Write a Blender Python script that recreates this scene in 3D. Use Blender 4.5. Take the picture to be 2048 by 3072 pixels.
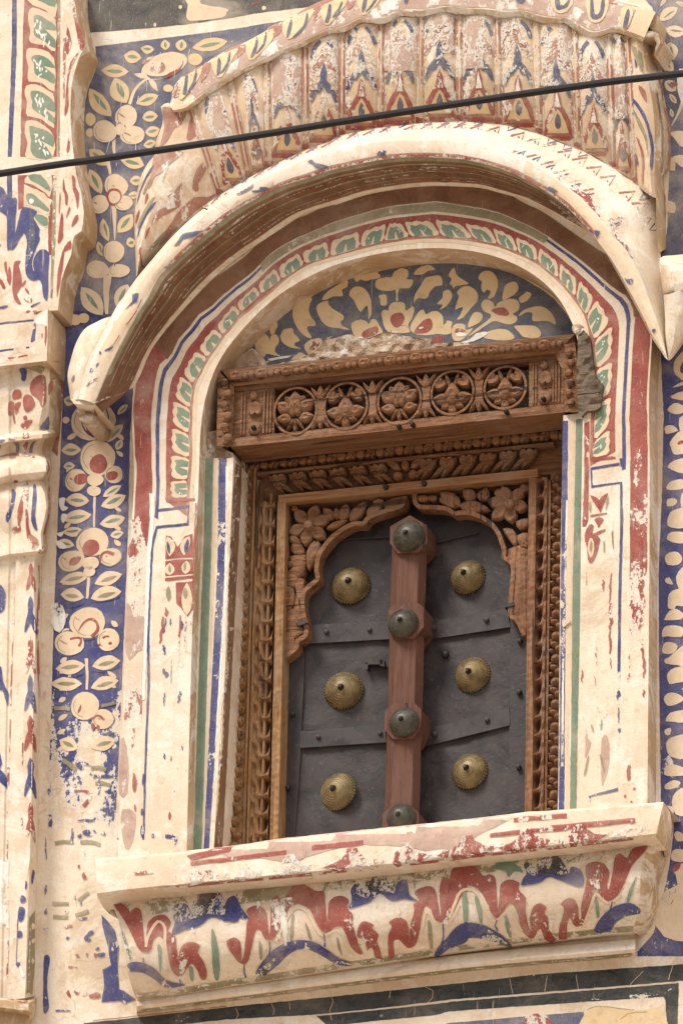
import bpy, bmesh, math, random
from math import sin, cos, pi, radians, sqrt, hypot, atan2
from mathutils import Vector, Matrix, noise
from mathutils.bvhtree import BVHTree
from mathutils.geometry import delaunay_2d_cdt

random.seed(7)
for o in list(bpy.data.objects):
    bpy.data.objects.remove(o)
scene = bpy.context.scene
COL = scene.collection

# ------------------------------------------------------------------ camera
IW, IH, FPX, DIST = 2048.0, 3072.0, 28000.0, 28.0
TH, PSI, RHO = radians(22.0), radians(18.0), radians(1.15)
FWD = Vector((-sin(PSI)*cos(TH), cos(PSI)*cos(TH), sin(TH)))
R0 = Vector((cos(PSI), sin(PSI), 0.0))
U0 = R0.cross(FWD)
RIGHT = R0*cos(RHO) + U0*sin(RHO)
UP = U0*cos(RHO) - R0*sin(RHO)
CAM = -FWD*DIST
cam_data = bpy.data.cameras.new('camera')
cam = bpy.data.objects.new('camera', cam_data)
COL.objects.link(cam)
M = Matrix((RIGHT, UP, -FWD)).transposed().to_4x4()
M.translation = CAM
cam.matrix_world = M
cam_data.sensor_fit = 'HORIZONTAL'
cam_data.sensor_width = 24.0
cam_data.lens = FPX*24.0/IW
cam_data.clip_end = 500.0
cam_data.clip_start = 0.5
scene.camera = cam

def P(px, py, y=0.0):
    """point of the place seen at photo pixel (px,py) that lies on the vertical plane y"""
    d = FWD + RIGHT*((px-IW/2)/FPX) - UP*((py-IH/2)/FPX)
    return CAM + d*((y-CAM.y)/d.y)

# ------------------------------------------------------------------ sky, sun, exposure
SUN_EL, SUN_AZ = radians(54.0), radians(-34.0)      # azimuth from the facade normal, towards the left
world = bpy.data.worlds.new('World')
scene.world = world
world.use_nodes = True
wn = world.node_tree
for n in list(wn.nodes):
    wn.nodes.remove(n)
sky = wn.nodes.new('ShaderNodeTexSky')
sky.sky_type = 'NISHITA'
sky.sun_disc = False
sky.sun_elevation = SUN_EL
sky.sun_rotation = radians(180.0) + SUN_AZ
sky.dust_density = 4.0
sky.air_density = 1.0
hsv = wn.nodes.new('ShaderNodeHueSaturation')
hsv.inputs['Saturation'].default_value = 0.25
bg = wn.nodes.new('ShaderNodeBackground')
bg.inputs['Strength'].default_value = 0.08
wo = wn.nodes.new('ShaderNodeOutputWorld')
wn.links.new(sky.outputs[0], hsv.inputs['Color'])
wn.links.new(hsv.outputs[0], bg.inputs['Color'])
wn.links.new(bg.outputs[0], wo.inputs['Surface'])
sun_data = bpy.data.lights.new('sun', 'SUN')
sun_data.energy = 2.7
sun_data.angle = radians(18.0)
sun_data.color = (1.0, 0.945, 0.86)
sun = bpy.data.objects.new('sun', sun_data)
COL.objects.link(sun)
sd = Vector((sin(SUN_AZ)*cos(SUN_EL), -cos(SUN_AZ)*cos(SUN_EL), sin(SUN_EL)))   # towards the sun
sun.rotation_euler = sd.to_track_quat('Z', 'Y').to_euler()
sun.location = sd*30
scene.view_settings.view_transform = 'Standard'
scene.view_settings.look = 'None'
scene.view_settings.exposure = 0.68
scene.view_settings.gamma = 1.0
scene.view_settings.use_curve_mapping = False
scene.cycles.max_bounces = 6
scene.cycles.diffuse_bounces = 4

# ------------------------------------------------------------------ materials
def new_mat(name):
    m = bpy.data.materials.new(name)
    m.use_nodes = True
    nt = m.node_tree
    for n in list(nt.nodes):
        nt.nodes.remove(n)
    out = nt.nodes.new('ShaderNodeOutputMaterial')
    b = nt.nodes.new('ShaderNodeBsdfPrincipled')
    nt.links.new(b.outputs[0], out.inputs[0])
    return m, nt, b

def N(nt, t, **kw):
    n = nt.nodes.new(t)
    for k, v in kw.items():
        setattr(n, k, v)
    return n

def val(nt, sock, v):
    if isinstance(v, bpy.types.NodeSocket):
        nt.links.new(v, sock)
    else:
        sock.default_value = v

def math_(nt, op, a, b=0.0, c=None, clamp=False):
    n = N(nt, 'ShaderNodeMath', operation=op)
    n.use_clamp = clamp
    val(nt, n.inputs[0], a)
    val(nt, n.inputs[1], b)
    if c is not None:
        val(nt, n.inputs[2], c)
    return n.outputs[0]

def mix(nt, f, a, b, mode='MIX'):
    n = N(nt, 'ShaderNodeMix', data_type='RGBA', blend_type=mode)
    val(nt, n.inputs[0], f)
    val(nt, n.inputs[6], (*a, 1) if isinstance(a, tuple) and len(a) == 3 else a)
    val(nt, n.inputs[7], (*b, 1) if isinstance(b, tuple) and len(b) == 3 else b)
    return n.outputs[2]

def pos(nt, sx=1, sy=1, sz=1):
    g = N(nt, 'ShaderNodeNewGeometry')
    if (sx, sy, sz) == (1, 1, 1):
        return g.outputs['Position']
    v = N(nt, 'ShaderNodeVectorMath', operation='MULTIPLY')
    nt.links.new(g.outputs['Position'], v.inputs[0])
    v.inputs[1].default_value = (sx, sy, sz)
    return v.outputs[0]

def noise_(nt, vec, scale, detail=4.0, rough=0.6, dist=0.0):
    n = N(nt, 'ShaderNodeTexNoise')
    nt.links.new(vec, n.inputs['Vector'])
    n.inputs['Scale'].default_value = scale
    n.inputs['Detail'].default_value = detail
    n.inputs['Roughness'].default_value = rough
    n.inputs['Distortion'].default_value = dist
    return n.outputs['Fac']

def sstep(nt, x, a, b, lo=0.0, hi=1.0):
    n = N(nt, 'ShaderNodeMapRange', interpolation_type='SMOOTHSTEP')
    val(nt, n.inputs['Value'], x)
    val(nt, n.inputs['From Min'], a)
    val(nt, n.inputs['From Max'], b)
    val(nt, n.inputs['To Min'], lo)
    val(nt, n.inputs['To Max'], hi)
    return n.outputs[0]

def bump(nt, h, strength, dist, bsdf):
    n = N(nt, 'ShaderNodeBump')
    n.inputs['Strength'].default_value = strength
    n.inputs['Distance'].default_value = dist
    val(nt, n.inputs['Height'], h)
    nt.links.new(n.outputs[0], bsdf.inputs['Normal'])

# one node group holds the lime plaster so that worn paint lets exactly this plaster show
def plaster_group():
    g = bpy.data.node_groups.new('lime_plaster', 'ShaderNodeTree')
    g.interface.new_socket('Base', in_out='INPUT', socket_type='NodeSocketColor')
    g.interface.new_socket('Color', in_out='OUTPUT', socket_type='NodeSocketColor')
    g.interface.new_socket('Height', in_out='OUTPUT', socket_type='NodeSocketFloat')
    gi = N(g, 'NodeGroupInput')
    go = N(g, 'NodeGroupOutput')
    p = pos(g)
    big = noise_(g, p, 3.2, 5, 0.6, 0.4)
    c = mix(g, sstep(g, big, 0.42, 0.64, 0, 0.7), gi.outputs[0], (0.64, 0.48, 0.35))
    mid = noise_(g, p, 11.0, 6, 0.68, 0.6)
    c = mix(g, sstep(g, mid, 0.50, 0.66, 0, 0.7), c, (0.70, 0.575, 0.43))
    c = mix(g, sstep(g, noise_(g, p, 6.5, 7, 0.74, 0.9), 0.50, 0.58, 0, 0.75), c, (0.79, 0.73, 0.64))
    c = mix(g, sstep(g, noise_(g, p, 2.4, 7, 0.74, 1.0), 0.53, 0.62, 0, 0.6), c, (0.50, 0.355, 0.235))
    c = mix(g, sstep(g, noise_(g, p, 24.0, 6, 0.74, 0.6), 0.56, 0.66, 0, 0.6), c, (0.56, 0.405, 0.29))
    c = mix(g, sstep(g, noise_(g, pos(g, 1, 1, 0.3), 17.0, 7, 0.75, 0.5), 0.60, 0.66, 0, 0.55), c, (0.80, 0.75, 0.67))
    st = noise_(g, pos(g, 1, 1, 0.12), 42.0, 4, 0.6)
    c = mix(g, sstep(g, st, 0.52, 0.75, 0, 0.28), c, (0.50, 0.36, 0.23))
    fine = noise_(g, p, 120.0, 4, 0.7)
    c = mix(g, sstep(g, fine, 0.30, 0.72, 0.22, 0.0), c, (0.45, 0.33, 0.22))
    # hair cracks
    vo = N(g, 'ShaderNodeTexVoronoi', feature='DISTANCE_TO_EDGE')
    wv = N(g, 'ShaderNodeVectorMath', operation='ADD')
    nn = N(g, 'ShaderNodeTexNoise')
    nn.inputs['Scale'].default_value = 7.0
    nn.inputs['Detail'].default_value = 4.0
    g.links.new(p, nn.inputs['Vector'])
    sc = N(g, 'ShaderNodeVectorMath', operation='SCALE')
    g.links.new(nn.outputs['Color'], sc.inputs[0])
    sc.inputs['Scale'].default_value = 0.16
    g.links.new(p, wv.inputs[0])
    g.links.new(sc.outputs[0], wv.inputs[1])
    g.links.new(wv.outputs[0], vo.inputs['Vector'])
    vo.inputs['Scale'].default_value = 5.0
    crack = sstep(g, vo.outputs['Distance'], 0.0, 0.010, 1.0, 0.0)
    crack = math_(g, 'MULTIPLY', crack, sstep(g, noise_(g, p, 2.1, 2), 0.50, 0.62))
    c = mix(g, math_(g, 'MULTIPLY', crack, 0.35), c, (0.25, 0.17, 0.11))
    # small dark pits
    pits = sstep(g, noise_(g, p, 60.0, 2, 0.5), 0.735, 0.77)
    c = mix(g, math_(g, 'MULTIPLY', pits, 0.55), c, (0.20, 0.13, 0.09))
    h = math_(g, 'ADD', math_(g, 'MULTIPLY', mid, 1.0), math_(g, 'MULTIPLY', fine, 0.30))
    h = math_(g, 'ADD', h, math_(g, 'MULTIPLY', noise_(g, p, 30.0, 4, 0.6), 0.6))
    h = math_(g, 'SUBTRACT', h, math_(g, 'MULTIPLY', crack, 0.25))
    g.links.new(c, go.inputs[0])
    g.links.new(h, go.inputs[1])
    return g
PG = plaster_group()

def plaster_mat(name, base, rough=0.85, b=0.35, bd=0.006):
    m, nt, bs = new_mat(name)
    g = N(nt, 'ShaderNodeGroup')
    g.node_tree = PG
    g.inputs[0].default_value = (*base, 1)
    nt.links.new(g.outputs[0], bs.inputs['Base Color'])
    bs.inputs['Roughness'].default_value = rough
    bs.inputs['Specular IOR Level'].default_value = 0.25
    bump(nt, g.outputs[1], b, bd, bs)
    return m

CREAM = (0.75, 0.65, 0.515)
def paint_mat(name, col, col2, var=0.7, dust=0.12, under=CREAM, rough=0.7, aniso=(1, 1, 0.35), flake=0.8, basewear=0.10, thinnest=0.70):
    """thin lime paint: brushy tone, dust, and wear that bares the plaster (attribute 'wear')"""
    m, nt, bs = new_mat(name)
    g = N(nt, 'ShaderNodeGroup')
    g.node_tree = PG
    g.inputs[0].default_value = (*under, 1)
    p = pos(nt)
    ps = pos(nt, *aniso)
    n1 = noise_(nt, ps, 40.0, 7, 0.75, 0.4)
    n2 = noise_(nt, p, 9.0, 6, 0.65, 0.6)
    n3 = noise_(nt, p, 190.0, 3, 0.7)
    n4 = noise_(nt, p, 30.0, 5, 0.7, 0.3)
    c = mix(nt, sstep(nt, n2, 0.34, 0.66, 0, var), col, col2)
    c = mix(nt, sstep(nt, n1, 0.44, 0.72, 0, var*0.8), c, col2)
    c = mix(nt, sstep(nt, n4, 0.50, 0.74, 0, 0.55), c, tuple(x*0.62 for x in col))
    du = tuple(0.55*a_+0.45*b_ for a_, b_ in zip(under, (0.42, 0.33, 0.26)))
    c = mix(nt, sstep(nt, noise_(nt, p, 5.5, 5, 0.7, 0.5), 0.46, 0.70, 0, min(0.8, dust*3.2)), c, du)
    c = mix(nt, sstep(nt, n3, 0.54, 0.78, 0, min(0.9, dust*3.0+0.15)), c, du)
    scr = sstep(nt, noise_(nt, pos(nt, 1.0, 1.0, 0.06), 120.0, 3, 0.6, 0.25), 0.655, 0.70, 0, 0.5)
    c = mix(nt, scr, c, du)
    at = N(nt, 'ShaderNodeAttribute', attribute_name='wear')
    w = math_(nt, 'ADD', at.outputs['Fac'], basewear)
    a1 = noise_(nt, ps, 15.0, 8, 0.66, 0.35)
    a2 = noise_(nt, p, 75.0, 5, 0.7)
    a = math_(nt, 'ADD', math_(nt, 'MULTIPLY', a1, 0.72), math_(nt, 'MULTIPLY', a2, 0.28))
    a = math_(nt, 'ADD', math_(nt, 'MULTIPLY', math_(nt, 'SUBTRACT', a, 0.5), 2.6), 0.5)
    keep = sstep(nt, a, math_(nt, 'SUBTRACT', w, 0.025), math_(nt, 'ADD', w, 0.025))
    lim = sstep(nt, a, math_(nt, 'SUBTRACT', w, 0.13), math_(nt, 'SUBTRACT', w, 0.08))
    edge = math_(nt, 'MULTIPLY', lim, flake)
    c = mix(nt, keep, (0.76, 0.70, 0.61), c)
    # brushed on unevenly: the coat is thin in places
    thin = sstep(nt, math_(nt, 'ADD', math_(nt, 'MULTIPLY', n1, 0.6), math_(nt, 'MULTIPLY', n4, 0.4)), 0.36, 0.56, 1.0, thinnest)
    alpha = math_(nt, 'MAXIMUM', math_(nt, 'MULTIPLY', keep, thin), edge)
    nt.links.new(c, bs.inputs['Base Color'])
    nt.links.new(alpha, bs.inputs['Alpha'])      # where the coat has gone, whatever lies beneath it shows
    bs.inputs['Roughness'].default_value = rough
    bs.inputs['Specular IOR Level'].default_value = 0.25
    h = math_(nt, 'ADD', g.outputs[1], math_(nt, 'MULTIPLY', keep, 0.12))
    bump(nt, h, 0.3, 0.006, bs)
    return m

def wood_mat(name, c1, c2, c3, axis='Z', rough=0.75, b=0.5, chisel=0.9):
    m, nt, bs = new_mat(name)
    s = {'Z': (1, 1, 0.05), 'X': (0.05, 1, 1)}[axis]
    ps = pos(nt, *s)
    p = pos(nt)
    g1 = noise_(nt, ps, 95.0, 6, 0.68, 0.8)
    g2 = noise_(nt, ps, 260.0, 4, 0.7, 0.3)
    n = noise_(nt, p, 7.0, 5, 0.6, 0.4)
    c = mix(nt, sstep(nt, g1, 0.34, 0.66), c1, c2)
    c = mix(nt, sstep(nt, n, 0.46, 0.68, 0, 0.75), c, c3)
    c = mix(nt, sstep(nt, g2, 0.56, 0.72, 0, 0.5), c, tuple(x*0.3 for x in c1))
    c = mix(nt, sstep(nt, noise_(nt, p, 38.0, 5, 0.7), 0.58, 0.74, 0, 0.4), c, tuple(min(1, x*1.25+0.05) for x in c2))
    crk = sstep(nt, noise_(nt, pos(nt, *[q*0.6 for q in s]), 60.0, 3, 0.5, 0.4), 0.64, 0.675)
    c = mix(nt, math_(nt, 'MULTIPLY', crk, 0.75), c, (0.02, 0.012, 0.007))
    nt.links.new(c, bs.inputs['Base Color'])
    bs.inputs['Roughness'].default_value = rough
    bs.inputs['Specular IOR Level'].default_value = 0.3
    h = math_(nt, 'ADD', g1, math_(nt, 'MULTIPLY', g2, 0.5))
    h = math_(nt, 'SUBTRACT', h, math_(nt, 'MULTIPLY', crk, 0.9))
    if chisel:
        vo = N(nt, 'ShaderNodeTexVoronoi', feature='SMOOTH_F1')
        nt.links.new(p, vo.inputs['Vector'])
        vo.inputs['Scale'].default_value = 62.0
        h = math_(nt, 'SUBTRACT', h, math_(nt, 'MULTIPLY', vo.outputs['Distance'], chisel))
    bump(nt, h, b, 0.006, bs)
    return m

def metal_mat(name, c1, c2, c3, metallic, rough, scale=14.0, b=0.25):
    m, nt, bs = new_mat(name)
    p = pos(nt)
    n1 = noise_(nt, p, scale, 6, 0.68, 0.5)
    n2 = noise_(nt, p, scale*7, 4, 0.7)
    c = mix(nt, sstep(nt, n1, 0.38, 0.64), c1, c2)
    c = mix(nt, sstep(nt, n2, 0.55, 0.75, 0, 0.7), c, c3)
    nt.links.new(c, bs.inputs['Base Color'])
    bs.inputs['Metallic'].default_value = metallic
    nt.links.new(sstep(nt, n1, 0.3, 0.7, rough-0.1, rough+0.15), bs.inputs['Roughness'])
    bump(nt, math_(nt, 'ADD', n1, math_(nt, 'MULTIPLY', n2, 0.3)), b, 0.004, bs)
    return m

MT = {}
MT['plaster'] = plaster_mat('lime_plaster', CREAM)
MT['warm'] = plaster_mat('warm_plaster', (0.62, 0.46, 0.30))
MT['ochre_shade'] = plaster_mat('ochre_shade_plaster', (0.43, 0.285, 0.15))  # ochre plaster, darkened to put the shade of side returns into the colour
MT['lime'] = plaster_mat('white_limewash', (0.76, 0.71, 0.63), b=0.2)
MT['rubble'] = plaster_mat('broken_plaster', (0.40, 0.28, 0.19), b=1.0, bd=0.02)
MT['hole'] = plaster_mat('dark_hole_plaster', (0.12, 0.085, 0.06), b=1.0, bd=0.02)  # plaster coloured near black so the hole reads as deep shade
MT['rib'] = plaster_mat('dusty_upper_plaster', (0.62, 0.47, 0.31))
MT['pink'] = paint_mat('bare_pink_coat', (0.47, 0.30, 0.24), (0.56, 0.40, 0.32), dust=0.16, basewear=0.0)
MT['red'] = paint_mat('red_paint', (0.295, 0.050, 0.040), (0.39, 0.120, 0.095), dust=0.12, basewear=0.13)
MT['rust'] = paint_mat('faded_red_paint', (0.34, 0.125, 0.090), (0.45, 0.24, 0.175), dust=0.20, basewear=0.10)
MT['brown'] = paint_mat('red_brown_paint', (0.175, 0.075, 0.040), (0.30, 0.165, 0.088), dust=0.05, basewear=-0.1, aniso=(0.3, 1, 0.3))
MT['blue'] = paint_mat('blue_paint', (0.034, 0.042, 0.180), (0.085, 0.098, 0.235), dust=0.10, basewear=0.11)
MT['fblue'] = paint_mat('faded_blue_paint', (0.070, 0.082, 0.165), (0.175, 0.178, 0.215), dust=0.16, basewear=0.05)
MT['tblue'] = paint_mat('grey_blue_paint', (0.062, 0.080, 0.135), (0.185, 0.20, 0.222), dust=0.08, basewear=0.0, aniso=(0.25, 1, 1))
MT['green'] = paint_mat('green_paint', (0.150, 0.240, 0.168), (0.245, 0.315, 0.230), dust=0.10, basewear=0.02)
MT['olive'] = paint_mat('olive_paint', (0.25, 0.225, 0.125), (0.36, 0.31, 0.19), dust=0.20, basewear=0.05)
MT['cream'] = paint_mat('cream_paint', (0.72, 0.575, 0.40), (0.64, 0.48, 0.33), dust=0.10, basewear=0.0, thinnest=0.95)
MT['yellow'] = paint_mat('ochre_cream_paint', (0.64, 0.46, 0.245), (0.68, 0.53, 0.34), dust=0.05, basewear=0.0, aniso=(0.2, 1, 1), thinnest=0.95)
MT['white'] = paint_mat('white_fleck', (0.80, 0.77, 0.71), (0.76, 0.70, 0.62), dust=0.0, thinnest=0.95)
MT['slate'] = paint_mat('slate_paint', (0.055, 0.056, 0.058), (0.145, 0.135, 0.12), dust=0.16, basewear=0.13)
MT['black'] = paint_mat('black_band_paint', (0.016, 0.024, 0.028), (0.045, 0.056, 0.062), dust=0.05, basewear=0.12, aniso=(0.3, 1, 1))
MT['wood'] = wood_mat('carved_wood', (0.130, 0.055, 0.024), (0.285, 0.138, 0.062), (0.25, 0.148, 0.088), 'X', b=1.0)
MT['woodv'] = wood_mat('carved_wood_upright', (0.145, 0.065, 0.031), (0.295, 0.145, 0.071), (0.265, 0.155, 0.10), 'Z', b=1.0)
MT['tan'] = wood_mat('weathered_tan_wood', (0.190, 0.094, 0.038), (0.41, 0.225, 0.098), (0.35, 0.215, 0.125), 'Z', b=1.0)
MT['tanx'] = wood_mat('weathered_tan_wood_level', (0.175, 0.078, 0.032), (0.345, 0.17, 0.072), (0.28, 0.165, 0.092), 'X', b=0.6, chisel=0.0)
MT['post'] = wood_mat('reddish_post_wood', (0.088, 0.036, 0.022), (0.145, 0.066, 0.043), (0.135, 0.070, 0.052), 'Z', b=0.5, chisel=0.0)
MT['greyw'] = wood_mat('grey_weathered_wood', (0.11, 0.078, 0.052), (0.20, 0.145, 0.10), (0.055, 0.04, 0.03), 'X', b=0.9)
MT['iron'] = metal_mat('sheet_iron', (0.022, 0.0175, 0.018), (0.046, 0.035, 0.034), (0.105, 0.074, 0.063), 0.15, 0.55, 11.0, 0.6)
MT['strap'] = metal_mat('strap_iron', (0.025, 0.021, 0.022), (0.046, 0.037, 0.037), (0.095, 0.072, 0.065), 0.15, 0.5)
MT['brass'] = metal_mat('aged_brass', (0.125, 0.088, 0.036), (0.22, 0.155, 0.068), (0.055, 0.042, 0.024), 0.35, 0.5, 26, 0.5)
MT['bronze'] = metal_mat('green_bronze', (0.055, 0.052, 0.040), (0.098, 0.092, 0.070), (0.17, 0.135, 0.07), 0.3, 0.5, 26, 0.5)
MT['nail'] = metal_mat('dark_iron', (0.03, 0.028, 0.026), (0.06, 0.05, 0.045), (0.09, 0.06, 0.045), 0.6, 0.5)
MT['cable'] = metal_mat('black_rubber', (0.012, 0.012, 0.014), (0.02, 0.02, 0.022), (0.03, 0.03, 0.032), 0.0, 0.5, 30, 0.1)
MT['cable'].node_tree.nodes['Principled BSDF'].inputs['Specular IOR Level'].default_value = 0.25
MT['ground'] = plaster_mat('sandy_street', (0.21, 0.16, 0.115))

# ------------------------------------------------------------------ 2-D shapes in photo pixels
def Q(x0, y0, s):
    return lambda pts: [(x0+a/s, y0+b/s) for a, b in pts]

def sm(pts, n=4, closed=True):
    out = []
    L = len(pts)
    rng = range(L) if closed else range(L-1)
    for i in rng:
        if closed:
            p0, p1, p2, p3 = pts[i-1], pts[i], pts[(i+1) % L], pts[(i+2) % L]
        else:
            p0, p1, p2, p3 = pts[max(i-1, 0)], pts[i], pts[i+1], pts[min(i+2, L-1)]
        for k in range(n):
            t = k/n
            t2, t3 = t*t, t*t*t
            out.append(tuple(0.5*(2*p1[j]+(p2[j]-p0[j])*t+(2*p0[j]-5*p1[j]+4*p2[j]-p3[j])*t2+(3*p1[j]-p0[j]-3*p2[j]+p3[j])*t3) for j in range(len(p1))))
    if not closed:
        out.append(tuple(pts[-1]))
    return out

def E(cx, cy, rx, ry, ang=0, n=18, wob=0.04):
    a = radians(ang)
    ph = random.random()*6
    o = []
    for i in range(n):
        t = 2*pi*i/n
        k = 1+wob*sin(2*t+ph)+wob*0.6*sin(3*t+ph*2)
        x, y = rx*cos(t)*k, ry*sin(t)*k
        o.append((cx+x*cos(a)-y*sin(a), cy+x*sin(a)+y*cos(a)))
    return o

def leaf(x0, y0, x1, y1, w, bulge=0.45, curve=0.0, n=8):
    """leaf from base to tip; w is the full width"""
    dx, dy = x1-x0, y1-y0
    L = hypot(dx, dy) or 1
    ux, uy = dx/L, dy/L
    nx, ny = -uy, ux
    a, b = [], []
    for i in range(n+1):
        t = i/n
        f = sin(pi*t**(math.log(0.5)/math.log(bulge)))**0.8 if 0 < t < 1 else 0
        c = curve*L*4*t*(1-t)
        px, py = x0+dx*t+nx*c, y0+dy*t+ny*c
        a.append((px+nx*w/2*f, py+ny*w/2*f))
        if 0 < i < n:
            b.append((px-nx*w/2*f, py-ny*w/2*f))
    return a+b[::-1]

def line(pts, w0, w1=None, mid=None, smooth=3):
    if w1 is None:
        w1 = w0
    if smooth and len(pts) > 2:
        pts = sm(pts, smooth, False)
    L = [0]
    for i in range(1, len(pts)):
        L.append(L[-1]+hypot(pts[i][0]-pts[i-1][0], pts[i][1]-pts[i-1][1]))
    T = L[-1] or 1
    a, b = [], []
    for i, (x, y) in enumerate(pts):
        i0, i1 = max(i-1, 0), min(i+1, len(pts)-1)
        dx, dy = pts[i1][0]-pts[i0][0], pts[i1][1]-pts[i0][1]
        d = hypot(dx, dy) or 1
        t = L[i]/T
        w = w0+(w1-w0)*t if mid is None else (w0+(mid-w0)*2*t if t < 0.5 else mid+(w1-mid)*(2*t-1))
        a.append((x-dy/d*w/2, y+dx/d*w/2))
        b.append((x+dy/d*w/2, y-dx/d*w/2))
    return a+b[::-1]

def resample(pts, n):
    L = [0]
    for i in range(1, len(pts)):
        L.append(L[-1]+sqrt(sum((pts[i][j]-pts[i-1][j])**2 for j in range(2))))
    out = []
    k = 0
    for i in range(n):
        d = L[-1]*i/(n-1)
        while k < len(L)-2 and L[k+1] < d:
            k += 1
        t = (d-L[k])/((L[k+1]-L[k]) or 1)
        out.append(tuple(pts[k][j]+(pts[k+1][j]-pts[k][j])*t for j in range(len(pts[0]))))
    return out

def inside(x, y, poly):
    c = False
    j = len(poly)-1
    for i in range(len(poly)):
        xi, yi = poly[i]
        xj, yj = poly[j]
        if (yi > y) != (yj > y) and x < (xj-xi)*(y-yi)/(yj-yi)+xi:
            c = not c
        j = i
    return c

def densify(poly, step):
    o = []
    for i in range(len(poly)):
        a, b = poly[i], poly[(i+1) % len(poly)]
        k = max(1, int(hypot(b[0]-a[0], b[1]-a[1])/step))
        for q in range(k):
            o.append((a[0]+(b[0]-a[0])*q/k, a[1]+(b[1]-a[1])*q/k))
    return o

def wobble(poly, amp=1.5):
    # hand-drawn edges
    o = []
    for x, y in densify(poly, 13):
        v = Vector((x*0.07, y*0.07, 0.3))
        o.append((x+amp*noise.noise(v), y+amp*noise.noise(v+Vector((31, 17, 5)))))
    return o

def fill(poly, step=None):
    if step:
        poly = densify(poly, step)
    v = [Vector(p) for p in poly]
    n = len(v)
    if step:
        xs = [p[0] for p in poly]
        ys = [p[1] for p in poly]
        y = min(ys)+step*0.5
        r = 0
        while y < max(ys):
            x = min(xs)+step*(0.5 if r % 2 else 0.25)
            while x < max(xs):
                if inside(x, y, poly):
                    v.append(Vector((x, y)))
                x += step
            y += step*0.87
            r += 1
    res = delaunay_2d_cdt(v, [], [list(range(n))], 1, 1e-4)
    return [tuple(q) for q in res[0]], [tuple(f) for f in res[2]]

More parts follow.
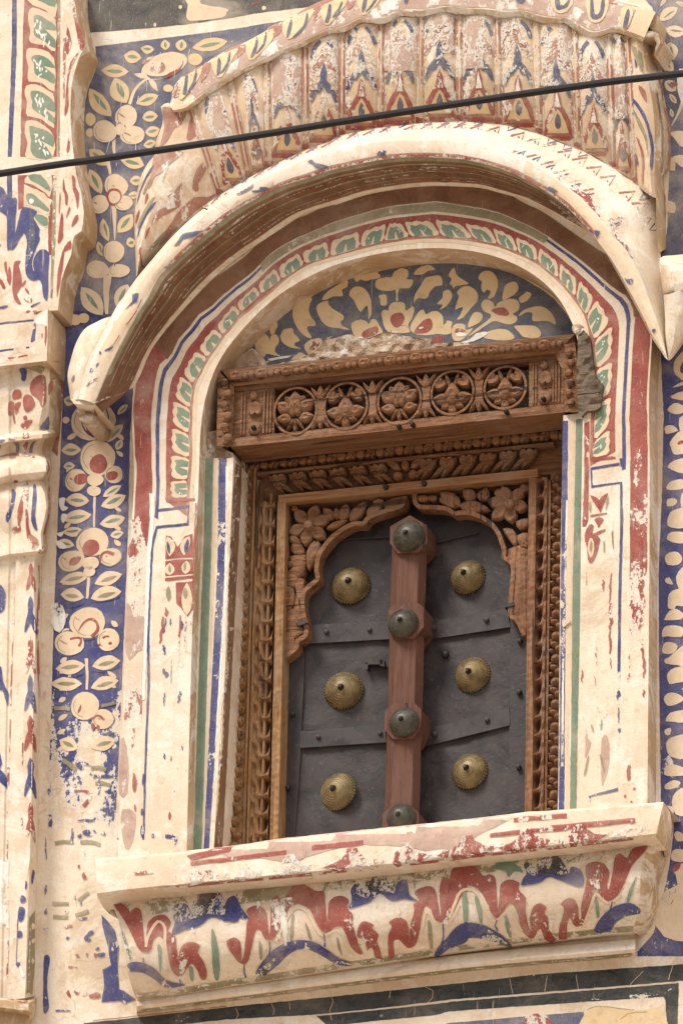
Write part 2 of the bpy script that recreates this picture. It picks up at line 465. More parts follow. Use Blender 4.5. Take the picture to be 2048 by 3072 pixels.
# ------------------------------------------------------------------ mesh builder
WORLD = {}
class Mesh:
    def __init__(s, name):
        s.name, s.v, s.f, s.m, s.w, s.mats, s.nb, s._b = name, [], [], [], [], [], 0, None

    def mi(s, mat):
        if mat not in s.mats:
            s.mats.append(mat)
        return s.mats.index(mat)

    def add(s, vs, fs, mat, w=None):
        o = len(s.v)
        s.v += [Vector(q) for q in vs]
        s.w += w if w else [0.0]*len(vs)
        i = s.mi(mat)
        for f in fs:
            s.f.append(tuple(o+k for k in f))
            s.m.append(i)
        s._b = None
        return o

    def loft(s, rows, mat, closed=False):
        n = len(rows[0])
        vs = [q for r in rows for q in r]
        fs = []
        for i in range(len(rows)-1):
            for j in range(n if closed else n-1):
                k = (j+1) % n
                fs.append((i*n+j, i*n+k, (i+1)*n+k, (i+1)*n+j))
        s.add(vs, fs, mat)

    def loft_px(s, rows, mat):
        """rows of (px,py,y)"""
        s.loft([[P(*q) for q in r] for r in rows], mat)

    def curves(s, curves, mat, n=60, sub=1):
        """curves: (pixel points, depth) from one edge of the surface to the other"""
        rows = []
        for pts, y in curves:
            rows.append([(q[0], q[1], (q[2] if len(q) > 2 else y)) for q in resample(sm(pts, 4, False), n)])
        if sub > 1:
            rr = []
            for i in range(len(rows[0])):
                rr.append(sm([r[i] for r in rows], sub, False))
            rows = [[rr[i][k] for i in range(n)] for k in range(len(rr[0]))]
        s.loft_px(rows, mat)
        return rows

    def prism(s, poly, y, thick, mat, step=None, dome=0.0, rough=0.0, smat=None):
        """solid standing on the outline: front at depth y, sides running back"""
        if dome:
            cx = sum(p[0] for p in poly)/len(poly)
            cy = sum(p[1] for p in poly)/len(poly)
            rings = []
            for k, h in ((1.0, 0.0), (0.86, 0.5), (0.6, 0.85), (0.3, 0.97)):
                rings.append([P(cx+(p[0]-cx)*k, cy+(p[1]-cy)*k, y-dome*h) for p in poly])
            back = [q+Vector((0, thick, 0)) for q in rings[0]]
            s.loft([back]+rings, mat, True)
            s.add(rings[-1]+[P(cx, cy, y-dome)], [(i, (i+1) % len(poly), len(poly)) for i in range(len(poly))], mat)
            return
        vs, fs = fill(poly, step)
        s.add([P(a, b, y+(noise.noise(Vector((a*0.05, b*0.05, 3)))*rough if rough else 0)) for a, b in vs], fs, mat)
        edge = densify(poly, step) if step else poly
        e = [P(a, b, y+(noise.noise(Vector((a*0.05, b*0.05, 3)))*rough if rough else 0)) for a, b in edge]
        s.loft([e, [q+Vector((0, thick, 0)) for q in e]], smat or mat, True)

    def bvh(s):
        if s._b is None:
            s._b = BVHTree.FromPolygons(s.v[:], s.f[:], all_triangles=False)
            s._n = len(s.v)
        return s._b

    def base_done(s):
        s.bvh()
        s._keep = s._b
        return s

    def paint(s, poly, mat, layer=1, wear=0.0, y=None, step=None, h=0.0004):
        s._cnt = getattr(s, '_cnt', 0)+1
        layer = layer+s._cnt*0.006
        if y is None:
            h, layer = 0.0009, layer*0.9+0.9
        poly = wobble(poly)
        if y is None and step is None:
            step = 16
        if callable(wear) and step is None:
            step = 50
        vs, fs = fill(poly, step)
        out, ok, ww = [], [], []
        if y is None and not hasattr(s, '_keep'):
            s.base_done()
        for (a, b) in vs:
            if y is not None:
                out.append(P(a, b, y-h*layer))
                ok.append(True)
            else:
                d = (FWD + RIGHT*((a-IW/2)/FPX) - UP*((b-IH/2)/FPX)).normalized()
                hit, nor, _, _ = s._keep.ray_cast(CAM, d)
                ok.append(hit is not None)
                if hit is None:
                    out.append(Vector((0, 0, 0)))
                else:
                    if nor.dot(d) > 0:
                        nor = -nor
                    out.append(hit+nor*h*layer)
            ww.append(wear(a, b) if callable(wear) else wear)
        fs = [f for f in fs if all(ok[k] for k in f)]
        if y is None:   # drop faces that bridge a step
            fs = [f for f in fs if max(abs(out[f[i]].y-out[f[i-1]].y) for i in range(len(f))) < 0.045]
        used = sorted({k for f in fs for k in f})
        mp = {k: i for i, k in enumerate(used)}
        keep, kb, kn = getattr(s, '_keep', None), s._b, getattr(s, '_n', 0)
        s.add([out[k] for k in used], [tuple(mp[k] for k in f) for f in fs], mat, [ww[k] for k in used])
        s._keep, s._b, s._n = keep, kb, kn

    def build(s, parent=None, smooth=35.0, origin=None):
        me = bpy.data.meshes.new(s.name)
        c = Vector(origin) if origin is not None else sum(s.v, Vector())/max(1, len(s.v))
        me.from_pydata([q-c for q in s.v], [], s.f)
        for mname in s.mats:
            me.materials.append(MT[mname])
        me.polygons.foreach_set('material_index', s.m)
        at = me.attributes.new('wear', 'FLOAT', 'POINT')
        at.data.foreach_set('value', s.w)
        if smooth:
            me.polygons.foreach_set('use_smooth', [True]*len(me.polygons))
            me.set_sharp_from_angle(angle=radians(smooth))
        me.update()
        o = bpy.data.objects.new(s.name, me)
        COL.objects.link(o)
        o.location = c
        WORLD[o.name] = c
        if parent:
            adopt(o, parent)
        return o

def adopt(o, parent):
    o.parent = parent
    o.matrix_parent_inverse = Matrix.Translation(-WORLD[parent.name])

def thing(name, label, cat, loc, group=None):
    o = bpy.data.objects.new(name, None)
    o.empty_display_size = 0.05
    COL.objects.link(o)
    o.location = loc
    WORLD[o.name] = Vector(loc)
    o['label'], o['category'], o['kind'] = label, cat, 'thing'
    if group:
        o['group'] = group
    return o

# shared small carved / metal pieces: one mesh per kind, placed many times
def ring_mesh(name, outline, mat, levels, back):
    """outline in (x,z); levels = (scale, height towards the viewer)"""
    vs, fs = [], []
    n = len(outline)
    for k, h in [(1.0, -back)]+levels:
        vs += [(x*k, -h, z*k) for x, z in outline]
    for r in range(len(levels)):
        for j in range(n):
            q = (j+1) % n
            fs.append((r*n+j, r*n+q, (r+1)*n+q, (r+1)*n+j))
    k, h = levels[-1]
    vs.append((0, -h, 0))
    fs += [((len(levels))*n+j, (len(levels))*n+(j+1) % n, len(vs)-1) for j in range(n)]
    me = bpy.data.meshes.new(name)
    me.from_pydata(vs, [], fs)
    me.materials.append(MT[mat])
    me.polygons.foreach_set('use_smooth', [True]*len(me.polygons))
    me.set_sharp_from_angle(angle=radians(50))
    return me

def circ(n=12):
    return [(cos(-2*pi*i/n), sin(-2*pi*i/n)) for i in range(n)]
def leafout(n=7, bulge=0.42):
    a = [(sin(pi*(i/n)**(math.log(0.5)/math.log(bulge)))**0.85*0.5 if 0 < i < n else 0, i/n-0.5) for i in range(n+1)]
    return [(x, z) for x, z in a] + [(-x, z) for x, z in a[1:-1][::-1]]
def heartout():
    return [(0.0, -0.55), (-0.32, -0.34), (-0.5, 0.0), (-0.48, 0.28), (-0.3, 0.45), (-0.12, 0.42), (0.0, 0.26), (0.12, 0.42), (0.3, 0.45), (0.48, 0.28), (0.5, 0.0), (0.32, -0.34)]
_SH = {}
def shared(kind, mat):
    k = (kind, mat)
    if k not in _SH:
        if kind == 'disc':
            _SH[k] = ring_mesh('disc_'+mat, circ(), mat, [(1.0, 0.35), (0.85, 0.75), (0.5, 0.98)], 1.2)
        elif kind == 'leaf':
            _SH[k] = ring_mesh('leaf_'+mat, leafout(), mat, [(1.0, 0.30), (0.80, 0.72), (0.45, 1.0), (0.12, 0.72)], 1.4)
        elif kind == 'petal':
            _SH[k] = ring_mesh('petal_'+mat, leafout(7, 0.58), mat, [(1.0, 0.55), (0.82, 1.0), (0.5, 0.75), (0.2, 0.45)], 1.4)
        elif kind == 'heart':
            _SH[k] = ring_mesh('heart_'+mat, heartout(), mat, [(1.0, 0.45), (0.82, 0.95), (0.5, 0.75), (0.2, 0.55)], 1.4)
    return _SH[k]

def put(kind, mat, name, parent, a, b, w, y, h, smat=None):
    """a piece whose axis runs from pixel a to pixel b, w pixels wide, standing h proud of depth y"""
    A, B = P(*a, y), P(*b, y)
    d = B-A
    o = bpy.data.objects.new(name, shared(kind, mat))
    COL.objects.link(o)
    L = sqrt(d.x*d.x+d.z*d.z)
    WORLD[o.name] = (A+B)/2
    s = (w/1000.0/0.97, h, L) if kind != 'disc' else (w/2000.0/0.97, h, L/2)
    o.matrix_world = Matrix.Translation((A+B)/2) @ Matrix.Rotation(atan2(d.x, d.z), 4, 'Y') @ Matrix.Diagonal((*s, 1))
    loc, rot, sc = o.matrix_world.decompose()
    o.location, o.rotation_mode, o.rotation_quaternion, o.scale = loc, 'QUATERNION', rot, sc
    adopt(o, parent)
    return o

def dot(mat, name, parent, c, r, y, h):
    return put('disc', mat, name, parent, (c[0], c[1]+r), (c[0], c[1]-r), 2*r, y, h)
# ================================================================== depths (metres, towards the viewer is negative)
Y_JAMB, Y_STRIPE, Y_TYMP, Y_FRAME, Y_SPAN = -0.09, -0.035, 0.03, 0.10, 0.125
Y_RIM, Y_SOF = -0.235, -0.086

# ground far below: the street
gz = CAM.z-1.6
me = bpy.data.meshes.new('ground')
me.from_pydata([(-150, -150, gz), (150, -150, gz), (150, 40, gz), (-150, 40, gz)], [], [(0, 1, 2, 3)])
me.materials.append(MT['ground'])
ground = bpy.data.objects.new('ground', me)
COL.objects.link(ground)
ground['kind'] = 'structure'

# ------------------------------------------------------------------ the arch band: outer (OB) and inner (IB) edge of the leaf plaques
OB = [(470, 2585), (490, 1900), (509, 1499), (509, 1441), (511, 1360), (513, 1276), (518, 1195), (527, 1146), (543, 1115), (569, 1060), (588, 1035), (623, 987), (642, 970), (667, 945), (703, 908), (770, 854), (828, 800), (900, 753), (986, 718), (1081, 689), (1164, 668), (1204, 663), (1297, 654), (1386, 663), (1472, 678), (1541, 703), (1613, 737), (1677, 783), (1735, 833), (1787, 887), (1838, 960), (1840, 1076), (1835, 1182), (1831, 1280), (1832, 1369), (1829, 1800), (1823, 2460)]
IB = [(525, 2580), (543, 1900), (560, 1494), (562, 1441), (567, 1374), (567, 1302), (569, 1226), (578, 1160), (592, 1125), (620, 1073), (640, 1046), (668, 1006), (690, 982), (716, 950), (752, 920), (812, 870), (862, 826), (922, 787), (1000, 762), (1078, 740), (1150, 722), (1228, 710), (1322, 706), (1421, 717), (1494, 733), (1554, 756), (1612, 785), (1674, 836), (1725, 891), (1762, 946), (1780, 1018), (1786, 1090), (1782, 1200), (1778, 1310), (1778, 1374), (1774, 1800), (1768, 2450)]
NB = 200
OS, IS = resample(sm(OB, 3, False), NB), resample(sm(IB, 3, False), NB)
def band(s, rng=None):
    r = range(NB) if rng is None else rng
    return [(OS[i][0]+(IS[i][0]-OS[i][0])*s, OS[i][1]+(IS[i][1]-OS[i][1])*s) for i in r]

# ------------------------------------------------------------------ wall
wall = thing('haveli_wall', 'cream limewashed facade wall with worn blue floral panels around the window', 'wall', P(1024, 3600, 0))
w = Mesh('wall_surface')
bm = bmesh.new()
outer = [P(-1100, 4200, 0), P(3200, 4200, 0), P(3200, -900, 0), P(-1100, -900, 0)]
hole = [P(a, b, 0) for a, b in [(560, 2640)]+band(-0.6, range(8, NB-8, 2))+[(1820, 2520)]]
def loop(pts):
    vs = [bm.verts.new(q) for q in pts]
    return [bm.edges.new((vs[i], vs[(i+1) % len(vs)])) for i in range(len(vs))]
ed = loop(outer)+loop(hole)
bmesh.ops.triangle_fill(bm, use_beauty=True, use_dissolve=False, edges=ed)
bm.verts.index_update()
w.add([v.co.copy() for v in bm.verts], [[v.index for v in f.verts] for f in bm.faces], 'plaster')
bm.free()
w.build(wall, smooth=None)
# dark rubble core behind the opening so that gaps look into masonry
w = Mesh('wall_core')
w.prism([(420, 640), (1960, 560), (1960, 2700), (420, 2760)], 0.27, 0.05, 'hole')
w.build(wall)

# ------------------------------------------------------------------ window surround: jambs + arch face, reveals, tympanum
sur = thing('window_surround', 'painted plaster arch surround framing the carved window with green leaf band', 'window surround', P(1150, 2540, 0))
arch = Mesh('arch_face')
S = [-2.13, -1.0, -0.35, 0.5, 1.0, 1.3, 1.62]
rows = []
def band_ext():      # outer edge runs on behind the soffit along the arch
    o = []
    for i in range(NB):
        x, y = OS[i]
        k = min(1.0, max(0.0, (1085-y)/60)) if x < 1150 else min(1.0, max(0.0, (930-y)/60))
        s = -2.13-0.9*k
        o.append((x+(IS[i][0]-x)*s, y+(IS[i][1]-y)*s))
    return o
for s in S:
    r = band(s) if s != S[0] else band_ext()
    k = 7 if s > 1 else 3
    r = [r[i] if i < k or i >= NB-k else tuple(sum(r[i+q][c] for q in range(-k, k+1))/(2*k+1) for c in (0, 1)) for i in range(NB)]
    rows.append([(a, b, Y_JAMB) for a, b in r])
arch.loft_px(rows, 'plaster')
e0 = [P(*q) for q in rows[0]]
arch.loft([[Vector((q.x, 0.002, q.z)) for q in e0], e0], 'ochre_shade')  # outer return, its shade carried by the darker ochre
e1 = [P(*q) for q in rows[-1]]
arch.loft([e1, [q+Vector((0, 0.022, 0)) for q in e1], [q+Vector((0, 0.135, 0)) for q in e1]], 'ochre_shade')
arch.base_done()

# stripes beside the frame
stripe_l = [(585, 1390), (700, 1372), (696, 1480), (680, 1900), (660, 2300), (638, 2570), (560, 2580), (590, 1700)]
stripe_r = [(1689, 1246), (1760, 1236), (1770, 1500), (1762, 2000), (1750, 2460), (1671, 2462), (1674, 2360), (1680, 1700)]
jl = Mesh('left_reveal')
jl.prism(stripe_l, Y_STRIPE, 0.155, 'plaster')
jr = Mesh('right_reveal')
jr.prism(stripe_r, Y_STRIPE, 0.155, 'plaster')
# rough hole left of the lintel and plaster behind it
RUB = []
def rubble(*a, **k):
    m = Mesh('rubble_patch')
    m.prism(*a, **k)
    RUB.append(m)
rubble([(596, 1160), (640, 1090), (720, 1100), (735, 1200), (725, 1400), (590, 1410)], 0.075, 0.1, 'hole', step=14, rough=0.03)
rubble([(598, 1300), (655, 1290), (668, 1345), (700, 1360), (702, 1376), (590, 1396)], -0.02, 0.08, 'rubble', step=10, rough=0.02)

ty = Mesh('tympanum')
tp = [(640, 1118), (632, 1060), (700, 940), (820, 840), (980, 740), (1200, 690), (1400, 690), (1600, 760), (1740, 880), (1800, 970), (1800, 1012)]
ty.prism(tp, Y_TYMP, 0.05, 'plaster')
ty.base_done()

# ------------------------------------------------------------------ arched canopy
can = thing('arched_canopy', 'curved ribbed plaster canopy with white rim projecting over the painted arch', 'canopy', P(1150, 1100, -0.1))
H1, H2, H3, H4, H5, H6 = Q(200, 400, 3.136), Q(600, 300, 3.136), Q(1000, 300, 3.136), Q(1500, 300, 3.136), Q(1548, 700, 3.136), Q(180, 850, 3.136)
U1, U2, U3, U4 = Q(380, 0, 3.136), Q(800, 0, 3.136), Q(1200, 0, 3.136), Q(1548, 0, 3.136)
CB = H6([(322, 1130), (430, 870), (520, 680), (600, 520), (720, 300), (830, 130)]) + H1([(870, 1350), (1000, 1220), (1150, 1080), (1300, 950), (1440, 840)]) + H2([(0, 1300), (100, 1210), (300, 1060), (420, 985), (560, 910), (700, 835), (830, 785), (1000, 735), (1200, 665)]) + H3([(0, 650), (200, 610), (450, 560), (700, 535), (900, 535), (1100, 545), (1250, 560), (1400, 590)]) + H4([(0, 640), (150, 700), (300, 780), (450, 870), (600, 980), (700, 1080), (830, 1215), (900, 1300), (960, 1390)]) + H5([(900, 250), (1000, 420), (1100, 600), (1200, 790), (1280, 960), (1340, 1060), (1400, 1170)])
CA = H6([(205, 1092), (240, 960), (280, 820), (330, 690), (430, 500), (520, 340), (640, 170)]) + H1([(600, 1540), (700, 1400), (850, 1210), (1000, 1040), (1200, 850), (1400, 690)]) + H2([(0, 1110), (200, 965), (400, 840), (600, 730), (800, 640), (1000, 560), (1200, 495), (1400, 450)]) + H3([(200, 430), (400, 395), (600, 380), (900, 378), (1100, 380), (1300, 410)]) + H4([(0, 490), (200, 540), (400, 650), (600, 800), (750, 920), (900, 1080), (1000, 1200), (1100, 1330)]) + H5([(1000, 120), (1100, 270), (1200, 480), (1280, 700), (1350, 900), (1425, 1188)])
CC = H6([(168, 1090), (200, 950), (235, 800), (300, 650), (400, 470), (480, 310), (560, 170)]) + H1([(520, 1560), (650, 1370), (800, 1190), (1000, 960), (1200, 770), (1380, 630)]) + H2([(0, 1015), (150, 910), (300, 815), (500, 700), (700, 600), (900, 500), (1100, 420), (1300, 350)]) + H3([(0, 340), (300, 270), (520, 240), (850, 205), (1100, 190), (1300, 195), (1500, 210)]) + H4([(100, 235), (250, 270), (450, 340), (700, 440), (870, 510), (1050, 620), (1200, 720), (1350, 840), (1450, 920)])
CCr = CC + [(1973, 690), (1984, 790), (2000, 880), (2012, 960), (2008, 1078)]
CD = H6([(690, 985), (760, 850), (850, 640), (1000, 430), (1200, 200)]) + [(623, 850), (690, 790), (760, 740), (850, 680)] + H2([(1000, 1060), (1300, 970)]) + H3([(0, 990), (300, 890), (600, 835), (900, 805), (1200, 810), (1400, 825)]) + H4([(0, 870), (150, 910), (300, 960), (550, 1090), (830, 1240), (960, 1390)]) + [(1840, 800), (1885, 880), (1930, 965), (1958, 1020)]
rim = Mesh('rim_fascia')
NR = 110
ra = resample(sm(CA, 3, False), NR)
rb = resample(sm(CB, 3, False), NR)
rim.loft_px([[(a, b, Y_RIM) for a, b in ra], [((a+c)/2, (b+d)/2, Y_RIM-0.004) for (a, b), (c, d) in zip(ra, rb)], [(a, b, Y_RIM+0.004) for a, b in rb]], 'lime')
rim.base_done()
sof = Mesh('soffit')
rd = resample(sm(CD, 3, False), NR)
def blend(p, q, t, y):
    return [(a+(c-a)*t, b+(d-b)*t, y) for (a, b), (c, d) in zip(p, q)]
sprof = sm([(0, Y_RIM+0.006), (0.22, Y_RIM+0.022), (0.5, -0.165), (0.78, -0.12), (0.94, -0.101), (1.0, Y_SOF-0.012), (1.02, Y_SOF+0.004)], 3, False)
sof.loft_px([blend(rb, rd, t, y) for t, y in sprof], 'plaster')
# end of the soffit, running back to the wall at the left
sof.loft_px([[(281, 1211, Y_RIM+0.01), (278, 1258, -0.14)], [(400, 1164, -0.098), (384, 1170, -0.02)]], 'plaster')
sof.base_done()
bev = Mesh('upper_bevel')
rc = resample(sm(CCr, 3, False), NR)
Y_C = -0.07
def ycurve(i):
    u = min(1.0, max(0.0, (i/NR-0.09)/0.16))
    u = u*u*(3-2*u)
    return -0.224+(Y_C+0.224)*u
bev.loft_px([[(a+(c-a)*t, b+(d-b)*t, Y_RIM+(ycurve(i)-Y_RIM)*t**0.9) for i, ((a, b), (c, d)) in enumerate(zip(ra, rc))] for t in (0, 0.33, 0.67, 1.0)], 'plaster')
bev.base_done()
# flaring eave tips
tipl = Mesh('eave_tip')
l1 = H6([(480, 310), (400, 470), (300, 650), (235, 800), (200, 950), (168, 1092)])
l2 = H6([(410, 330), (330, 440), (230, 600), (170, 760), (140, 900), (130, 1092)])
l3 = H6([(360, 355), (235, 425), (150, 560), (100, 720), (70, 860), (85, 1000), (100, 1090)])
l4 = H6([(420, 345), (300, 400), (200, 560), (150, 720), (110, 860), (115, 1000), (140, 1085)])
tipl.curves([([(a+7, b+2) for a, b in l1], -0.20), (l1, -0.2245), (l2, -0.215), (l3, -0.15), (l4, -0.01)], 'plaster', 24, 3)
tipl.prism(H6([(100, 1088), (168, 1092), (205, 1093), (330, 1132), (320, 1150), (130, 1130)]), -0.222, 0.2, 'warm')
tipl.prism(sm(H6([(155, 1115), (300, 1140), (318, 1200), (300, 1285), (250, 1300), (190, 1290), (165, 1240), (158, 1180)]), 2), -0.17, 0.16, 'rubble', step=9, rough=0.02)
tipl.base_done()
tipr = Mesh('eave_tip')
tipr.prism(sm(H5([(1350, 235), (1480, 205), (1640, 205), (1760, 330), (1700, 520), (1560, 620), (1440, 620), (1385, 560), (1362, 420)]), 3), -0.17, 0.16, 'warm', dome=0.05)
t1 = H5([(1385, 575), (1400, 800), (1405, 1000), (1430, 1195)])
t2 = H5([(1470, 560), (1500, 800), (1480, 1000), (1440, 1192)])
t3 = H5([(1640, 470), (1620, 720), (1560, 940), (1460, 1180)])
t4 = H5([(1700, 500), (1660, 760), (1600, 980), (1480, 1160)])
t0 = [q for q in resample([(2000, 880), (2012, 960), (2008, 1078)], 8)]
tipr.curves([([(a+1, b) for a, b in t0], -0.085), (t1, -0.215), (t2, -0.225), (t3, -0.17), (t4, -0.01)], 'plaster', 16, 2)

# ribbed relief above the rim
TOPG = U1([(300, 1000), (470, 1040), (560, 1030), (650, 975), (800, 860), (950, 760), (1150, 650), (1300, 575), (1450, 500)]) + U2([(0, 580), (150, 500), (300, 440), (500, 345), (620, 300), (750, 280), (900, 200), (1100, 210), (1250, 140), (1400, 150)]) + U3([(0, 130), (200, 140), (420, 100), (600, 120), (800, 125), (980, 150), (1150, 140), (1300, 190), (1500, 210)]) + U4([(470, 205), (650, 330), (750, 340), (900, 290), (1060, 330), (1195, 400)])
def at_x(curve, x):
    for i in range(len(curve)-1):
        a, b = curve[i], curve[i+1]
        if min(a[0], b[0]) <= x <= max(a[0], b[0]) and a[0] != b[0]:
            t = (x-a[0])/(b[0]-a[0])
            return a[1]+(b[1]-a[1])*t
    return curve[0][1] if abs(x-curve[0][0]) < abs(x-curve[-1][0]) else curve[-1][1]
CCs = sm(CC, 3, False)
# separators: (x at the rim, x at the top)
SEP = [(660, 575), (748, 690), (806, 800), (917, 915), (1025, 1027), (1141, 1143), (1258, 1262), (1378, 1376), (1497, 1490), (1618, 1607), (1733, 1722), (1838, 1825), (1905, 1880)]
def Yroof(t):        # depth of the relief from rim (0) to top (1)
    return Y_C - 0.075*sin(min(1, t*1.25)*pi/2)**0.8 + 0.02*max(0, t-0.55)
def rib_mesh(name, xa0, xa1, xb0, xb1, bulge, mat='rib', nx=7, ny=12):
    m = Mesh(name)
    rows = []
    for j in range(ny+1):
        t = j/ny
        row = []
        for i in range(nx+1):
            u = i/nx
            xb = xa0+(xa1-xa0)*u
            xt = xb0+(xb1-xb0)*u
            yb, yt = at_x(CCs, xb)+2, at_x(TOPG, xt)+4
            row.append((xb+(xt-xb)*t, yb+(yt-yb)*t, Yroof(t)-bulge*sin(pi*u)**0.7*(0.5+0.5*min(1, t*3))))
        rows.append(row)
    m.loft_px(rows, mat)
    return m
ribs = []
hw = 11
allb = SEP
for k in range(len(allb)-1):
    a, b = allb[k], allb[k+1]
    ribs.append((rib_mesh('rib', a[0]+hw, b[0]-hw, a[1]+hw, b[1]-hw, 0.016), a, b))
fillets = [rib_mesh('rib_fillet', a-hw, a+hw, c-hw, c+hw, 0.007, 'rib', 4) for a, c in SEP]
# the two swept flanks
fl = Mesh('left_flank')
Lout = U1([(395, 965), (325, 1000), (345, 1090), (335, 1180), (275, 1350)]) + H1([(840, 190), (765, 290), (700, 420), (660, 620), (640, 800), (642, 1000), (650, 1200), (655, 1345)])
Lmid = U1([(470, 1000), (455, 1050), (470, 1120), (450, 1250), (410, 1400)]) + H1([(960, 300), (890, 420), (850, 560), (800, 720), (740, 900), (700, 1060), (680, 1200), (662, 1338)])
Lin = [(575-hw, 318, -0.132), (592, 390, -0.138), (615, 480, -0.130), (638, 560, -0.095), (649, 592, -0.072), (590, 640, -0.07), (540, 690, -0.07), (500, 740, -0.07), (460, 785, -0.07), (415, 832, -0.07)]
fl.curves([([(q[0]+6, q[1]) for q in Lout], -0.004), (Lout, -0.075), (Lmid, -0.140), (Lin, -0.09)], 'rib', 40, 3)
fl.base_done()
fr = Mesh('right_flank')
Rin = [(1880+hw, 108), (1885, 200), (1892, 300), (1900, 400), (1910, 520), (1915, 560)]
Rout = U4([(1190, 395), (1205, 550), (1250, 800), (1285, 1000), (1300, 1200), (1302, 1568)]) + H4([(1448, 700), (1462, 920)])
Rwall = U4([(1330, 310), (1385, 390), (1315, 530), (1335, 660), (1372, 800), (1402, 1000), (1450, 1180), (1452, 1568)]) + H4([(1540, 700), (1560, 1000), (1562, 1400)])
Rmid = [(1909, 110), (1915, 200), (1925, 300), (1935, 400), (1942, 520), (1948, 585)]
fr.curves([([(a, b, Yroof(min(1, max(0, (560-b)/450.0)))) for a, b in Rin], -0.10), (Rmid, -0.150), (Rout, -0.13)], 'rib', 36, 3)
fr.base_done()
sr = Mesh('right_return')
Ro2 = Rout + [(1969, 680), (1975, 760)]
sr.curves([(Ro2, -0.128), ([((a+c)/2-2, (b+d)/2) for (a, b), (c, d) in zip(resample(Ro2, 20), resample(Rwall, 20))], -0.075), (Rwall, 0.004)], 'ochre_shade', 40, 3)  # side face away from the sun, shade put into its ochre
sr.base_done()
# crest with its scalloped lower lip
cr = Mesh('crest')
CT = U1([(400, 985), (425, 920), (445, 830), (500, 740), (700, 620), (900, 490), (1100, 400), (1300, 290), (1400, 220)]) + U2([(0, 270), (200, 175), (400, 60), (600, -20), (900, -110)]) + [(1250, -75), (1500, -75), (1750, -30)] + U4([(1000, 5), (1200, 55), (1310, 110)])
TG2 = U1([(440, 1040)])+TOPG[2:-1]+U4([(1190, 380)])
tg = resample(sm(TG2, 3, False), 120)
ct = resample(sm(CT, 3, False), 120)
lip = lambda i: 5*abs(sin(i*0.5))
cr.loft_px([[(a, b+8, -0.10) for a, b in tg], [(a, b+3, -0.15) for a, b in tg], blend(tg, ct, 0.12, -0.168), blend(tg, ct, 0.5, -0.165), blend(tg, ct, 0.88, -0.15), blend(tg, ct, 1.0, -0.125), [(a+4, b+4, 0.004) for a, b in ct]], 'rib')
cr.base_done()
endc = Mesh('crest_end')
endc.prism(sm(U4([(1170, 60), (1250, 80), (1290, 130), (1290, 250), (1300, 330), (1320, 420), (1290, 510), (1230, 500), (1190, 420), (1170, 300), (1150, 200)]), 3), -0.075, 0.08, 'ochre_shade')
lump1 = Mesh('crest_lump')
lump1.prism(sm(U4([(1225, 88), (1300, 105), (1316, 150), (1300, 240), (1262, 268), (1232, 235), (1240, 170), (1222, 130)]), 3), -0.115, 0.12, 'rib', dome=0.022)
lump2 = Mesh('crest_lump')
lump2.prism(sm(U4([(1285, 290), (1345, 318), (1388, 390), (1350, 455), (1312, 528), (1292, 500), (1322, 420), (1318, 370), (1270, 330)]), 3), -0.11, 0.115, 'rib', dome=0.02)
lump3 = Mesh('crest_lump')
lump3.prism(sm(U4([(1080, 330), (1150, 290), (1250, 285), (1300, 300), (1290, 345), (1215, 355), (1160, 375), (1100, 365)]), 3), -0.135, 0.10, 'rib', dome=0.03)

# ------------------------------------------------------------------ window ledge
led = thing('window_ledge', 'moulded plaster ledge under the window with red scrolls and blue crowns on cream', 'ledge', P(1150, 2960, 0))
slab = Mesh('slab')
s_top = [(286, 2578), (420, 2570), (560, 2556), (700, 2540), (836, 2520), (1000, 2502), (1200, 2482), (1380, 2463), (1571, 2440), (1700, 2431), (1850, 2420), (1989, 2409)]
s_bot = [(292, 2692), (420, 2675), (560, 2662), (700, 2648), (836, 2636), (1000, 2620), (1200, 2600), (1380, 2578), (1571, 2556), (1700, 2543), (1850, 2525), (1966, 2512)]
n = 60
st, sb = resample(s_top, n), resample(s_bot, n)
def rowc(a, b, t, y):
    return [(p[0]+(q[0]-p[0])*t, p[1]+(q[1]-p[1])*t+2.2*noise.noise(Vector((p[0]*0.018, t, 7))), y+0.004*noise.noise(Vector((p[0]*0.02, t*3, 1)))) for p, q in zip(a, b)]
rws = [[(a+75, b+80, 0.16) for a, b in st], rowc(st, sb, -0.02, -0.185), rowc(st, sb, 0.04, -0.212), rowc(st, sb, 0.45, -0.222), rowc(st, sb, 0.9, -0.222), rowc(st, sb, 0.99, -0.210), rowc(st, sb, 1.02, -0.13)]
P3 = [[P(*q) for q in r] for r in rws]
P3[-1] = [Vector((q.x, -0.09, q.z)) for q in P3[-2]]
P3[0] = [Vector((q.x, 0.16, p.z+0.006)) for q, p in zip(P3[1], P3[1])]
slab.loft(P3, 'plaster')
for side in (0, -1):     # rounded ends
    col = [r[side] for r in P3]
    back = [Vector((q.x+(-0.004 if side == 0 else -0.030), 0.002, q.z)) for q in col]
    mid_ = [Vector((q.x+(-0.014 if side == 0 else -0.004), q.y*0.55, q.z)) for q in col]
    slab.loft([col[1:], mid_[1:], back[1:]], 'ochre_shade' if side else 'plaster')  # right end coloured darker, as the side turned from the sun
slab.base_done()
cove = Mesh('cove')
F4, F5, F6 = Q(0, 2272, 2.24), Q(680, 2272, 2.24), Q(1348, 2272, 2.24)
c_bot = [(426, 3000), (520, 2988), (680, 2966), (1000, 2925), (1380, 2877), (1600, 2856), (1817, 2838), (1890, 2835)]
c_top = [(330, 2703), (430, 2690), (600, 2672), (836, 2650), (1000, 2632), (1200, 2612), (1380, 2590), (1571, 2568), (1800, 2545), (1950, 2524)]
cl = F4([(750, 975), (800, 1100), (830, 1250), (845, 1400), (880, 1530), (945, 1640)])
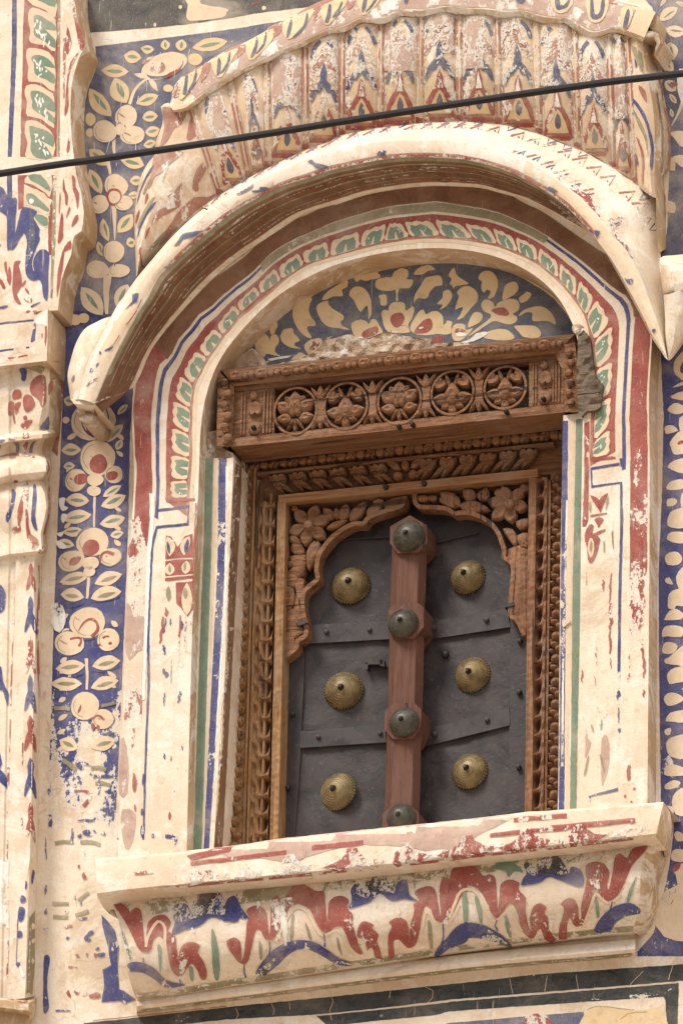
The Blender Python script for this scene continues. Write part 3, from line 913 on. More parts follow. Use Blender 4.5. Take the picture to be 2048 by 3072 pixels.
crr = F6([(1375, 540), (1330, 620), (1290, 700), (1280, 880), (1265, 1050), (1225, 1180)])
ctr, cbr = resample(c_top, n), resample(c_bot, n)
prof = [(0.0, -0.125), (0.14, -0.148), (0.32, -0.158), (0.52, -0.156), (0.72, -0.135), (0.88, -0.100), (0.97, -0.075), (1.0, -0.055)]
lft, rgt = resample(cl, 40), resample(crr, 40)
rws = []
for t, y in prof:
    k = min(39, int(t*39))
    xl, xr = lft[k], rgt[k]
    r = []
    for i in range(n):
        u = i/(n-1)
        base = (ctr[i][0]+(cbr[i][0]-ctr[i][0])*t, ctr[i][1]+(cbr[i][1]-ctr[i][1])*t)
        dl = xl[0]-(ctr[0][0]+(cbr[0][0]-ctr[0][0])*t)
        dr = xr[0]-(ctr[-1][0]+(cbr[-1][0]-ctr[-1][0])*t)
        dyl = xl[1]-(ctr[0][1]+(cbr[0][1]-ctr[0][1])*t)
        dyr = xr[1]-(ctr[-1][1]+(cbr[-1][1]-ctr[-1][1])*t)
        r.append((base[0]+dl*(1-u)+dr*u, base[1]+dyl*(1-u)+dyr*u, y))
    rws.append(r)
rr = []
cols = [sm([r[i] for r in rws], 3, False) for i in range(n)]
rr = [[cols[i][k] for i in range(n)] for k in range(len(cols[0]))]
P3 = [[P(*q) for q in r] for r in rr]
cove.loft(P3+[[Vector((q.x, 0.002, q.z+0.01)) for q in P3[-1]]], 'plaster')
for side in (0, -1):
    col = [r[side] for r in P3]
    s = -1 if side == 0 else 1
    mid_ = [Vector((q.x+s*0.012, q.y*0.6, q.z)) for q in col]
    back = [Vector((q.x+s*0.010, 0.002, q.z)) for q in col]
    cove.loft([col, mid_, back], 'ochre_shade' if side else 'plaster')  # right end again takes its side shade from the colour
cove.base_done()
mou = Mesh('base_moulding')
m0 = [(410, 3004), (520, 2990), (680, 2968), (1000, 2927), (1380, 2879), (1600, 2858), (1817, 2840), (1905, 2832)]
mr = resample(m0, 50)
mp = [(-14, -0.03), (6, -0.062), (16, -0.066), (26, -0.058), (34, -0.04), (38, -0.012), (40, 0.002)]
mou.loft_px([[(a, b+d, y) for a, b in mr] for d, y in mp], 'plaster')
mou.base_done()

# ------------------------------------------------------------------ engaged pier and column at the left
pil = thing('engaged_column', 'painted engaged column carrying a scalloped pier with green leaf panels', 'column', P(40, 3060, 0))
pier = Mesh('upper_pier')
pr = [(223, -60), (223, 0), (237, 78), (244, 105), (254, 137), (241, 162), (225, 211), (215, 254), (211, 332), (215, 411), (229, 524), (241, 569), (250, 622), (251, 645), (244, 692), (223, 706), (217, 735), (213, 764), (196, 804), (184, 843), (178, 890), (174, 930)]
pier.prism(sm(pr, 2, False)+[(-90, 945), (-90, -60)], -0.13, 0.132, 'plaster', smat='ochre_shade')  # pier sides coloured darker to carry their shade
pier.base_done()
imp = Mesh('impost_block')
imp.prism([(-90, 948), (100, 932), (103, 950), (118, 938), (144, 926), (143, 1000), (140, 1082), (-90, 1108)], -0.165, 0.168, 'plaster', smat='ochre_shade')  # block sides darkened in the same way
imp.base_done()
cap = Mesh('capital')
prof = [(1086, 134, 192, .15), (1100, 126, 190, .125), (1130, 128, 188, .12), (1165, 132, 186, .125), (1220, 128, 184, .122), (1265, 118, 182, .112), (1292, 116, 181, .112), (1302, 128, 180, .13), (1314, 126, 178, .13), (1322, 112, 170, .10), (1345, 108, 160, .098), (1366, 112, 155, .104), (1378, 128, 153, .125), (1396, 138, 154, .135), (1414, 138, 155, .132), (1430, 128, 152, .118), (1440, 116, 148, .10), (1452, 120, 148, .105), (1480, 134, 151, .12), (1520, 140, 154, .125), (1560, 132, 150, .12), (1600, 122, 143, .112), (1630, 124, 141, .115), (1652, 126, 143, .115), (1664, 112, 138, .10)]
def colrow(py, a, b, d, g=50):
    s = 0.105*(a+90)
    return [(-90, py+s*1.9, -d), (g-24, py+0.105*(a-g+24), -d), (g-18, py+0.105*(a-g+18), -d+.006), (g-6, py+0.105*(a-g+6), -d+.006), (g, py+0.105*(a-g), -d), (a, py, -d), (a+(b-a)*0.35, py-2, -d*0.82), (a+(b-a)*0.72, py-4, -d*0.45), (b, py-8, 0.003)]
cap.loft_px([colrow(*q)[:7] for q in prof], 'plaster')
cap.loft_px([colrow(*q)[6:] for q in prof], 'ochre_shade')  # flank in darker ochre: form shading painted on
cap.base_done()
shaft = Mesh('shaft')
prof = [(1662, 112, 138, .10), (1680, 102, 126, .096), (1740, 100, 125, .094), (1900, 106, 125, .094), (2200, 98, 120, .094), (2500, 92, 116, .094), (2700, 84, 110, .094), (2960, 76, 106, .094), (2996, 74, 104, .094)]
shaft.loft_px([colrow(p, a, b, d, 50-(p-1660)*0.018) for p, a, b, d in prof], 'plaster')
shaft.base_done()
bas = Mesh('column_base')
bas.loft_px([[(-90, 2985, -.10), (80, 3003, -.10), (100, 2998, -.06), (106, 2994, .002)], [(-90, 2990, -.125), (84, 3010, -.125), (104, 3004, -.06), (110, 2998, .002)], [(-90, 3012, -.125), (86, 3034, -.125), (104, 3026, -.06), (108, 3020, .002)], [(-90, 3022, -.08), (92, 3050, -.09), (102, 3042, -.05), (106, 3036, .002)], [(-90, 3140, -.10), (30, 3150, -.10), (60, 3140, -.05), (70, 3130, .002)]], 'ochre_shade')
bas.base_done()

# ------------------------------------------------------------------ cable crossing in front
cab = Mesh('black_cable')
pts = [(-2600, 915), (-1500, 765), (0, 520), (300, 476), (700, 416), (1100, 352), (1400, 306), (1700, 262), (2048, 219), (3500, 60), (4800, -60)]
pp = [P(a, b, -1.5) for a, b in sm(pts, 5, False)]
rows = []
for i, q in enumerate(pp):
    t = (pp[min(i+1, len(pp)-1)]-pp[max(i-1, 0)]).normalized()
    u = t.cross(Vector((0, 1, 0))).normalized()
    v = t.cross(u)
    rows.append([q+(u*cos(2*pi*k/10)+v*sin(2*pi*k/10))*0.0106 for k in range(10)])
cab.loft(rows, 'cable', True)
o = cab.build()
o['label'], o['category'] = 'thin black electric cable slanting across in front of the canopy', 'cable'
# ================================================================== the carved wooden window
win = thing('carved_window', 'carved brown wooden window with pierced lintel, cusped arch and closed iron shutters', 'window', P(1200, 2500, 0.12))
C5, C4, C1, C2, C3 = Q(820, 1380, 3.136), Q(1240, 1300, 3.136), Q(640, 1000, 4.3556), Q(960, 1000, 4.3556), Q(1280, 960, 3.92)
R7, R8 = Q(1160, 1500, 3.409), Q(1160, 2020, 3.409)
T5 = Q(640, 1980, 4.054)
G2 = Q(600, 1480, 2.24)

def quad(x0, y0, x1, y1, x2, y2, x3, y3):
    return [(x0, y0), (x1, y1), (x2, y2), (x3, y3)]

# ---- frame: left stile, right stile, head
fL = Mesh('left_stile')
xl = lambda y: 662+(723-662)*(2545-y)/(2545-1480)       # outer left edge
xm = lambda y: 735+(768-735)*(2560-y)/(2560-1480)       # groove between outer and inner strip
xi = lambda y: 834+(857-834)*(2517-y)/(2517-1511)       # inner edge
def vstrip(m, f0, f1, y0, y1, depth, thick, mat, n=14, rough=0.0):
    poly = [(f0(y0+(y1-y0)*i/n), y0+(y1-y0)*i/n) for i in range(n+1)]+[(f1(y1+(y0-y1)*i/n), y1+(y0-y1)*i/n) for i in range(n+1)]
    m.prism(poly, depth, thick, mat, step=22 if rough else None, rough=rough)
YB = 2590
vstrip(fL, lambda y: xl(y)-14, lambda y: xi(y)-3, 1330, YB, Y_FRAME+0.064, 0.06, 'tan')          # carving ground
vstrip(fL, lambda y: xl(y)-12, lambda y: xl(y)+9, 1340, YB, Y_FRAME+0.004, 0.05, 'tan')          # outer bead
vstrip(fL, lambda y: xm(y)-9, lambda y: xm(y)-1, 1400, YB, Y_FRAME+0.004, 0.05, 'tan')           # middle beads
vstrip(fL, lambda y: xm(y)+2, lambda y: xm(y)+11, 1440, YB, Y_FRAME-0.002, 0.05, 'tan')
vstrip(fL, lambda y: xi(y)-25, xi, 1506, YB, Y_FRAME-0.004, 0.085, 'tan')                        # plain inner fillet
vstrip(fL, lambda y: xm(y)+42, lambda y: xm(y)+49, 1480, YB, Y_FRAME+0.006, 0.04, 'tan')
oL = fL.build(win)
def seg_mesh(name, mat, fn, nu=18, nv=20):
    """one carved repeat: u across 0..1, v down 0..1; fn gives the height above the ground in metres"""
    vs, fs = [], []
    for j in range(nv+1):
        for i in range(nu+1):
            u, v = i/nu, j/nv
            vs.append((u-0.5, -fn(u, v), 0.5-v))
    for j in range(nv):
        for i in range(nu):
            a = j*(nu+1)+i
            fs.append((a, a+nu+1, a+nu+2, a+1))
    me = bpy.data.meshes.new(name)
    me.from_pydata(vs, [], fs)
    me.materials.append(MT[mat])
    me.polygons.foreach_set('use_smooth', [True]*len(me.polygons))
    me.set_sharp_from_angle(angle=radians(40))
    return me
def put_seg(me, name, parent, x0, x1, y0, y1, slope, depth, lean):
    c = P((x0+x1)/2+(lean*(y1-y0)/2), (y0+y1)/2, depth)
    o = bpy.data.objects.new(name, me)
    COL.objects.link(o)
    o.location = c
    o.scale = ((x1-x0)/1000/0.945, 1.0, (y1-y0)/1000/0.925)
    WORLD[o.name] = c.copy()
    adopt(o, parent)
    return o
def gau(x, c, w):
    return math.exp(-((x-c)/w)**2)
def domes(u, v, lst):
    h = 0
    for cu, cv, ru, rv, hh in lst:
        for dv in (-1, 0, 1):
            d = ((u-cu)/ru)**2+((v-cv-dv)/rv)**2
            if d < 1:
                h = max(h, hh*(1-d)**0.45)
    return h
def saw(t):
    t = t % 1.0
    return t/0.80 if t < 0.80 else 1-(t-0.80)/0.20
def f_leafL(u, v):     # leaf rising slowly, then falling away into a deep hole
    t = v+0.42*(u-0.62)**2*2.4-0.16*u
    big = 0.026-0.062*(1-saw(t+0.62))*gau(u, 0.70, 0.22)
    lit = 0.013*(1-saw(t*1.0+0.15))*gau(u, 0.18, 0.17)
    vein = 0.0028*abs(sin(9*pi*u))*gau(u, 0.6, 0.35)
    return max(-0.038, big-lit-vein+0.006*gau(u, 0.4, 0.08))
def f_leafR(u, v):
    t = v+0.30*(u-0.3)
    hole = 0.060*(1-saw(t+0.62))*gau(u, 0.45, 0.20)
    return max(-0.038, 0.026-hole-0.009*(1-saw(t+0.1))*gau(u, 0.9, 0.14)-0.003*abs(sin(8*pi*u)))
def f_scroll(u, v):
    h = domes(u, v, [(0.55, 0.25, 0.34, 0.20, 0.020), (0.45, 0.62, 0.30, 0.13, 0.022), (0.72, 0.80, 0.26, 0.14, 0.018), (0.24, 0.88, 0.20, 0.10, 0.016), (0.2, 0.45, 0.16, 0.09, 0.013)])
    d = hypot((u-0.55)/0.34, (v-0.25)/0.20)
    h -= 0.006*gau(d, 0.62, 0.14)
    return h+0.004*gau(u, 0.9, 0.08)
SG_L, SG_R, SG_S, SG_SR = seg_mesh('leaf_repeat', 'tan', f_leafL), seg_mesh('leaf_repeat', 'woodv', f_leafR), seg_mesh('scroll_repeat', 'tan', f_scroll), seg_mesh('scroll_repeat', 'woodv', f_scroll)
y = 1512.0
k = 0
while y < 2560:
    hgt = 56 + (k % 3)*2
    put_seg(SG_L, 'carved_leaf', oL, xm(y)+12, xi(y)-24, y, y+hgt, 0, Y_FRAME+0.022, -0.025)
    y += hgt
    k += 1
y = 1400.0
k = 0
while y < 2560:
    hgt = 72 + (k % 3)*3
    put_seg(SG_S, 'carved_scroll', oL, xl(y)+8, xm(y)-8, y, y+hgt, 0, Y_FRAME+0.018, -0.045)
    y += hgt
    k += 1

fR = Mesh('right_stile')
ri = lambda y: 1586-(1586-1573)*(y-1434)/(2433-1434)
vstrip(fR, lambda y: ri(y)+4, lambda y: ri(y)+150, 1260, 2520, Y_FRAME+0.064, 0.06, 'woodv')
vstrip(fR, ri, lambda y: ri(y)+22, 1432, 2520, Y_FRAME-0.004, 0.085, 'woodv')
vstrip(fR, lambda y: ri(y)+58, lambda y: ri(y)+66, 1440, 2520, Y_FRAME+0.004, 0.04, 'woodv')
vstrip(fR, lambda y: ri(y)+108, lambda y: ri(y)+140, 1300, 2520, Y_FRAME+0.002, 0.04, 'woodv')
oR = fR.build(win)
y = 1440.0
k = 0
while y < 2450:
    hgt = 53 + (k % 3)*2
    put_seg(SG_R, 'carved_leaf', oR, ri(y)+20, ri(y)+62, y, y+hgt, 0, Y_FRAME+0.022, -0.01)
    y += hgt
    k += 1
y = 1420.0
k = 0
while y < 2450:
    hgt = 66 + (k % 3)*2
    put_seg(SG_SR, 'carved_scroll', oR, ri(y)+65, ri(y)+108, y, y+hgt, 0, Y_FRAME+0.018, -0.01)
    y += hgt
    k += 1

fH = Mesh('head')
hb = lambda x: 1508-(x-850)*(1508-1433)/(1586-850)       # lower edge of the head
def hstrip(m, x0, x1, d0, d1, depth, thick, mat, n=12):
    poly = [(x0+(x1-x0)*i/n, hb(x0+(x1-x0)*i/n)-d0) for i in range(n+1)]+[(x1+(x0-x1)*i/n, hb(x1+(x0-x1)*i/n)-d1) for i in range(n+1)]
    m.prism(poly, depth, thick, mat)
hstrip(fH, 705, 1700, 172, 4, Y_FRAME+0.036, 0.10, 'wood')
hstrip(fH, 835, 1612, 24, 0, Y_FRAME-0.006, 0.095, 'tanx')
hstrip(fH, 770, 1660, 100, 91, Y_FRAME-0.001, 0.05, 'wood')
hstrip(fH, 720, 1690, 160, 148, Y_FRAME-0.001, 0.05, 'wood')
oH = fH.build(win)
for i in range(7):       # mirrored heart-and-blade rows
    for sgn in (-1, 1):
        x = 1208+sgn*(72+i*60)
        if x < 815 or x > 1625:
            continue
        t = hb(x)
        put('heart', 'wood', 'carved_heart', oH, (x, t-50), (x+1, t-88), 46, Y_FRAME+0.010, 0.013)
        put('leaf', 'wood', 'carved_blade', oH, (x+sgn*4, t-64), (x-sgn*46, t-25+sgn*4), 17, Y_FRAME+0.014, 0.014)
        put('leaf', 'wood', 'carved_blade', oH, (x+sgn*31, t-86-sgn*2), (x-sgn*18, t-24+sgn*2), 19, Y_FRAME+0.012, 0.014)
t = hb(1215)
for dx, dy, r in ((-22, 42, 14), (24, 47, 14)):
    dot('wood', 'carved_bead', oH, (1215+dx, t-dy), r, Y_FRAME+0.010, 0.010)
for a, b in (((1200, t-62), (1160, t-92)), ((1232, t-66), (1272, t-100)), ((1215, t-58), (1216, t-96))):
    put('leaf', 'wood', 'carved_leaf', oH, a, b, 24, Y_FRAME+0.008, 0.011)
x = 735.0
k = 0
while x < 1670:          # small scroll row above
    t = hb(x)
    dot('wood', 'carved_bead', oH, (x, t-121), 15, Y_FRAME+0.010, 0.011)
    put('leaf', 'wood', 'carved_leaf', oH, (x+14, t-108), (x+36, t-142), 20, Y_FRAME+0.010, 0.011)
    put('leaf', 'wood', 'carved_leaf', oH, (x+44, t-141), (x+30, t-106), 16, Y_FRAME+0.011, 0.010)
    x += 58
    k += 1
for c in (C5([(1060, 258)])[0], C5([(1420, 225)])[0]):
    dot('nail', 'nail', oH, c, 8, Y_FRAME-0.008, 0.014)

# ---- lintel
YL = -0.035
li = Mesh('lintel')
f_bl, f_br = (693, 1341), (1692, 1236)
lin = lambda x, a, b: a[1]+(b[1]-a[1])*(x-a[0])/(b[0]-a[0])
bot = lambda x: lin(x, f_bl, f_br)
top = lambda x: lin(x, (665, 1110), (1722, 1003))
stp = lambda x: lin(x, (702, 1158), (1660, 1061))
def lstrip(m, x0, x1, fa, fb, depth, thick, mat, n=12, step=None, rough=0.0):
    poly = [(x0+(x1-x0)*i/n, fa(x0+(x1-x0)*i/n)) for i in range(n+1)]+[(x1+(x0-x1)*i/n, fb(x1+(x0-x1)*i/n)) for i in range(n+1)]
    m.prism(poly, depth, thick, mat, step=step, rough=rough)
pb = lambda x: bot(x)-26       # lower edge of the pierced field
pt = lambda x: stp(x)+16       # upper edge of the pierced field
                       # dark back of the openings
lstrip(li, 692, 1692, bot, pb, YL, 0.13, 'wood', step=24, rough=0.004)         # bottom rail
lstrip(li, 704, 1690, pt, stp, YL+0.004, 0.06, 'wood')                         # upper fascia
lstrip(li, 698, 822, pb, pt, YL+0.008, 0.05, 'wood')                           # left end block
lstrip(li, 1586, 1690, pb, pt, YL+0.008, 0.05, 'wood', step=14, rough=0.004)   # right end block
# projecting cornice strip and side strips, mitred
cs0 = [(x, top(x)) for x in (665, 900, 1150, 1400, 1655, 1722)]
cs1 = [(x, stp(x)) for x in (702, 920, 1160, 1400, 1640, 1664)]
A, B = resample(cs0, 40), resample(cs1, 40)
jj = lambda r, d: [(a, b+d*noise.noise(Vector((a*0.03, b*0.03, d))), y) for a, b, y in r]
li.loft_px([blend(A, B, -0.04, YL+0.05), blend(A, B, 0, YL-0.028), jj(blend(A, B, 0.3, YL-0.026), 3), blend(A, B, 0.72, YL-0.018), blend(A, B, 1.0, YL-0.010), blend(A, B, 1.01, YL+0.03)], 'wood')
sl0 = [(654, 1112), (652, 1200), (650, 1290), (650, 1338)]
sl1 = [(703, 1160), (701, 1230), (697, 1300), (693, 1340)]
A, B = resample(sl0, 16), resample(sl1, 16)
li.loft_px([blend(A, B, -0.05, YL+0.10), blend(A, B, 0, YL-0.022), blend(A, B, 0.5, YL-0.024), blend(A, B, 1.0, YL-0.006), blend(A, B, 1.01, YL+0.03)], 'wood')
li.loft_px([blend(A, B, 0, YL-0.022)[-1:]+blend(A, B, 1, YL-0.006)[-1:], blend(A, B, 0, YL+0.1)[-1:]+blend(A, B, 1, YL+0.1)[-1:]], 'wood')
sr0 = [(1692, 1236), (1691, 1180), (1690, 1120), (1664, 1062)]
sr1 = [(1732, 1236), (1732, 1180), (1731, 1090), (1722, 1004)]
A, B = resample(sr0, 16), resample(sr1, 16)
li.loft_px([blend(A, B, 0, YL+0.02), blend(A, B, 0.01, YL-0.012), blend(A, B, 0.5, YL-0.022), blend(A, B, 1.0, YL-0.018), blend(A, B, 1.02, YL+0.12)], 'wood')
# incised bars of the end blocks
for x in (722, 731, 789, 800, 809):
    li.prism([(x-2.5, pb(x)-6), (x+2.5, pb(x)-6), (x+2.5+4, pt(x)+6), (x-2.5+4, pt(x)+6)], YL+0.002, 0.02, 'wood')
for x in (1598, 1606, 1658, 1666, 1676):
    li.prism([(x-2.2, pb(x)-8), (x+2.2, pb(x)-8), (x+2.2+1, pt(x)+6), (x-2.2+1, pt(x)+6)], YL+0.003, 0.02, 'wood')
oLi = li.build(win)
# carved cornice: pairs of beads with leaf lobes between
for i in range(13):
    x = 690+i*77
    yy = top(x)
    put('leaf', 'wood', 'carved_lobe', oLi, (x+2, yy+34), (x+32, yy+8), 34, YL-0.022, 0.014)
    put('leaf', 'wood', 'carved_lobe', oLi, (x+38, yy+30), (x+12, yy+6), 26, YL-0.022, 0.012)
    dot('wood', 'carved_bead', oLi, (x+48, yy+22), 10, YL-0.022, 0.014)
    dot('wood', 'carved_bead', oLi, (x+66, yy+19), 10, YL-0.022, 0.014)
for i in range(6):
    y = 1150+i*33
    dot('wood', 'carved_bead', oLi, (677+(i % 2)*10-2, y), 13, YL-0.018, 0.013)
    put('leaf', 'wood', 'carved_lobe', oLi, (668, y+18), (690, y+8), 16, YL-0.018, 0.011)
for i in range(6):
    y = 1060+i*30
    dot('wood', 'carved_bead', oLi, (1710+(i % 2)*6-3, y), 12, YL-0.018, 0.012)
# end block ornaments
for ox, oy in ((762, 0), (1632, -92)):
    put('leaf', 'wood', 'carved_lozenge', oLi, (ox, 1202+oy), (ox, 1172+oy), 24, YL+0.004, 0.010)
    put('heart', 'wood', 'carved_heart', oLi, (ox+6, 1206+oy), (ox+4, 1250+oy), 42, YL+0.004, 0.010)
    dot('wood', 'carved_bead', oLi, (ox+2, 1285+oy), 20, YL+0.004, 0.010)
for c in ((761, 1283), (664, 1195), (664, 1312), (1630, 1197), (1712, 1075), (1712, 1165), (1196, 1279), (1237, 1273), (1518, 1235)):
    dot('nail', 'nail', oLi, c, 7, YL-0.012, 0.013)
# five pierced roundels
ringmesh = None
def ring_at(cx, cy, rx, ry, wd):
    m = Mesh('roundel_ring')
    n = 30
    def el(k, y):
        return [P(cx+(rx-k)*cos(2*pi*i/n), cy+(ry-k)*sin(2*pi*i/n)-0.10*(rx-k)*cos(2*pi*i/n), y) for i in range(n)]
    m.loft([el(0, YL+0.05), el(0, YL+0.004), el(wd*0.25, YL-0.002), el(wd*0.75, YL-0.002), el(wd, YL+0.004), el(wd, YL+0.05)], 'wood', True)
    return m.build(oLi)
RND = [(886, 1233, 68, 74, 0), (1037, 1218, 69, 74, 1), (1198, 1203, 69, 74, 0), (1357, 1178, 68, 70, 1), (1515, 1163, 67, 68, 1)]
for cx, cy, rx, ry, kind in RND:
    ring_at(cx, cy, rx, ry, 9)
    yy = YL+0.004
    if kind == 0:
        put('leaf', 'wood', 'carved_petal', oLi, (cx, cy-4), (cx, cy-60), 42, yy+0.006, 0.012)
        for s in (-1, 1):
            put('leaf', 'wood', 'carved_petal', oLi, (cx+s*14, cy-24-s*2), (cx+s*30, cy-44-s*2), 22, yy+0.008, 0.011)
            put('leaf', 'wood', 'carved_petal', oLi, (cx+s*10, cy+4-s*2), (cx+s*58, cy-30-s*5), 40, yy+0.006, 0.012)
            put('leaf', 'wood', 'carved_petal', oLi, (cx+s*8, cy+24-s*1), (cx+s*58, cy+20-s*5), 34, yy+0.006, 0.012)
            put('leaf', 'wood', 'carved_bud', oLi, (cx+s*7, cy+18), (cx+s*10, cy-32), 24, yy-0.001, 0.012)
            put('leaf', 'wood', 'carved_stem', oLi, (cx+s*2, cy+22), (cx+s*26, cy+60-s*3), 11, yy+0.006, 0.010)
        put('leaf', 'wood', 'carved_stem', oLi, (cx, cy+66), (cx, cy+20), 13, yy+0.006, 0.010)
    else:
        for s in (-1, 1):
            put('heart', 'wood', 'carved_leaf', oLi, (cx+s*48, cy-14-s*5), (cx+s*24, cy-44-s*3), 40, yy+0.006, 0.012)
            put('leaf', 'wood', 'carved_petal', oLi, (cx+s*6, cy+22-s*1), (cx+s*60, cy+14-s*6), 38, yy+0.006, 0.012)
            put('leaf', 'wood', 'carved_stem', oLi, (cx+s*4, cy-10), (cx+s*22, cy-62-s*2), 12, yy+0.006, 0.010)
            put('leaf', 'wood', 'carved_leaf', oLi, (cx+s*4, cy+30), (cx+s*34, cy+48-s*4), 26, yy+0.008, 0.010)
        put('leaf', 'wood', 'carved_bud', oLi, (cx, cy+40), (cx, cy-30), 48, yy+0.002, 0.014)
        put('leaf', 'wood', 'carved_stem', oLi, (cx, cy+68), (cx, cy+30), 24, yy+0.006, 0.010)
        dot('wood', 'carved_bead', oLi, (cx+2, cy+10), 13, yy-0.004, 0.010)
for i in range(4):       # stems and sprigs between the roundels
    a, b = RND[i], RND[i+1]
    x, yc = (a[0]+b[0])/2, (a[1]+b[1])/2
    m = Mesh('roundel_stem')
    m.prism([(x-13, yc-30), (x+13, yc-33), (x+9, yc), (x+13, yc+30), (x-13, yc+33), (x-9, yc)], YL, 0.05, 'wood')
    m.build(oLi)
    for s in (-1, 0, 1):
        put('leaf', 'wood', 'carved_sprig', oLi, (x, yc-24), (x+s*30, yc-70-s*3+abs(s)*2), 20 if s == 0 else 12, YL+0.004, 0.010)
        put('leaf', 'wood', 'carved_sprig', oLi, (x, yc+24), (x+s*30, yc+66-s*3), 18 if s == 0 else 12, YL+0.004, 0.010)
# tail of the lintel beam, grey end grain, set in the wall at the right
bm_ = Mesh('beam_end')
bm_.prism(sm([(1733, 1008), (1766, 1006), (1774, 1060), (1786, 1128), (1806, 1150), (1800, 1222), (1760, 1232), (1733, 1236)], 2), -0.105, 0.16, 'greyw', step=10, rough=0.012)
bm_.build(win)

# ---- cusped spandrels
def spandrel(rim_pts, solids, petals, center, leaves, mat):
    m = Mesh('cusped_spandrel')
    rp = sm(rim_pts, 3, False)
    m.prism(line(rim_pts, 13, 13, smooth=3), Y_SPAN-0.006, 0.045, mat)
    for s in solids:
        m.prism(sm(s, 2), Y_SPAN+0.002, 0.035, mat, dome=0.007)
    o = m.build(win)
    for p in petals:
        put('petal', mat, 'rosette_petal', o, center, (center[0]+(p[0]-center[0])*1.55, center[1]+(p[1]-center[1])*1.55), 38, Y_SPAN+0.002, 0.009)
    dot(mat, 'rosette_boss', o, center, 15, Y_SPAN-0.010, 0.016)
    for a, b, wd in leaves:
        put('leaf', mat, 'carved_leaf', o, a, b, wd, Y_SPAN+0.002, 0.010)
    return o
rimL = C5([(1235, 340), (1222, 400), (1180, 440), (1050, 480), (950, 512), (885, 545), (845, 595), (760, 597), (660, 645), (560, 715), (490, 795), (440, 865), (410, 950), (405, 1050), (412, 1120), (330, 1190), (285, 1240), (270, 1330), (280, 1440), (300, 1540), (310, 1610), (290, 1660), (225, 1700), (215, 1760), (150, 1820), (80, 1860)])
solL = [C5(s) for s in (
    [(200, 760), (270, 800), (290, 880), (230, 900), (165, 860), (170, 790)],
    [(150, 910), (295, 890), (300, 1000), (270, 1090), (200, 1110), (130, 1060), (180, 1000)],
    [(120, 1060), (180, 1050), (240, 1120), (200, 1200), (130, 1180)],
    [(115, 1190), (190, 1210), (200, 1320), (170, 1400), (110, 1400)],
    [(190, 1120), (290, 1120), (270, 1250), (235, 1330), (250, 1460), (280, 1540), (215, 1560), (190, 1400), (215, 1250)],
    [(120, 1440), (200, 1400), (260, 1560), (300, 1620), (200, 1690), (220, 1770), (90, 1865), (75, 1740), (120, 1600)],
    [(1080, 370), (1225, 340), (1180, 430), (1060, 470), (1040, 420)])]
petL = C5([(250, 525), (385, 492), (465, 570), (432, 700), (310, 745), (208, 668)])
lfL = [(C5([a])[0], C5([b])[0], w) for a, b, w in (
    ((640, 580), (690, 410), 34), ((720, 580), (870, 390), 36), ((500, 650), (700, 570), 22), ((560, 560), (470, 450), 30), ((600, 560), (590, 450), 22),
    ((880, 540), (1020, 400), 36), ((390, 760), (330, 1040), 34), ((420, 760), (390, 960), 22), ((150, 720), (260, 800), 24), ((1050, 400), (930, 400), 24), ((170, 440), (240, 480), 20), ((140, 960), (180, 1010), 22))]
spandrel(rimL, solL, petL, C5([(335, 620)])[0], lfL, 'wood')
rimR = C4([(10, 560), (12, 640), (60, 690), (220, 695), (320, 712), (385, 752), (440, 745), (540, 752), (640, 790), (730, 850), (790, 930), (830, 1030), (850, 1110), (845, 1160)]) + R7([(1200, 590), (1270, 640), (1290, 720), (1285, 800), (1265, 1000), (1262, 1180), (1310, 1205), (1360, 1290), (1400, 1385)])
solR = [C4(s) for s in (
    [(860, 1130), (960, 1060), (1080, 1080), (1085, 1300), (1080, 1568), (930, 1568), (950, 1400), (930, 1250)],
    [(960, 1080), (1020, 1050), (1085, 1090), (1085, 1150), (1000, 1180)],
    [(840, 900), (930, 900), (980, 990), (960, 1070), (900, 1010)],
    [(960, 830), (1080, 800), (1085, 870), (1000, 910)], [(975, 960), (1080, 935), (1085, 1020), (1000, 1060)],
    [(20, 590), (130, 585), (140, 630), (60, 650)], [(135, 590), (215, 585), (210, 635), (150, 635)], [(250, 600), (330, 620), (420, 690), (330, 690), (250, 650)])]
solR.append(R7([(1290, 760), (1450, 760), (1450, 1000), (1445, 1250), (1425, 1390), (1395, 1370), (1330, 1220), (1275, 1180), (1280, 1000)]))
petR = C4([(770, 650), (860, 560), (990, 570), (1015, 690), (915, 785), (795, 765)])
lfR = [(C4([a])[0], C4([b])[0], w) for a, b, w in (
    ((430, 690), (250, 550), 44), ((570, 620), (470, 530), 38), ((630, 640), (690, 510), 36), ((430, 680), (720, 720), 40), ((820, 520), (800, 620), 34), ((1080, 480), (1000, 560), 30), ((1080, 1030), (1010, 1080), 30))]
spandrel(rimR, solR, petR, C4([(905, 672)])[0], lfR, 'woodv')

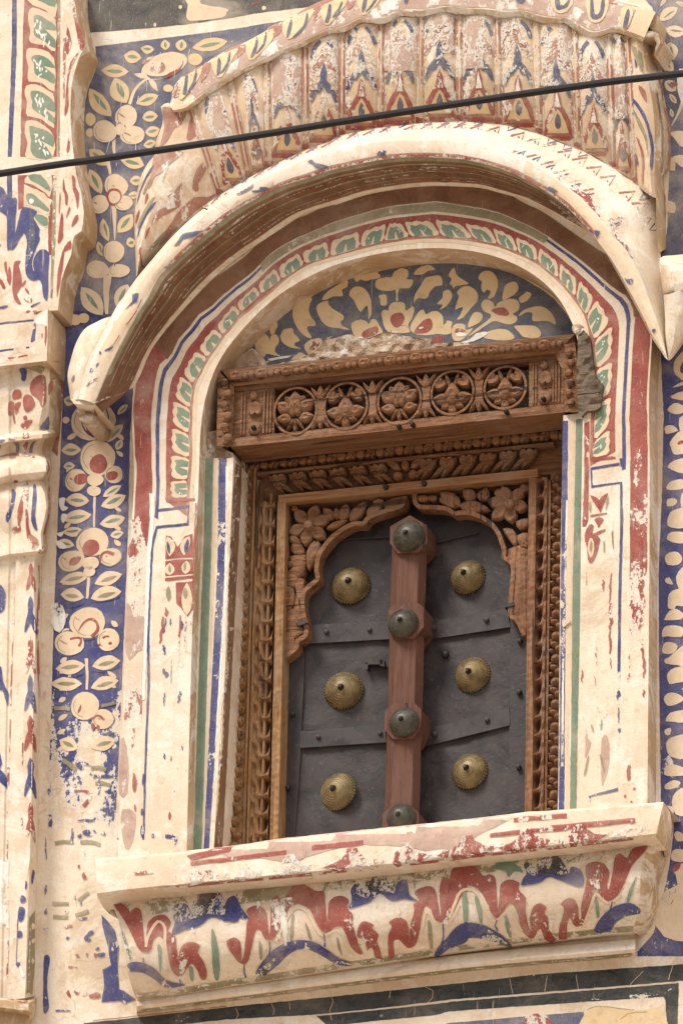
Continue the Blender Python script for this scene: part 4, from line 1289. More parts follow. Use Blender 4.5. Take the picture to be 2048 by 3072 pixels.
# ---- shutters of sheet iron; both leaves lean a little inwards at the middle
def shutter(px0, px1, ypx0, ypx1, d0, d1):
    m = Mesh('shutter')
    def dep(x):
        return d0+(d1-d0)*(x-px0)/(px1-px0)
    rows = []
    for j in range(61):
        r = []
        for i in range(25):
            x, y = px0+(px1-px0)*i/24, ypx0+(ypx1-ypx0)*j/60
            r.append((x, y, dep(x)+0.0035*noise.noise(Vector((x*0.014, y*0.014, 5)))+0.0015*noise.noise(Vector((x*0.05, y*0.05, 9)))))
        rows.append(r)
    m.loft_px(rows, 'iron')
    P3 = [P(*q) for q in rows[0]]
    m.loft([P3, [q+Vector((0, 0.04, 0)) for q in P3]], 'iron')
    return m, dep
mL, dL = shutter(845, 1215, 1490, 2590, 0.165, 0.200)
mL.prism(Q(600, 1480, 2.24)([(600, 1150), (705, 1060), (672, 1792), (630, 2400), (560, 2400)]), dL(900)-0.008, 0.02, 'iron')     # folded edge sheet
oSL = mL.build(win)
mR, dR = shutter(1230, 1610, 1440, 2540, 0.205, 0.165)
mR.prism(R7([(1262, 1150), (1480, 1150), (1470, 2400)])+R8([(1440, 1600), (1240, 1600), (1250, 700), (1262, 0)]), dR(1540)-0.008, 0.02, 'iron')
oSR = mR.build(win)
def strap(poly, par, dep):
    m = Mesh('strap')
    pts = densify(poly, 20)
    cx = sum(p[0] for p in poly)/4
    vs, fs = fill(poly, 24)
    m.add([P(a, b, dep(a)-0.011+0.001*noise.noise(Vector((a*0.05, b*0.05, 1)))) for a, b in vs], fs, 'strap')
    e = [P(a, b, dep(a)-0.011) for a, b in pts]
    m.loft([e, [q+Vector((0, 0.012, 0)) for q in e]], 'iron', True)
    return m.build(par)
strap(C5([(325, 1555), (1085, 1508), (1090, 1685), (325, 1728)]), oSL, dL)
strap(G2([(672, 1600), (1242, 1550), (1250, 1674), (670, 1712)]), oSL, dL)
strap(R7([(420, 1245), (1225, 1113), (1262, 1300), (420, 1428)]), oSR, dR)
strap(R8([(390, 575), (1250, 350), (1258, 532), (390, 748)]), oSR, dR)
strap(C5([(560, 745), (1110, 718), (1110, 728), (555, 757)]), oSL, dL)
strap(R7([(440, 440), (920, 330), (920, 340), (440, 452)]), oSR, dR)
for c in C5([(500, 1620), (905, 1600)])+G2([(795, 1640), (1210, 1615), (620, 1485)])+Q(680, 2272, 2.24)([(410, 205)]):
    dot('iron', 'rivet', oSL, c, 7, dL(c[0])-0.012, 0.007)
for c in R7([(480, 1310), (1020, 1230), (1360, 1445)])+R8([(490, 625), (1025, 480), (1352, 195), (1345, 960)]):
    dot('iron', 'rivet', oSR, c, 8, dR(c[0])-0.012, 0.008)
dot('nail', 'rivet', oSR, R7([(600, 1585)])[0], 11, dR(1336)-0.002, 0.012)
m = Mesh('latch')
for poly in ([(1100, 1125), (1225, 1115), (1230, 1150), (1105, 1150)], [(1105, 1135), (1130, 1135), (1125, 1185), (1112, 1182)], [(1205, 1120), (1235, 1120), (1240, 1165), (1210, 1160)]):
    m.prism(G2(poly), dL(1120)-0.022, 0.02, 'nail')
m.build(oSL)
m = Mesh('hinge_pin')
m.prism(R7([(1190, 1070), (1290, 1045), (1298, 1080), (1200, 1100)]), Y_SPAN-0.01, 0.05, 'nail')
m.build(oSR)
m = Mesh('hinge_pin')
m.prism(C5([(205, 1530), (300, 1505), (318, 1530), (240, 1560)]), Y_SPAN-0.012, 0.05, 'nail')
m.build(oSL)

# ---- studs: stepped domes with serrated rims
def boss_mesh(name, mat, mat_tip):
    n = 76
    prof = [(1.0, 0.0), (1.0, 0.05), (0.93, 0.13), (0.91, 0.24), (0.84, 0.36), (0.825, 0.345), (0.74, 0.50), (0.725, 0.485), (0.64, 0.61), (0.625, 0.595), (0.52, 0.70), (0.505, 0.685), (0.40, 0.775), (0.385, 0.76), (0.26, 0.82), (0.17, 0.84)]
    vs, fs, mi = [], [], []
    for q, (r, h) in enumerate(prof):
        for i in range(n):
            rr = r*(1+0.035*(1 if i % 2 else -1)) if q < 3 else r
            vs.append((rr*cos(-2*pi*i/n), -h, rr*sin(-2*pi*i/n)))
    for q in range(len(prof)-1):
        for i in range(n):
            j = (i+1) % n
            fs.append((q*n+i, q*n+j, (q+1)*n+j, (q+1)*n+i))
            mi.append(0)
    o = len(vs)
    for r, h in ((0.155, 0.80), (0.155, 0.95), (0.10, 1.08), (0.09, 1.2)):
        for i in range(8):
            vs.append((r*cos(-2*pi*i/8), -h, r*sin(-2*pi*i/8)))
    for q in range(3):
        for i in range(8):
            j = (i+1) % 8
            fs.append((o+q*8+i, o+q*8+j, o+(q+1)*8+j, o+(q+1)*8+i))
            mi.append(1)
    fs.append(tuple(o+24+i for i in range(8)))
    mi.append(1)
    me = bpy.data.meshes.new(name)
    me.from_pydata(vs, [], fs)
    me.materials.append(MT[mat])
    me.materials.append(MT[mat_tip])
    me.polygons.foreach_set('material_index', mi)
    me.polygons.foreach_set('use_smooth', [True]*len(me.polygons))
    me.set_sharp_from_angle(angle=radians(38))
    return me
ME_BR, ME_BZ = boss_mesh('brass_stud', 'brass', 'nail'), boss_mesh('bronze_stud', 'bronze', 'nail')
def boss(me, par, c, r, y, h, tx=0.0, tz=0.0, ang=0.0):
    o = bpy.data.objects.new('stud', me)
    COL.objects.link(o)
    o.location = P(*c, y)
    o.rotation_euler = (tx, ang, tz)
    o.scale = (r/1000/0.97, h, r/1000/0.97)
    WORLD[o.name] = o.location.copy()
    adopt(o, par)
    return o
boss(ME_BR, oSL, (1051, 1757), 59, dL(1051)-0.003, 0.043, radians(-4), radians(5), 0.3)
boss(ME_BR, oSL, (1031, 2073), 58, dL(1031)-0.003, 0.040, radians(0), radians(2), 1.1)
boss(ME_BR, oSL, (1013, 2376), 58, dL(1013)-0.003, 0.036, radians(5), radians(-6), 2.0)
boss(ME_BR, oSR, (1403, 1732), 54, dR(1403)-0.003, 0.043, radians(-6), radians(-9), 0.7)
boss(ME_BR, oSR, (1417, 2025), 54, dR(1417)-0.003, 0.040, radians(0), radians(-4), 1.6)
boss(ME_BR, oSR, (1409, 2315), 55, dR(1409)-0.003, 0.036, radians(5), radians(-2), 2.5)

# ---- meeting post with chamfered corners and lozenge blocks
po = Mesh('meeting_post')
YP = 0.105
pl = lambda y: 1192-(y-1640)*(1192-1169)/(2500-1640)
pr_ = lambda y: 1256-(y-1640)*(1256-1232)/(2500-1640)
ys = [1600+i*45 for i in range(22)]
po.loft_px([[(pl(y)-17, y, YP+0.10) for y in ys], [(pl(y)-17, y, YP+0.026) for y in ys], [(pl(y), y, YP) for y in ys], [(pr_(y), y, YP) for y in ys], [(pr_(y)+24, y, YP+0.03) for y in ys], [(pr_(y)+24, y, YP+0.11) for y in ys]], 'post')
blk = [R7([(235, 155), (405, 255), (410, 440), (320, 535), (110, 545), (30, 440), (35, 270)]),
       R7([(75, 1062), (300, 1042), (378, 1100), (375, 1300), (280, 1418), (90, 1422), (5, 1320), (10, 1130)]),
       R8([(70, 305), (280, 302), (350, 370), (345, 540), (272, 668), (60, 672), (-25, 580), (-20, 390)]),
       R8([(40, 1365), (255, 1365), (325, 1430), (325, 1640), (240, 1760), (30, 1760), (-50, 1640), (-45, 1440)])]
for b in blk:
    po.prism(b, YP-0.010, 0.10, 'post')
oP = po.build(win)
for c, r in ((R7([(225, 372)])[0], 47), (R7([(167, 1262)])[0], 45), (R8([(178, 505)])[0], 45), (R8([(147, 1480)])[0], 43)):
    boss(ME_BZ, oP, c, r, YP-0.013, 0.040, 0, 0, random.random()*3)
# ================================================================== painted decoration (thin coats of pigment lying on the plaster)
def pt(m, mat, layer, polys, wear=0.0, y=None, step=None):
    for p in polys:
        m.paint(p, mat, layer, wear, y, step)

RA, RD, RF, RG, RJ, RK, RL, RM = (Q(0, 0, 2.24), Q(0, 780, 2.24), Q(0, 1560, 2.24), Q(0, 2272, 2.24), Q(680, 2272, 2.24), Q(1348, 2272, 2.24), Q(600, 780, 2.24), Q(1348, 780, 2.24))
RN = Q(1348, 1560, 2.24)
def sh(q, f, *a, **k):          # a shape given in the coordinates of a crop
    return q(f(*a, **k))
def leaves(m, q, lst, y, layer=3, vein='green', body='cream', wear=0.0, vw=0.28):
    """(x0,y0,x1,y1,width): leaf from base to tip with a green stroke down the middle"""
    for x0, y0, x1, y1, wd in lst:
        m.paint(q(leaf(x0, y0, x1, y1, wd, 0.5, random.uniform(-0.06, 0.06))), body, layer, wear, y)
        if vein:
            dx, dy = x1-x0, y1-y0
            m.paint(q(leaf(x0+dx*0.2, y0+dy*0.2, x0+dx*0.82, y0+dy*0.82, wd*vw, 0.5)), vein, layer+1, 0.05, y)
def ells(m, q, lst, y, mat='cream', layer=3, wear=0.0):
    for e in lst:
        m.paint(q(E(*e)), mat, layer, wear, y)

# ---------------------------------------------------------------- left floral panel
fp = Mesh('floral_panel')
Y0 = 0.0
def fade(x, y):                 # the blue is worn away towards the foot of the wall
    return max(0.0, min(0.78, (y-1800)/850.0*0.76))
up = [(286, 138), (420, 121), (560, 104), (700, 85), (850, 60), (850, 120), (700, 260), (560, 340), (520, 480), (470, 600), (430, 760), (430, 960), (300, 1000), (196, 960), (200, 925), (235, 800), (275, 720), (280, 640), (262, 580), (252, 490), (248, 400), (252, 320), (262, 270), (290, 200)]
fp.paint(up, 'fblue', 1, lambda x, y: 0.05+0.12*max(0, (200-y)/200), Y0, 40)
lo = [(196, 930), (330, 940), (430, 1000), (400, 1168), (390, 1300), (385, 1580), (372, 1900), (353, 2340), (345, 2480), (330, 2560), (300, 2700), (140, 2820), (147, 2360), (160, 1900), (172, 1580), (186, 1250)]
fp.paint(lo, 'blue', 1, fade, Y0, 30)
# red edging beside the capital
pt(fp, 'red', 2, [[(192, 1010), (198, 1010), (190, 1160), (180, 1300), (172, 1370), (150, 1345), (168, 1210), (178, 1120)]], 0.12, Y0)
leaves(fp, RA, [(865, 480, 680, 470, 90), (950, 385, 830, 370, 85), (1035, 330, 945, 320, 60), (1110, 335, 1110, 262, 62), (1215, 340, 1225, 262, 76), (1290, 320, 1530, 275, 90), (850, 690, 770, 520, 130), (750, 780, 600, 590, 110), (1065, 640, 915, 690, 80), (1060, 775, 955, 790, 76), (1075, 865, 975, 890, 74), (1045, 950, 965, 975, 60), (720, 1110, 600, 1000, 95), (970, 1110, 810, 1070, 100), (680, 1300, 600, 1135, 85), (955, 1205, 870, 1215, 68), (935, 1310, 860, 1315, 50), (730, 1620, 690, 1465, 62), (790, 1560, 890, 1435, 95), (690, 1720, 660, 1620, 50), (850, 1640, 910, 1620, 70)], Y0, body='yellow')
ells(fp, RA, [(608, 798, 33, 46), (604, 890, 26, 30), (1130, 590, 34, 25), (1310, 395, 48, 42)], Y0, 'yellow', 3)
pt(fp, 'white', 7, [sh(RA, line, p, 3.5, 2.5, smooth=0) for p in ([(985, 530), (988, 610)], [(1105, 340), (1112, 440)], [(632, 955), (634, 1010)], [(912, 960), (913, 1010)], [(780, 1090), (790, 1140)], [(740, 935), (715, 1020)], [(1275, 330), (1262, 380)], [(668, 660), (672, 720)], [(930, 640), (925, 700)], [(800, 540), (806, 600)], [(1180, 420), (1170, 520)])], 0.3, Y0)
pt(fp, 'cream', 2, [sh(RA, line, [(870, 700), (905, 600), (960, 545), (1000, 515)], 22, 14), sh(RA, line, [(765, 930), (765, 990), (770, 1040)], 26, 16), sh(RA, line, [(715, 1060), (735, 1130), (745, 1210)], 34, 10), sh(RA, line, [(765, 1380), (770, 1480), (772, 1610)], 34, 8), sh(RA, leaf, 1000, 515, 900, 495, 34), sh(RA, leaf, 1000, 520, 1060, 610, 34)], 0, Y0)
# bud at the top
pt(fp, 'cream', 3, [sh(RA, E, 1100, 440, 165, 82, -18)], 0, Y0)
pt(fp, 'fblue', 4, [sh(RA, E, 1105, 452, 135, 66, -18)], 0.1, Y0)
pt(fp, 'cream', 5, [sh(RA, E, 1105, 440, 128, 62, -18)], 0, Y0)
pt(fp, 'red', 6, [sh(RA, leaf, 1100, 522, 1220, 455, 26)], 0.1, Y0)
pt(fp, 'rust', 6, [sh(RA, E, 1060, 450, 52, 42), sh(RA, leaf, 950, 430, 1030, 370, 26)], 0.2, Y0)
def flower(q, petals, cen, y, ol='fblue', red='red', wear=0.25, grow=7):
    for e in petals:
        fp.paint(q(E(e[0], e[1], e[2]+grow, e[3]+grow, *e[4:])), ol, 3, 0.05, y)
        fp.paint(q(E(*e)), 'cream', 4, 0.0, y)
        if e[2] > 58:
            a0 = random.uniform(80, 130)
            arcp = [(e[0]+e[2]*0.80*cos(radians(a0+i*16)), e[1]+e[3]*0.80*sin(radians(a0+i*16))) for i in range(9)]
            fp.paint(q(line(arcp, 3, 3, 6)), 'olive', 5, 0.25, y)
            fp.paint(q(leaf(e[0]-e[2]*0.1, e[1]+e[3]*0.1, e[0]-e[2]*0.75, e[1]-e[3]*0.35, 10)), 'rust', 5, 0.45, y)
    for e in cen:
        fp.paint(q(E(*e)), red, 5, wear, y)
flower(RA, [(705, 880, 78, 76), (890, 905, 82, 62), (848, 780, 74, 78)], [(800, 862, 48, 44)], Y0, wear=0.5)
pt(fp, 'cream', 6, [sh(RA, E, 805, 868, 36, 34)], 0, Y0)
flower(RA, [(670, 1370, 62, 62), (830, 1360, 64, 48), (780, 1245, 78, 78)], [(765, 1318, 54, 56)], Y0, wear=0.2)
pt(fp, 'cream', 6, [sh(RA, E, 768, 1322, 38, 44)], 0, Y0)
# third flower and what grows below it (crop H1)
flower(H1, [(290, 1280, 105, 85), (490, 1290, 105, 62), (445, 1110, 100, 100)], [(400, 1235, 55, 38)], Y0, wear=0.45)
pt(fp, 'cream', 5, [sh(H1, line, [(385, 1330), (375, 1450), (372, 1560), (378, 1700)], 80, 30)], 0, Y0)
leaves(fp, RD, [(690, 370, 545, 180, 130), (780, 310, 860, 160, 110)], Y0, vw=0.22)
ells(fp, RD, [(500, 400, 46, 36), (560, 390, 40, 34)], Y0, 'yellow', 3)
# small leaves crowding the margins of the vine
random.seed(5)
for i in range(26):
    yy = 1180+i*44
    xl_, xr_ = 196-(yy-1030)*0.0315, 390-(yy-1168)*0.031
    for sx, s_ in ((xl_+14, 1), (xr_-14, -1)):
        if random.random() < 0.6:
            yo = yy+random.uniform(-12, 12)
            fp.paint(leaf(sx, yo+6, sx+s_*random.uniform(20, 30), yo-random.uniform(6, 14), random.uniform(11, 16)), 'cream', 2.5, 0.1, Y0)
# ---- big flowers of the vivid middle part
flower(RD, [(625, 1080, 155, 128)], [], Y0, 'blue', grow=4)
pt(fp, 'blue', 5, [sh(RD, E, 640, 1075, 100, 112)], 0.05, Y0)
pt(fp, 'cream', 6, [sh(RD, E, 640, 1070, 84, 104)], 0, Y0)
pt(fp, 'red', 7, [sh(RD, E, 640, 1095, 70, 90)], 0.06, Y0)
flower(RD, [(655, 1330, 122, 118), (510, 1480, 78, 72, -30), (765, 1440, 62, 58)], [(662, 1370, 60, 66), (545, 1472, 52, 36, -8), (752, 1448, 42, 30, -20)], Y0, 'fblue', wear=0.04)
ells(fp, RD, [(640, 1478, 58, 40), (630, 1552, 46, 36)], Y0, 'cream', 6)
leaves(fp, RD, [(545, 1275, 410, 1280, 84), (780, 1275, 820, 1205, 50), (505, 1380, 425, 1390, 54), (690, 1590, 815, 1515, 56), (600, 1620, 440, 1610, 92), (680, 1655, 845, 1580, 88), (615, 1710, 420, 1745, 92), (670, 1775, 840, 1730, 88), (720, 1225, 830, 1105, 68), (790, 1040, 860, 970, 40), (500, 960, 430, 935, 70)], Y0)
ells(fp, RD, [(443, 1075, 24, 22)], Y0)
pt(fp, 'cream', 2, [sh(RD, line, [(636, 1585), (634, 1690), (632, 1800)], 20, 12)], 0, Y0)
# flower C, D, E (crop RF)
leaves(fp, RF, [(560, 70, 420, 80, 66), (740, 105, 830, 85, 56), (500, 170, 380, 150, 66)], Y0)
flower(RF, [(622, 148, 108, 96), (480, 275, 88, 70, -25), (742, 248, 72, 60, -15)], [(610, 186, 60, 54, -25)], Y0, wear=0.15)
pt(fp, 'red', 6, [sh(RF, leaf, 465, 300, 545, 245, 52), sh(RF, line, [(675, 290), (680, 235), (720, 215), (765, 232)], 10, 22)], 0.12, Y0)
ells(fp, RF, [(608, 290, 56, 46), (600, 345, 40, 36)], Y0, 'cream', 6)
pt(fp, 'cream', 2, [sh(RF, line, [(596, 375), (592, 440), (585, 530)], 22, 16), sh(RF, line, [(580, 930), (585, 1020), (583, 1140)], 22, 16)], 0, Y0)
leaves(fp, RF, [(600, 370, 400, 420, 84), (635, 430, 820, 365, 92), (565, 520, 405, 500, 92), (610, 530, 818, 480, 100), (575, 975, 372, 1000, 96), (620, 985, 808, 945, 96), (555, 1100, 340, 1100, 94), (610, 1130, 798, 1080, 92)], Y0, vein='olive', vw=0.3)
for y0 in (0, 470):
    pt(fp, 'blue', 5, [sh(RF, line, [(430, 583+y0), (490, 585+y0), (560, 560+y0)], 5, 12), sh(RF, line, [(610, 545+y0), (700, 545+y0), (800, 515+y0)], 5, 9)], 0.15, Y0)
flower(RF, [(588, 690, 118, 108), (465, 830, 98, 82), (728, 805, 76, 76)], [], Y0, wear=0.2, grow=5)
pt(fp, 'red', 6, [sh(RF, line, [(525, 745), (560, 690), (610, 665), (650, 690), (655, 740), (615, 785)], 8, 26), sh(RF, line, [(470, 800), (530, 790), (545, 815), (530, 850)], 14, 16), sh(RF, line, [(690, 795), (715, 780), (735, 790)], 12, 8), sh(RF, E, 665, 840, 12, 9), sh(RF, E, 740, 830, 12, 10)], 0.15, Y0)
flower(RF, [(570, 1250, 98, 92), (690, 1340, 74, 66)], [], Y0, grow=4)
pt(fp, 'red', 6, [sh(RF, line, [(615, 1340), (660, 1315), (700, 1345)], 10, 18), sh(RF, E, 625, 1390, 14, 24), sh(RF, E, 657, 1397, 12, 18), sh(RF, leaf, 525, 1300, 545, 1240, 16)], 0.15, Y0)
leaves(fp, RF, [(520, 1540, 400, 1480, 96), (610, 1530, 780, 1480, 96)], Y0, vein='olive', vw=0.3)
pt(fp, 'olive', 5, [sh(RF, line, [(365, 1268), (420, 1265), (470, 1272)], 26, 26), sh(RF, line, [(680, 1250), (730, 1240), (775, 1230)], 26, 20), sh(RF, line, [(420, 1610), (460, 1640), (515, 1680)], 26, 36, 30), sh(RF, line, [(610, 1668), (660, 1665), (715, 1678)], 26, 28)], 0.1, Y0)
for q, mat, pl in ((RG, 'olive', [[(370, 580), (430, 570), (495, 572)], [(540, 572), (610, 572), (675, 590)], [(350, 985), (405, 985), (462, 985)], [(525, 970), (560, 940), (595, 910)], [(357, 1075), (410, 1077), (458, 1075)], [(505, 1065), (550, 1050), (597, 1035)], [(640, 175), (690, 175), (745, 188)]]),):
    pt(fp, mat, 4, [sh(q, line, p, 28, 24) for p in pl], 0.05, Y0)
pt(fp, 'red', 4, [sh(RG, line, [(500, 235), (550, 225), (600, 240), (600, 280), (560, 330)], 8, 30)], 0.25, Y0)
pt(fp, 'blue', 5, [sh(RG, E, *e, wob=0.22) for e in ((465, 110, 24, 14, -30), (535, 40, 28, 44, 10), (585, 45, 22, 12), (605, 110, 16, 9, 30), (640, 130, 16, 12), (700, 130, 52, 12), (665, 195, 10, 50), (735, 235, 36, 10, 8), (332, 230, 11, 34), (340, 445, 12, 28), (600, 425, 26, 12), (545, 425, 18, 7), (585, 510, 32, 20), (535, 530, 12, 16), (635, 498, 12, 9), (690, 510, 22, 12), (485, 530, 10, 48), (745, 380, 9, 22), (308, 620, 6, 70), (308, 890, 9, 34), (308, 1040, 10, 22), (312, 1160, 14, 24), (505, 965, 6, 28), (450, 1038, 12, 14), (555, 1085, 28, 11), (600, 1190, 34, 16, -30), (585, 1225, 22, 16), (455, 1215, 13, 11), (655, 1290, 14, 11), (680, 1330, 22, 18), (540, 985, 14, 8))], 0.26, Y0)
pt(fp, 'red', 5, [sh(RG, E, *e, wob=0.22) for e in ((530, 735, 9, 11), (565, 800, 14, 22), (450, 1140, 15, 10), (475, 1135, 10, 10), (520, 1335, 13, 10), (585, 1328, 9, 11), (640, 1330, 10, 18), (470, 1408, 22, 8), (510, 1415, 8, 5), (460, 1590, 14, 20), (515, 1580, 14, 18), (570, 1588, 22, 14), (640, 1605, 36, 22, 10))], 0.28, Y0)
# blue that survives beside the ledge and at the foot
pt(fp, 'blue', 4, [RG([(680, 1060), (720, 1100), (770, 1160), (800, 1280), (790, 1400), (800, 1560), (830, 1570), (915, 1630), (840, 1655), (800, 1640), (680, 1650), (700, 1540), (690, 1430), (745, 1400), (720, 1250), (690, 1150)])], 0.22, Y0)
pt(fp, 'blue', 4, [sm(RG([(296, 1345), (335, 1345), (318, 1480), (318, 1570), (330, 1690), (290, 1710), (292, 1480)]), 3)], 0.12, Y0)
pt(fp, 'blue', 4, [RG([(370, 1700), (470, 1700), (480, 1708), (375, 1712)])], 0.3, Y0)
# flaked-white chips along the left edge of the blue
pt(fp, 'white', 6, [sm(RD([(400, 1600), (440, 1600), (430, 1650), (460, 1665), (420, 1690), (400, 1650)]), 2), sm(RD([(420, 1705), (455, 1715), (425, 1770), (410, 1740)]), 2), sm(RF([(370, 140), (420, 150), (450, 190), (400, 190)]), 2), sm(RF([(380, 90), (430, 80), (410, 115)]), 2), ], 0, Y0)
fp.paint(sm(RF([(345, 560), (420, 575), (440, 680), (400, 760), (345, 700)]), 2), 'white', 6, 0.45, Y0)

# ---------------------------------------------------------------- upper wall: slate panel
sp = Mesh('slate_panel')
sp.paint([(254, -40), (1000, -40), (1000, 10), (760, 40), (700, 52), (560, 72), (440, 84), (268, 97), (262, 60)], 'slate', 1, 0.06, Y0, 50)
sp.paint(sm(U1([(545, -40), (575, 40), (560, 120), (575, 180), (640, 190), (900, 160), (940, 110), (940, 75), (700, 30), (705, -40)]), 3), 'cream', 2, 0.0, Y0)
sp.paint(U1([(1180, 30), (1260, 0), (1260, 12), (1185, 42)]), 'red', 2, 0.1, Y0)
pt(sp, 'cream', 2, [sh(U1, E, 505, 60, 18, 18), sh(U1, E, 1290, 70, 22, 20), sh(U1, E, 265, 228, 14, 18)], 0.2, Y0)

# ---------------------------------------------------------------- right-hand panels
rp_ = Mesh('floral_panel')
rp_.paint([(1900, -40), (2140, -40), (2140, 780), (1960, 780), (2000, 700), (2010, 400), (1985, 250), (1990, 120), (1955, 20)], 'fblue', 1, 0.02, Y0, 60)
leaves(rp_, U4, [(1345, 190, 1520, 70, 110), (1395, 270, 1600, 300, 110), (1480, 560, 1440, 390, 130), (1480, 660, 1370, 560, 105), (1400, 760, 1500, 850, 110), (1440, 880, 1505, 970, 50), (1470, 1100, 1450, 1020, 40), (1350, 60, 1420, -40, 30), (1500, 10, 1600, 60, 40)], Y0, vein='green', vw=0.18)
pt(rp_, 'white', 4, [sm(U4([(1530, 640), (1620, 700), (1600, 980), (1560, 980), (1530, 900), (1510, 800)]), 2)], 0, Y0)
pt(rp_, 'cream', 3, [sh(U4, line, [(1570, 940), (1530, 1050), (1460, 1180)], 40, 10), sm(U4([(1450, 1240), (1600, 1230), (1600, 1370), (1540, 1370), (1480, 1290)]), 2), sm(U4([(1470, 1470), (1600, 1460), (1600, 1568), (1540, 1560)]), 2), sm(H4([(1530, 950), (1640, 960), (1640, 1060), (1560, 1040)]), 2)], 0, Y0)
pt(rp_, 'rust', 4, [sh(U4, E, 1480, 790, 40, 26)], 0.2, Y0)
pt(rp_, 'yellow', 3, [sm(H4([(1545, 560), (1640, 540), (1640, 660), (1570, 640)]), 2)], 0, Y0)
X4, X5, X6 = Q(1900, 1100, 3.92), Q(1900, 1700, 3.92), Q(1848, 2280, 3.92)
rp_.paint([(1978, 1000), (2140, 960), (2140, 2870), (1900, 2870), (1960, 2800), (2000, 2640), (2020, 2500), (2020, 2420), (1982, 2415), (1976, 2000), (1975, 1700), (1984, 1500), (1990, 1250)], 'blue', 1, lambda x, y: 0.0 if y < 1800 else min(0.28, (y-1800)/2600), Y0, 50)
pt(rp_, 'yellow', 3, [sm(H5([(1500, 1180), (1600, 1080), (1640, 1120), (1560, 1210), (1540, 1300), (1600, 1340), (1600, 1400), (1500, 1330), (1480, 1250)]), 2), sm(H5([(1465, 1450), (1600, 1380), (1600, 1420)]), 2), sm(H5([(1450, 1530), (1600, 1480), (1600, 1568), (1500, 1560)]), 2)], 0, Y0)
pt(rp_, 'cream', 3, [sm(p, 2) for p in (X4([(395, 505), (470, 430), (560, 445), (620, 500), (560, 550), (480, 555)]), X4([(370, 700), (460, 690), (525, 750), (400, 790), (370, 770)]), X4([(540, 600), (640, 580), (640, 750), (545, 750)]), X4([(425, 890), (520, 770), (640, 750), (640, 980), (500, 1035), (460, 1010), (440, 940)]), X4([(395, 1180), (480, 1100), (640, 1080), (640, 1240), (520, 1240)]), X4([(380, 1420), (440, 1350), (560, 1320), (640, 1380), (560, 1440), (430, 1450)]), X4([(395, 1560), (480, 1550), (512, 1590), (470, 1635), (395, 1640)]), X4([(395, 1830), (430, 1710), (560, 1660), (640, 1680), (640, 1880), (440, 1890)]), X4([(390, 2000), (440, 1945), (560, 1940), (640, 1990), (600, 2070), (520, 2080), (400, 2040)]), X4([(365, 2250), (420, 2185), (520, 2180), (575, 2260), (520, 2330), (400, 2330)]), X4([(560, 1500), (640, 1460), (640, 1650), (555, 1650)]),
    X5([(365, 155), (420, 125), (465, 210), (400, 200)]), X5([(500, 120), (560, 20), (640, 0), (640, 260), (530, 260)]), X5([(400, 420), (420, 320), (500, 265), (640, 270), (640, 460), (500, 460), (480, 500), (410, 490)]), X5([(365, 610), (420, 520), (500, 500), (580, 550), (560, 620), (380, 630)]), X5([(335, 760), (380, 700), (500, 690), (600, 740), (560, 830), (400, 820), (340, 830)]), X5([(335, 960), (370, 895), (450, 890), (520, 940), (460, 1020), (350, 1020)]), X5([(365, 1090), (420, 1065), (560, 940), (640, 930), (640, 1180), (520, 1160), (380, 1140)]), X5([(390, 1280), (440, 1210), (540, 1180), (640, 1190), (640, 1330), (500, 1370), (420, 1380)]), X5([(350, 1560), (400, 1490), (500, 1490), (600, 1560), (500, 1620), (400, 1640)]), X5([(375, 1810), (430, 1720), (560, 1690), (640, 1690), (640, 1830), (420, 1820)]), X5([(365, 1920), (440, 1900), (430, 1980), (375, 1975)]), X5([(380, 2120), (400, 2040), (480, 2000), (640, 1990), (640, 2250), (440, 2240)]),
    X6([(560, 150), (600, 70), (700, 60), (800, 100), (820, 180), (600, 190)]), X6([(575, 290), (680, 240), (760, 270), (700, 330), (580, 350)]), X6([(650, 500), (700, 380), (820, 340), (820, 640), (700, 640)]), X6([(680, 880), (720, 840), (790, 880), (820, 940), (720, 960)]), X6([(640, 1150), (660, 1070), (740, 1050), (830, 1080), (830, 1200), (670, 1190)]))], 0.02, Y0)
pt(rp_, 'cream', 3, [X6([(560, 1560), (720, 1470), (700, 1350), (660, 1300), (760, 1220), (900, 1200), (900, 2150), (700, 2130), (560, 2080), (460, 1950), (450, 1800), (480, 1700)])], 0.04, Y0)
pt(rp_, 'red', 4, [sm(X6([(655, 1300), (680, 1240), (755, 1215), (740, 1280), (690, 1320)]), 2), sh(X4, E, 555, 890, 44, 22, -20)], 0.1, Y0)
pt(rp_, 'rust', 4, [sh(X6, line, [(640, 1560), (600, 1650), (570, 1800)], 34, 10), sh(X6, line, [(700, 1520), (680, 1600), (640, 1720)], 20, 8)], 0.35, Y0)

# ---------------------------------------------------------------- black bands under the ledge
bb = Mesh('border_band')
bb.paint(RJ([(-600, 1750), (0, 1682), (600, 1622), (1568, 1520)])+RK([(600, 1460), (1568, 1393), (1760, 1380), (1760, 1490), (1568, 1505), (600, 1583), (0, 1632)])+RJ([(1000, 1692), (600, 1732), (0, 1765), (-600, 1830), (-960, 1880), (-960, 1790)]), 'black', 1, 0.05, Y0, 24)
bb.paint(RJ([(600, 1742), (1000, 1702), (1480, 1652)])+RK([(0, 1646), (600, 1597), (1540, 1520), (1530, 1900), (1465, 1900), (1450, 1640), (1440, 1612), (600, 1668), (0, 1710)])+RJ([(1400, 1736), (1000, 1775), (680, 1810)]), 'black', 1, 0.14, Y0, 24)
bb.paint(RK([(-20, 1790), (500, 1745), (900, 1712), (940, 1900), (-20, 1900)]), 'fblue', 1, 0.25, Y0, 30)
bb.paint(sm(RK([(500, 1800), (540, 1740), (610, 1722), (660, 1750), (690, 1800), (600, 1830)]), 3), 'red', 2, 0.2, Y0)
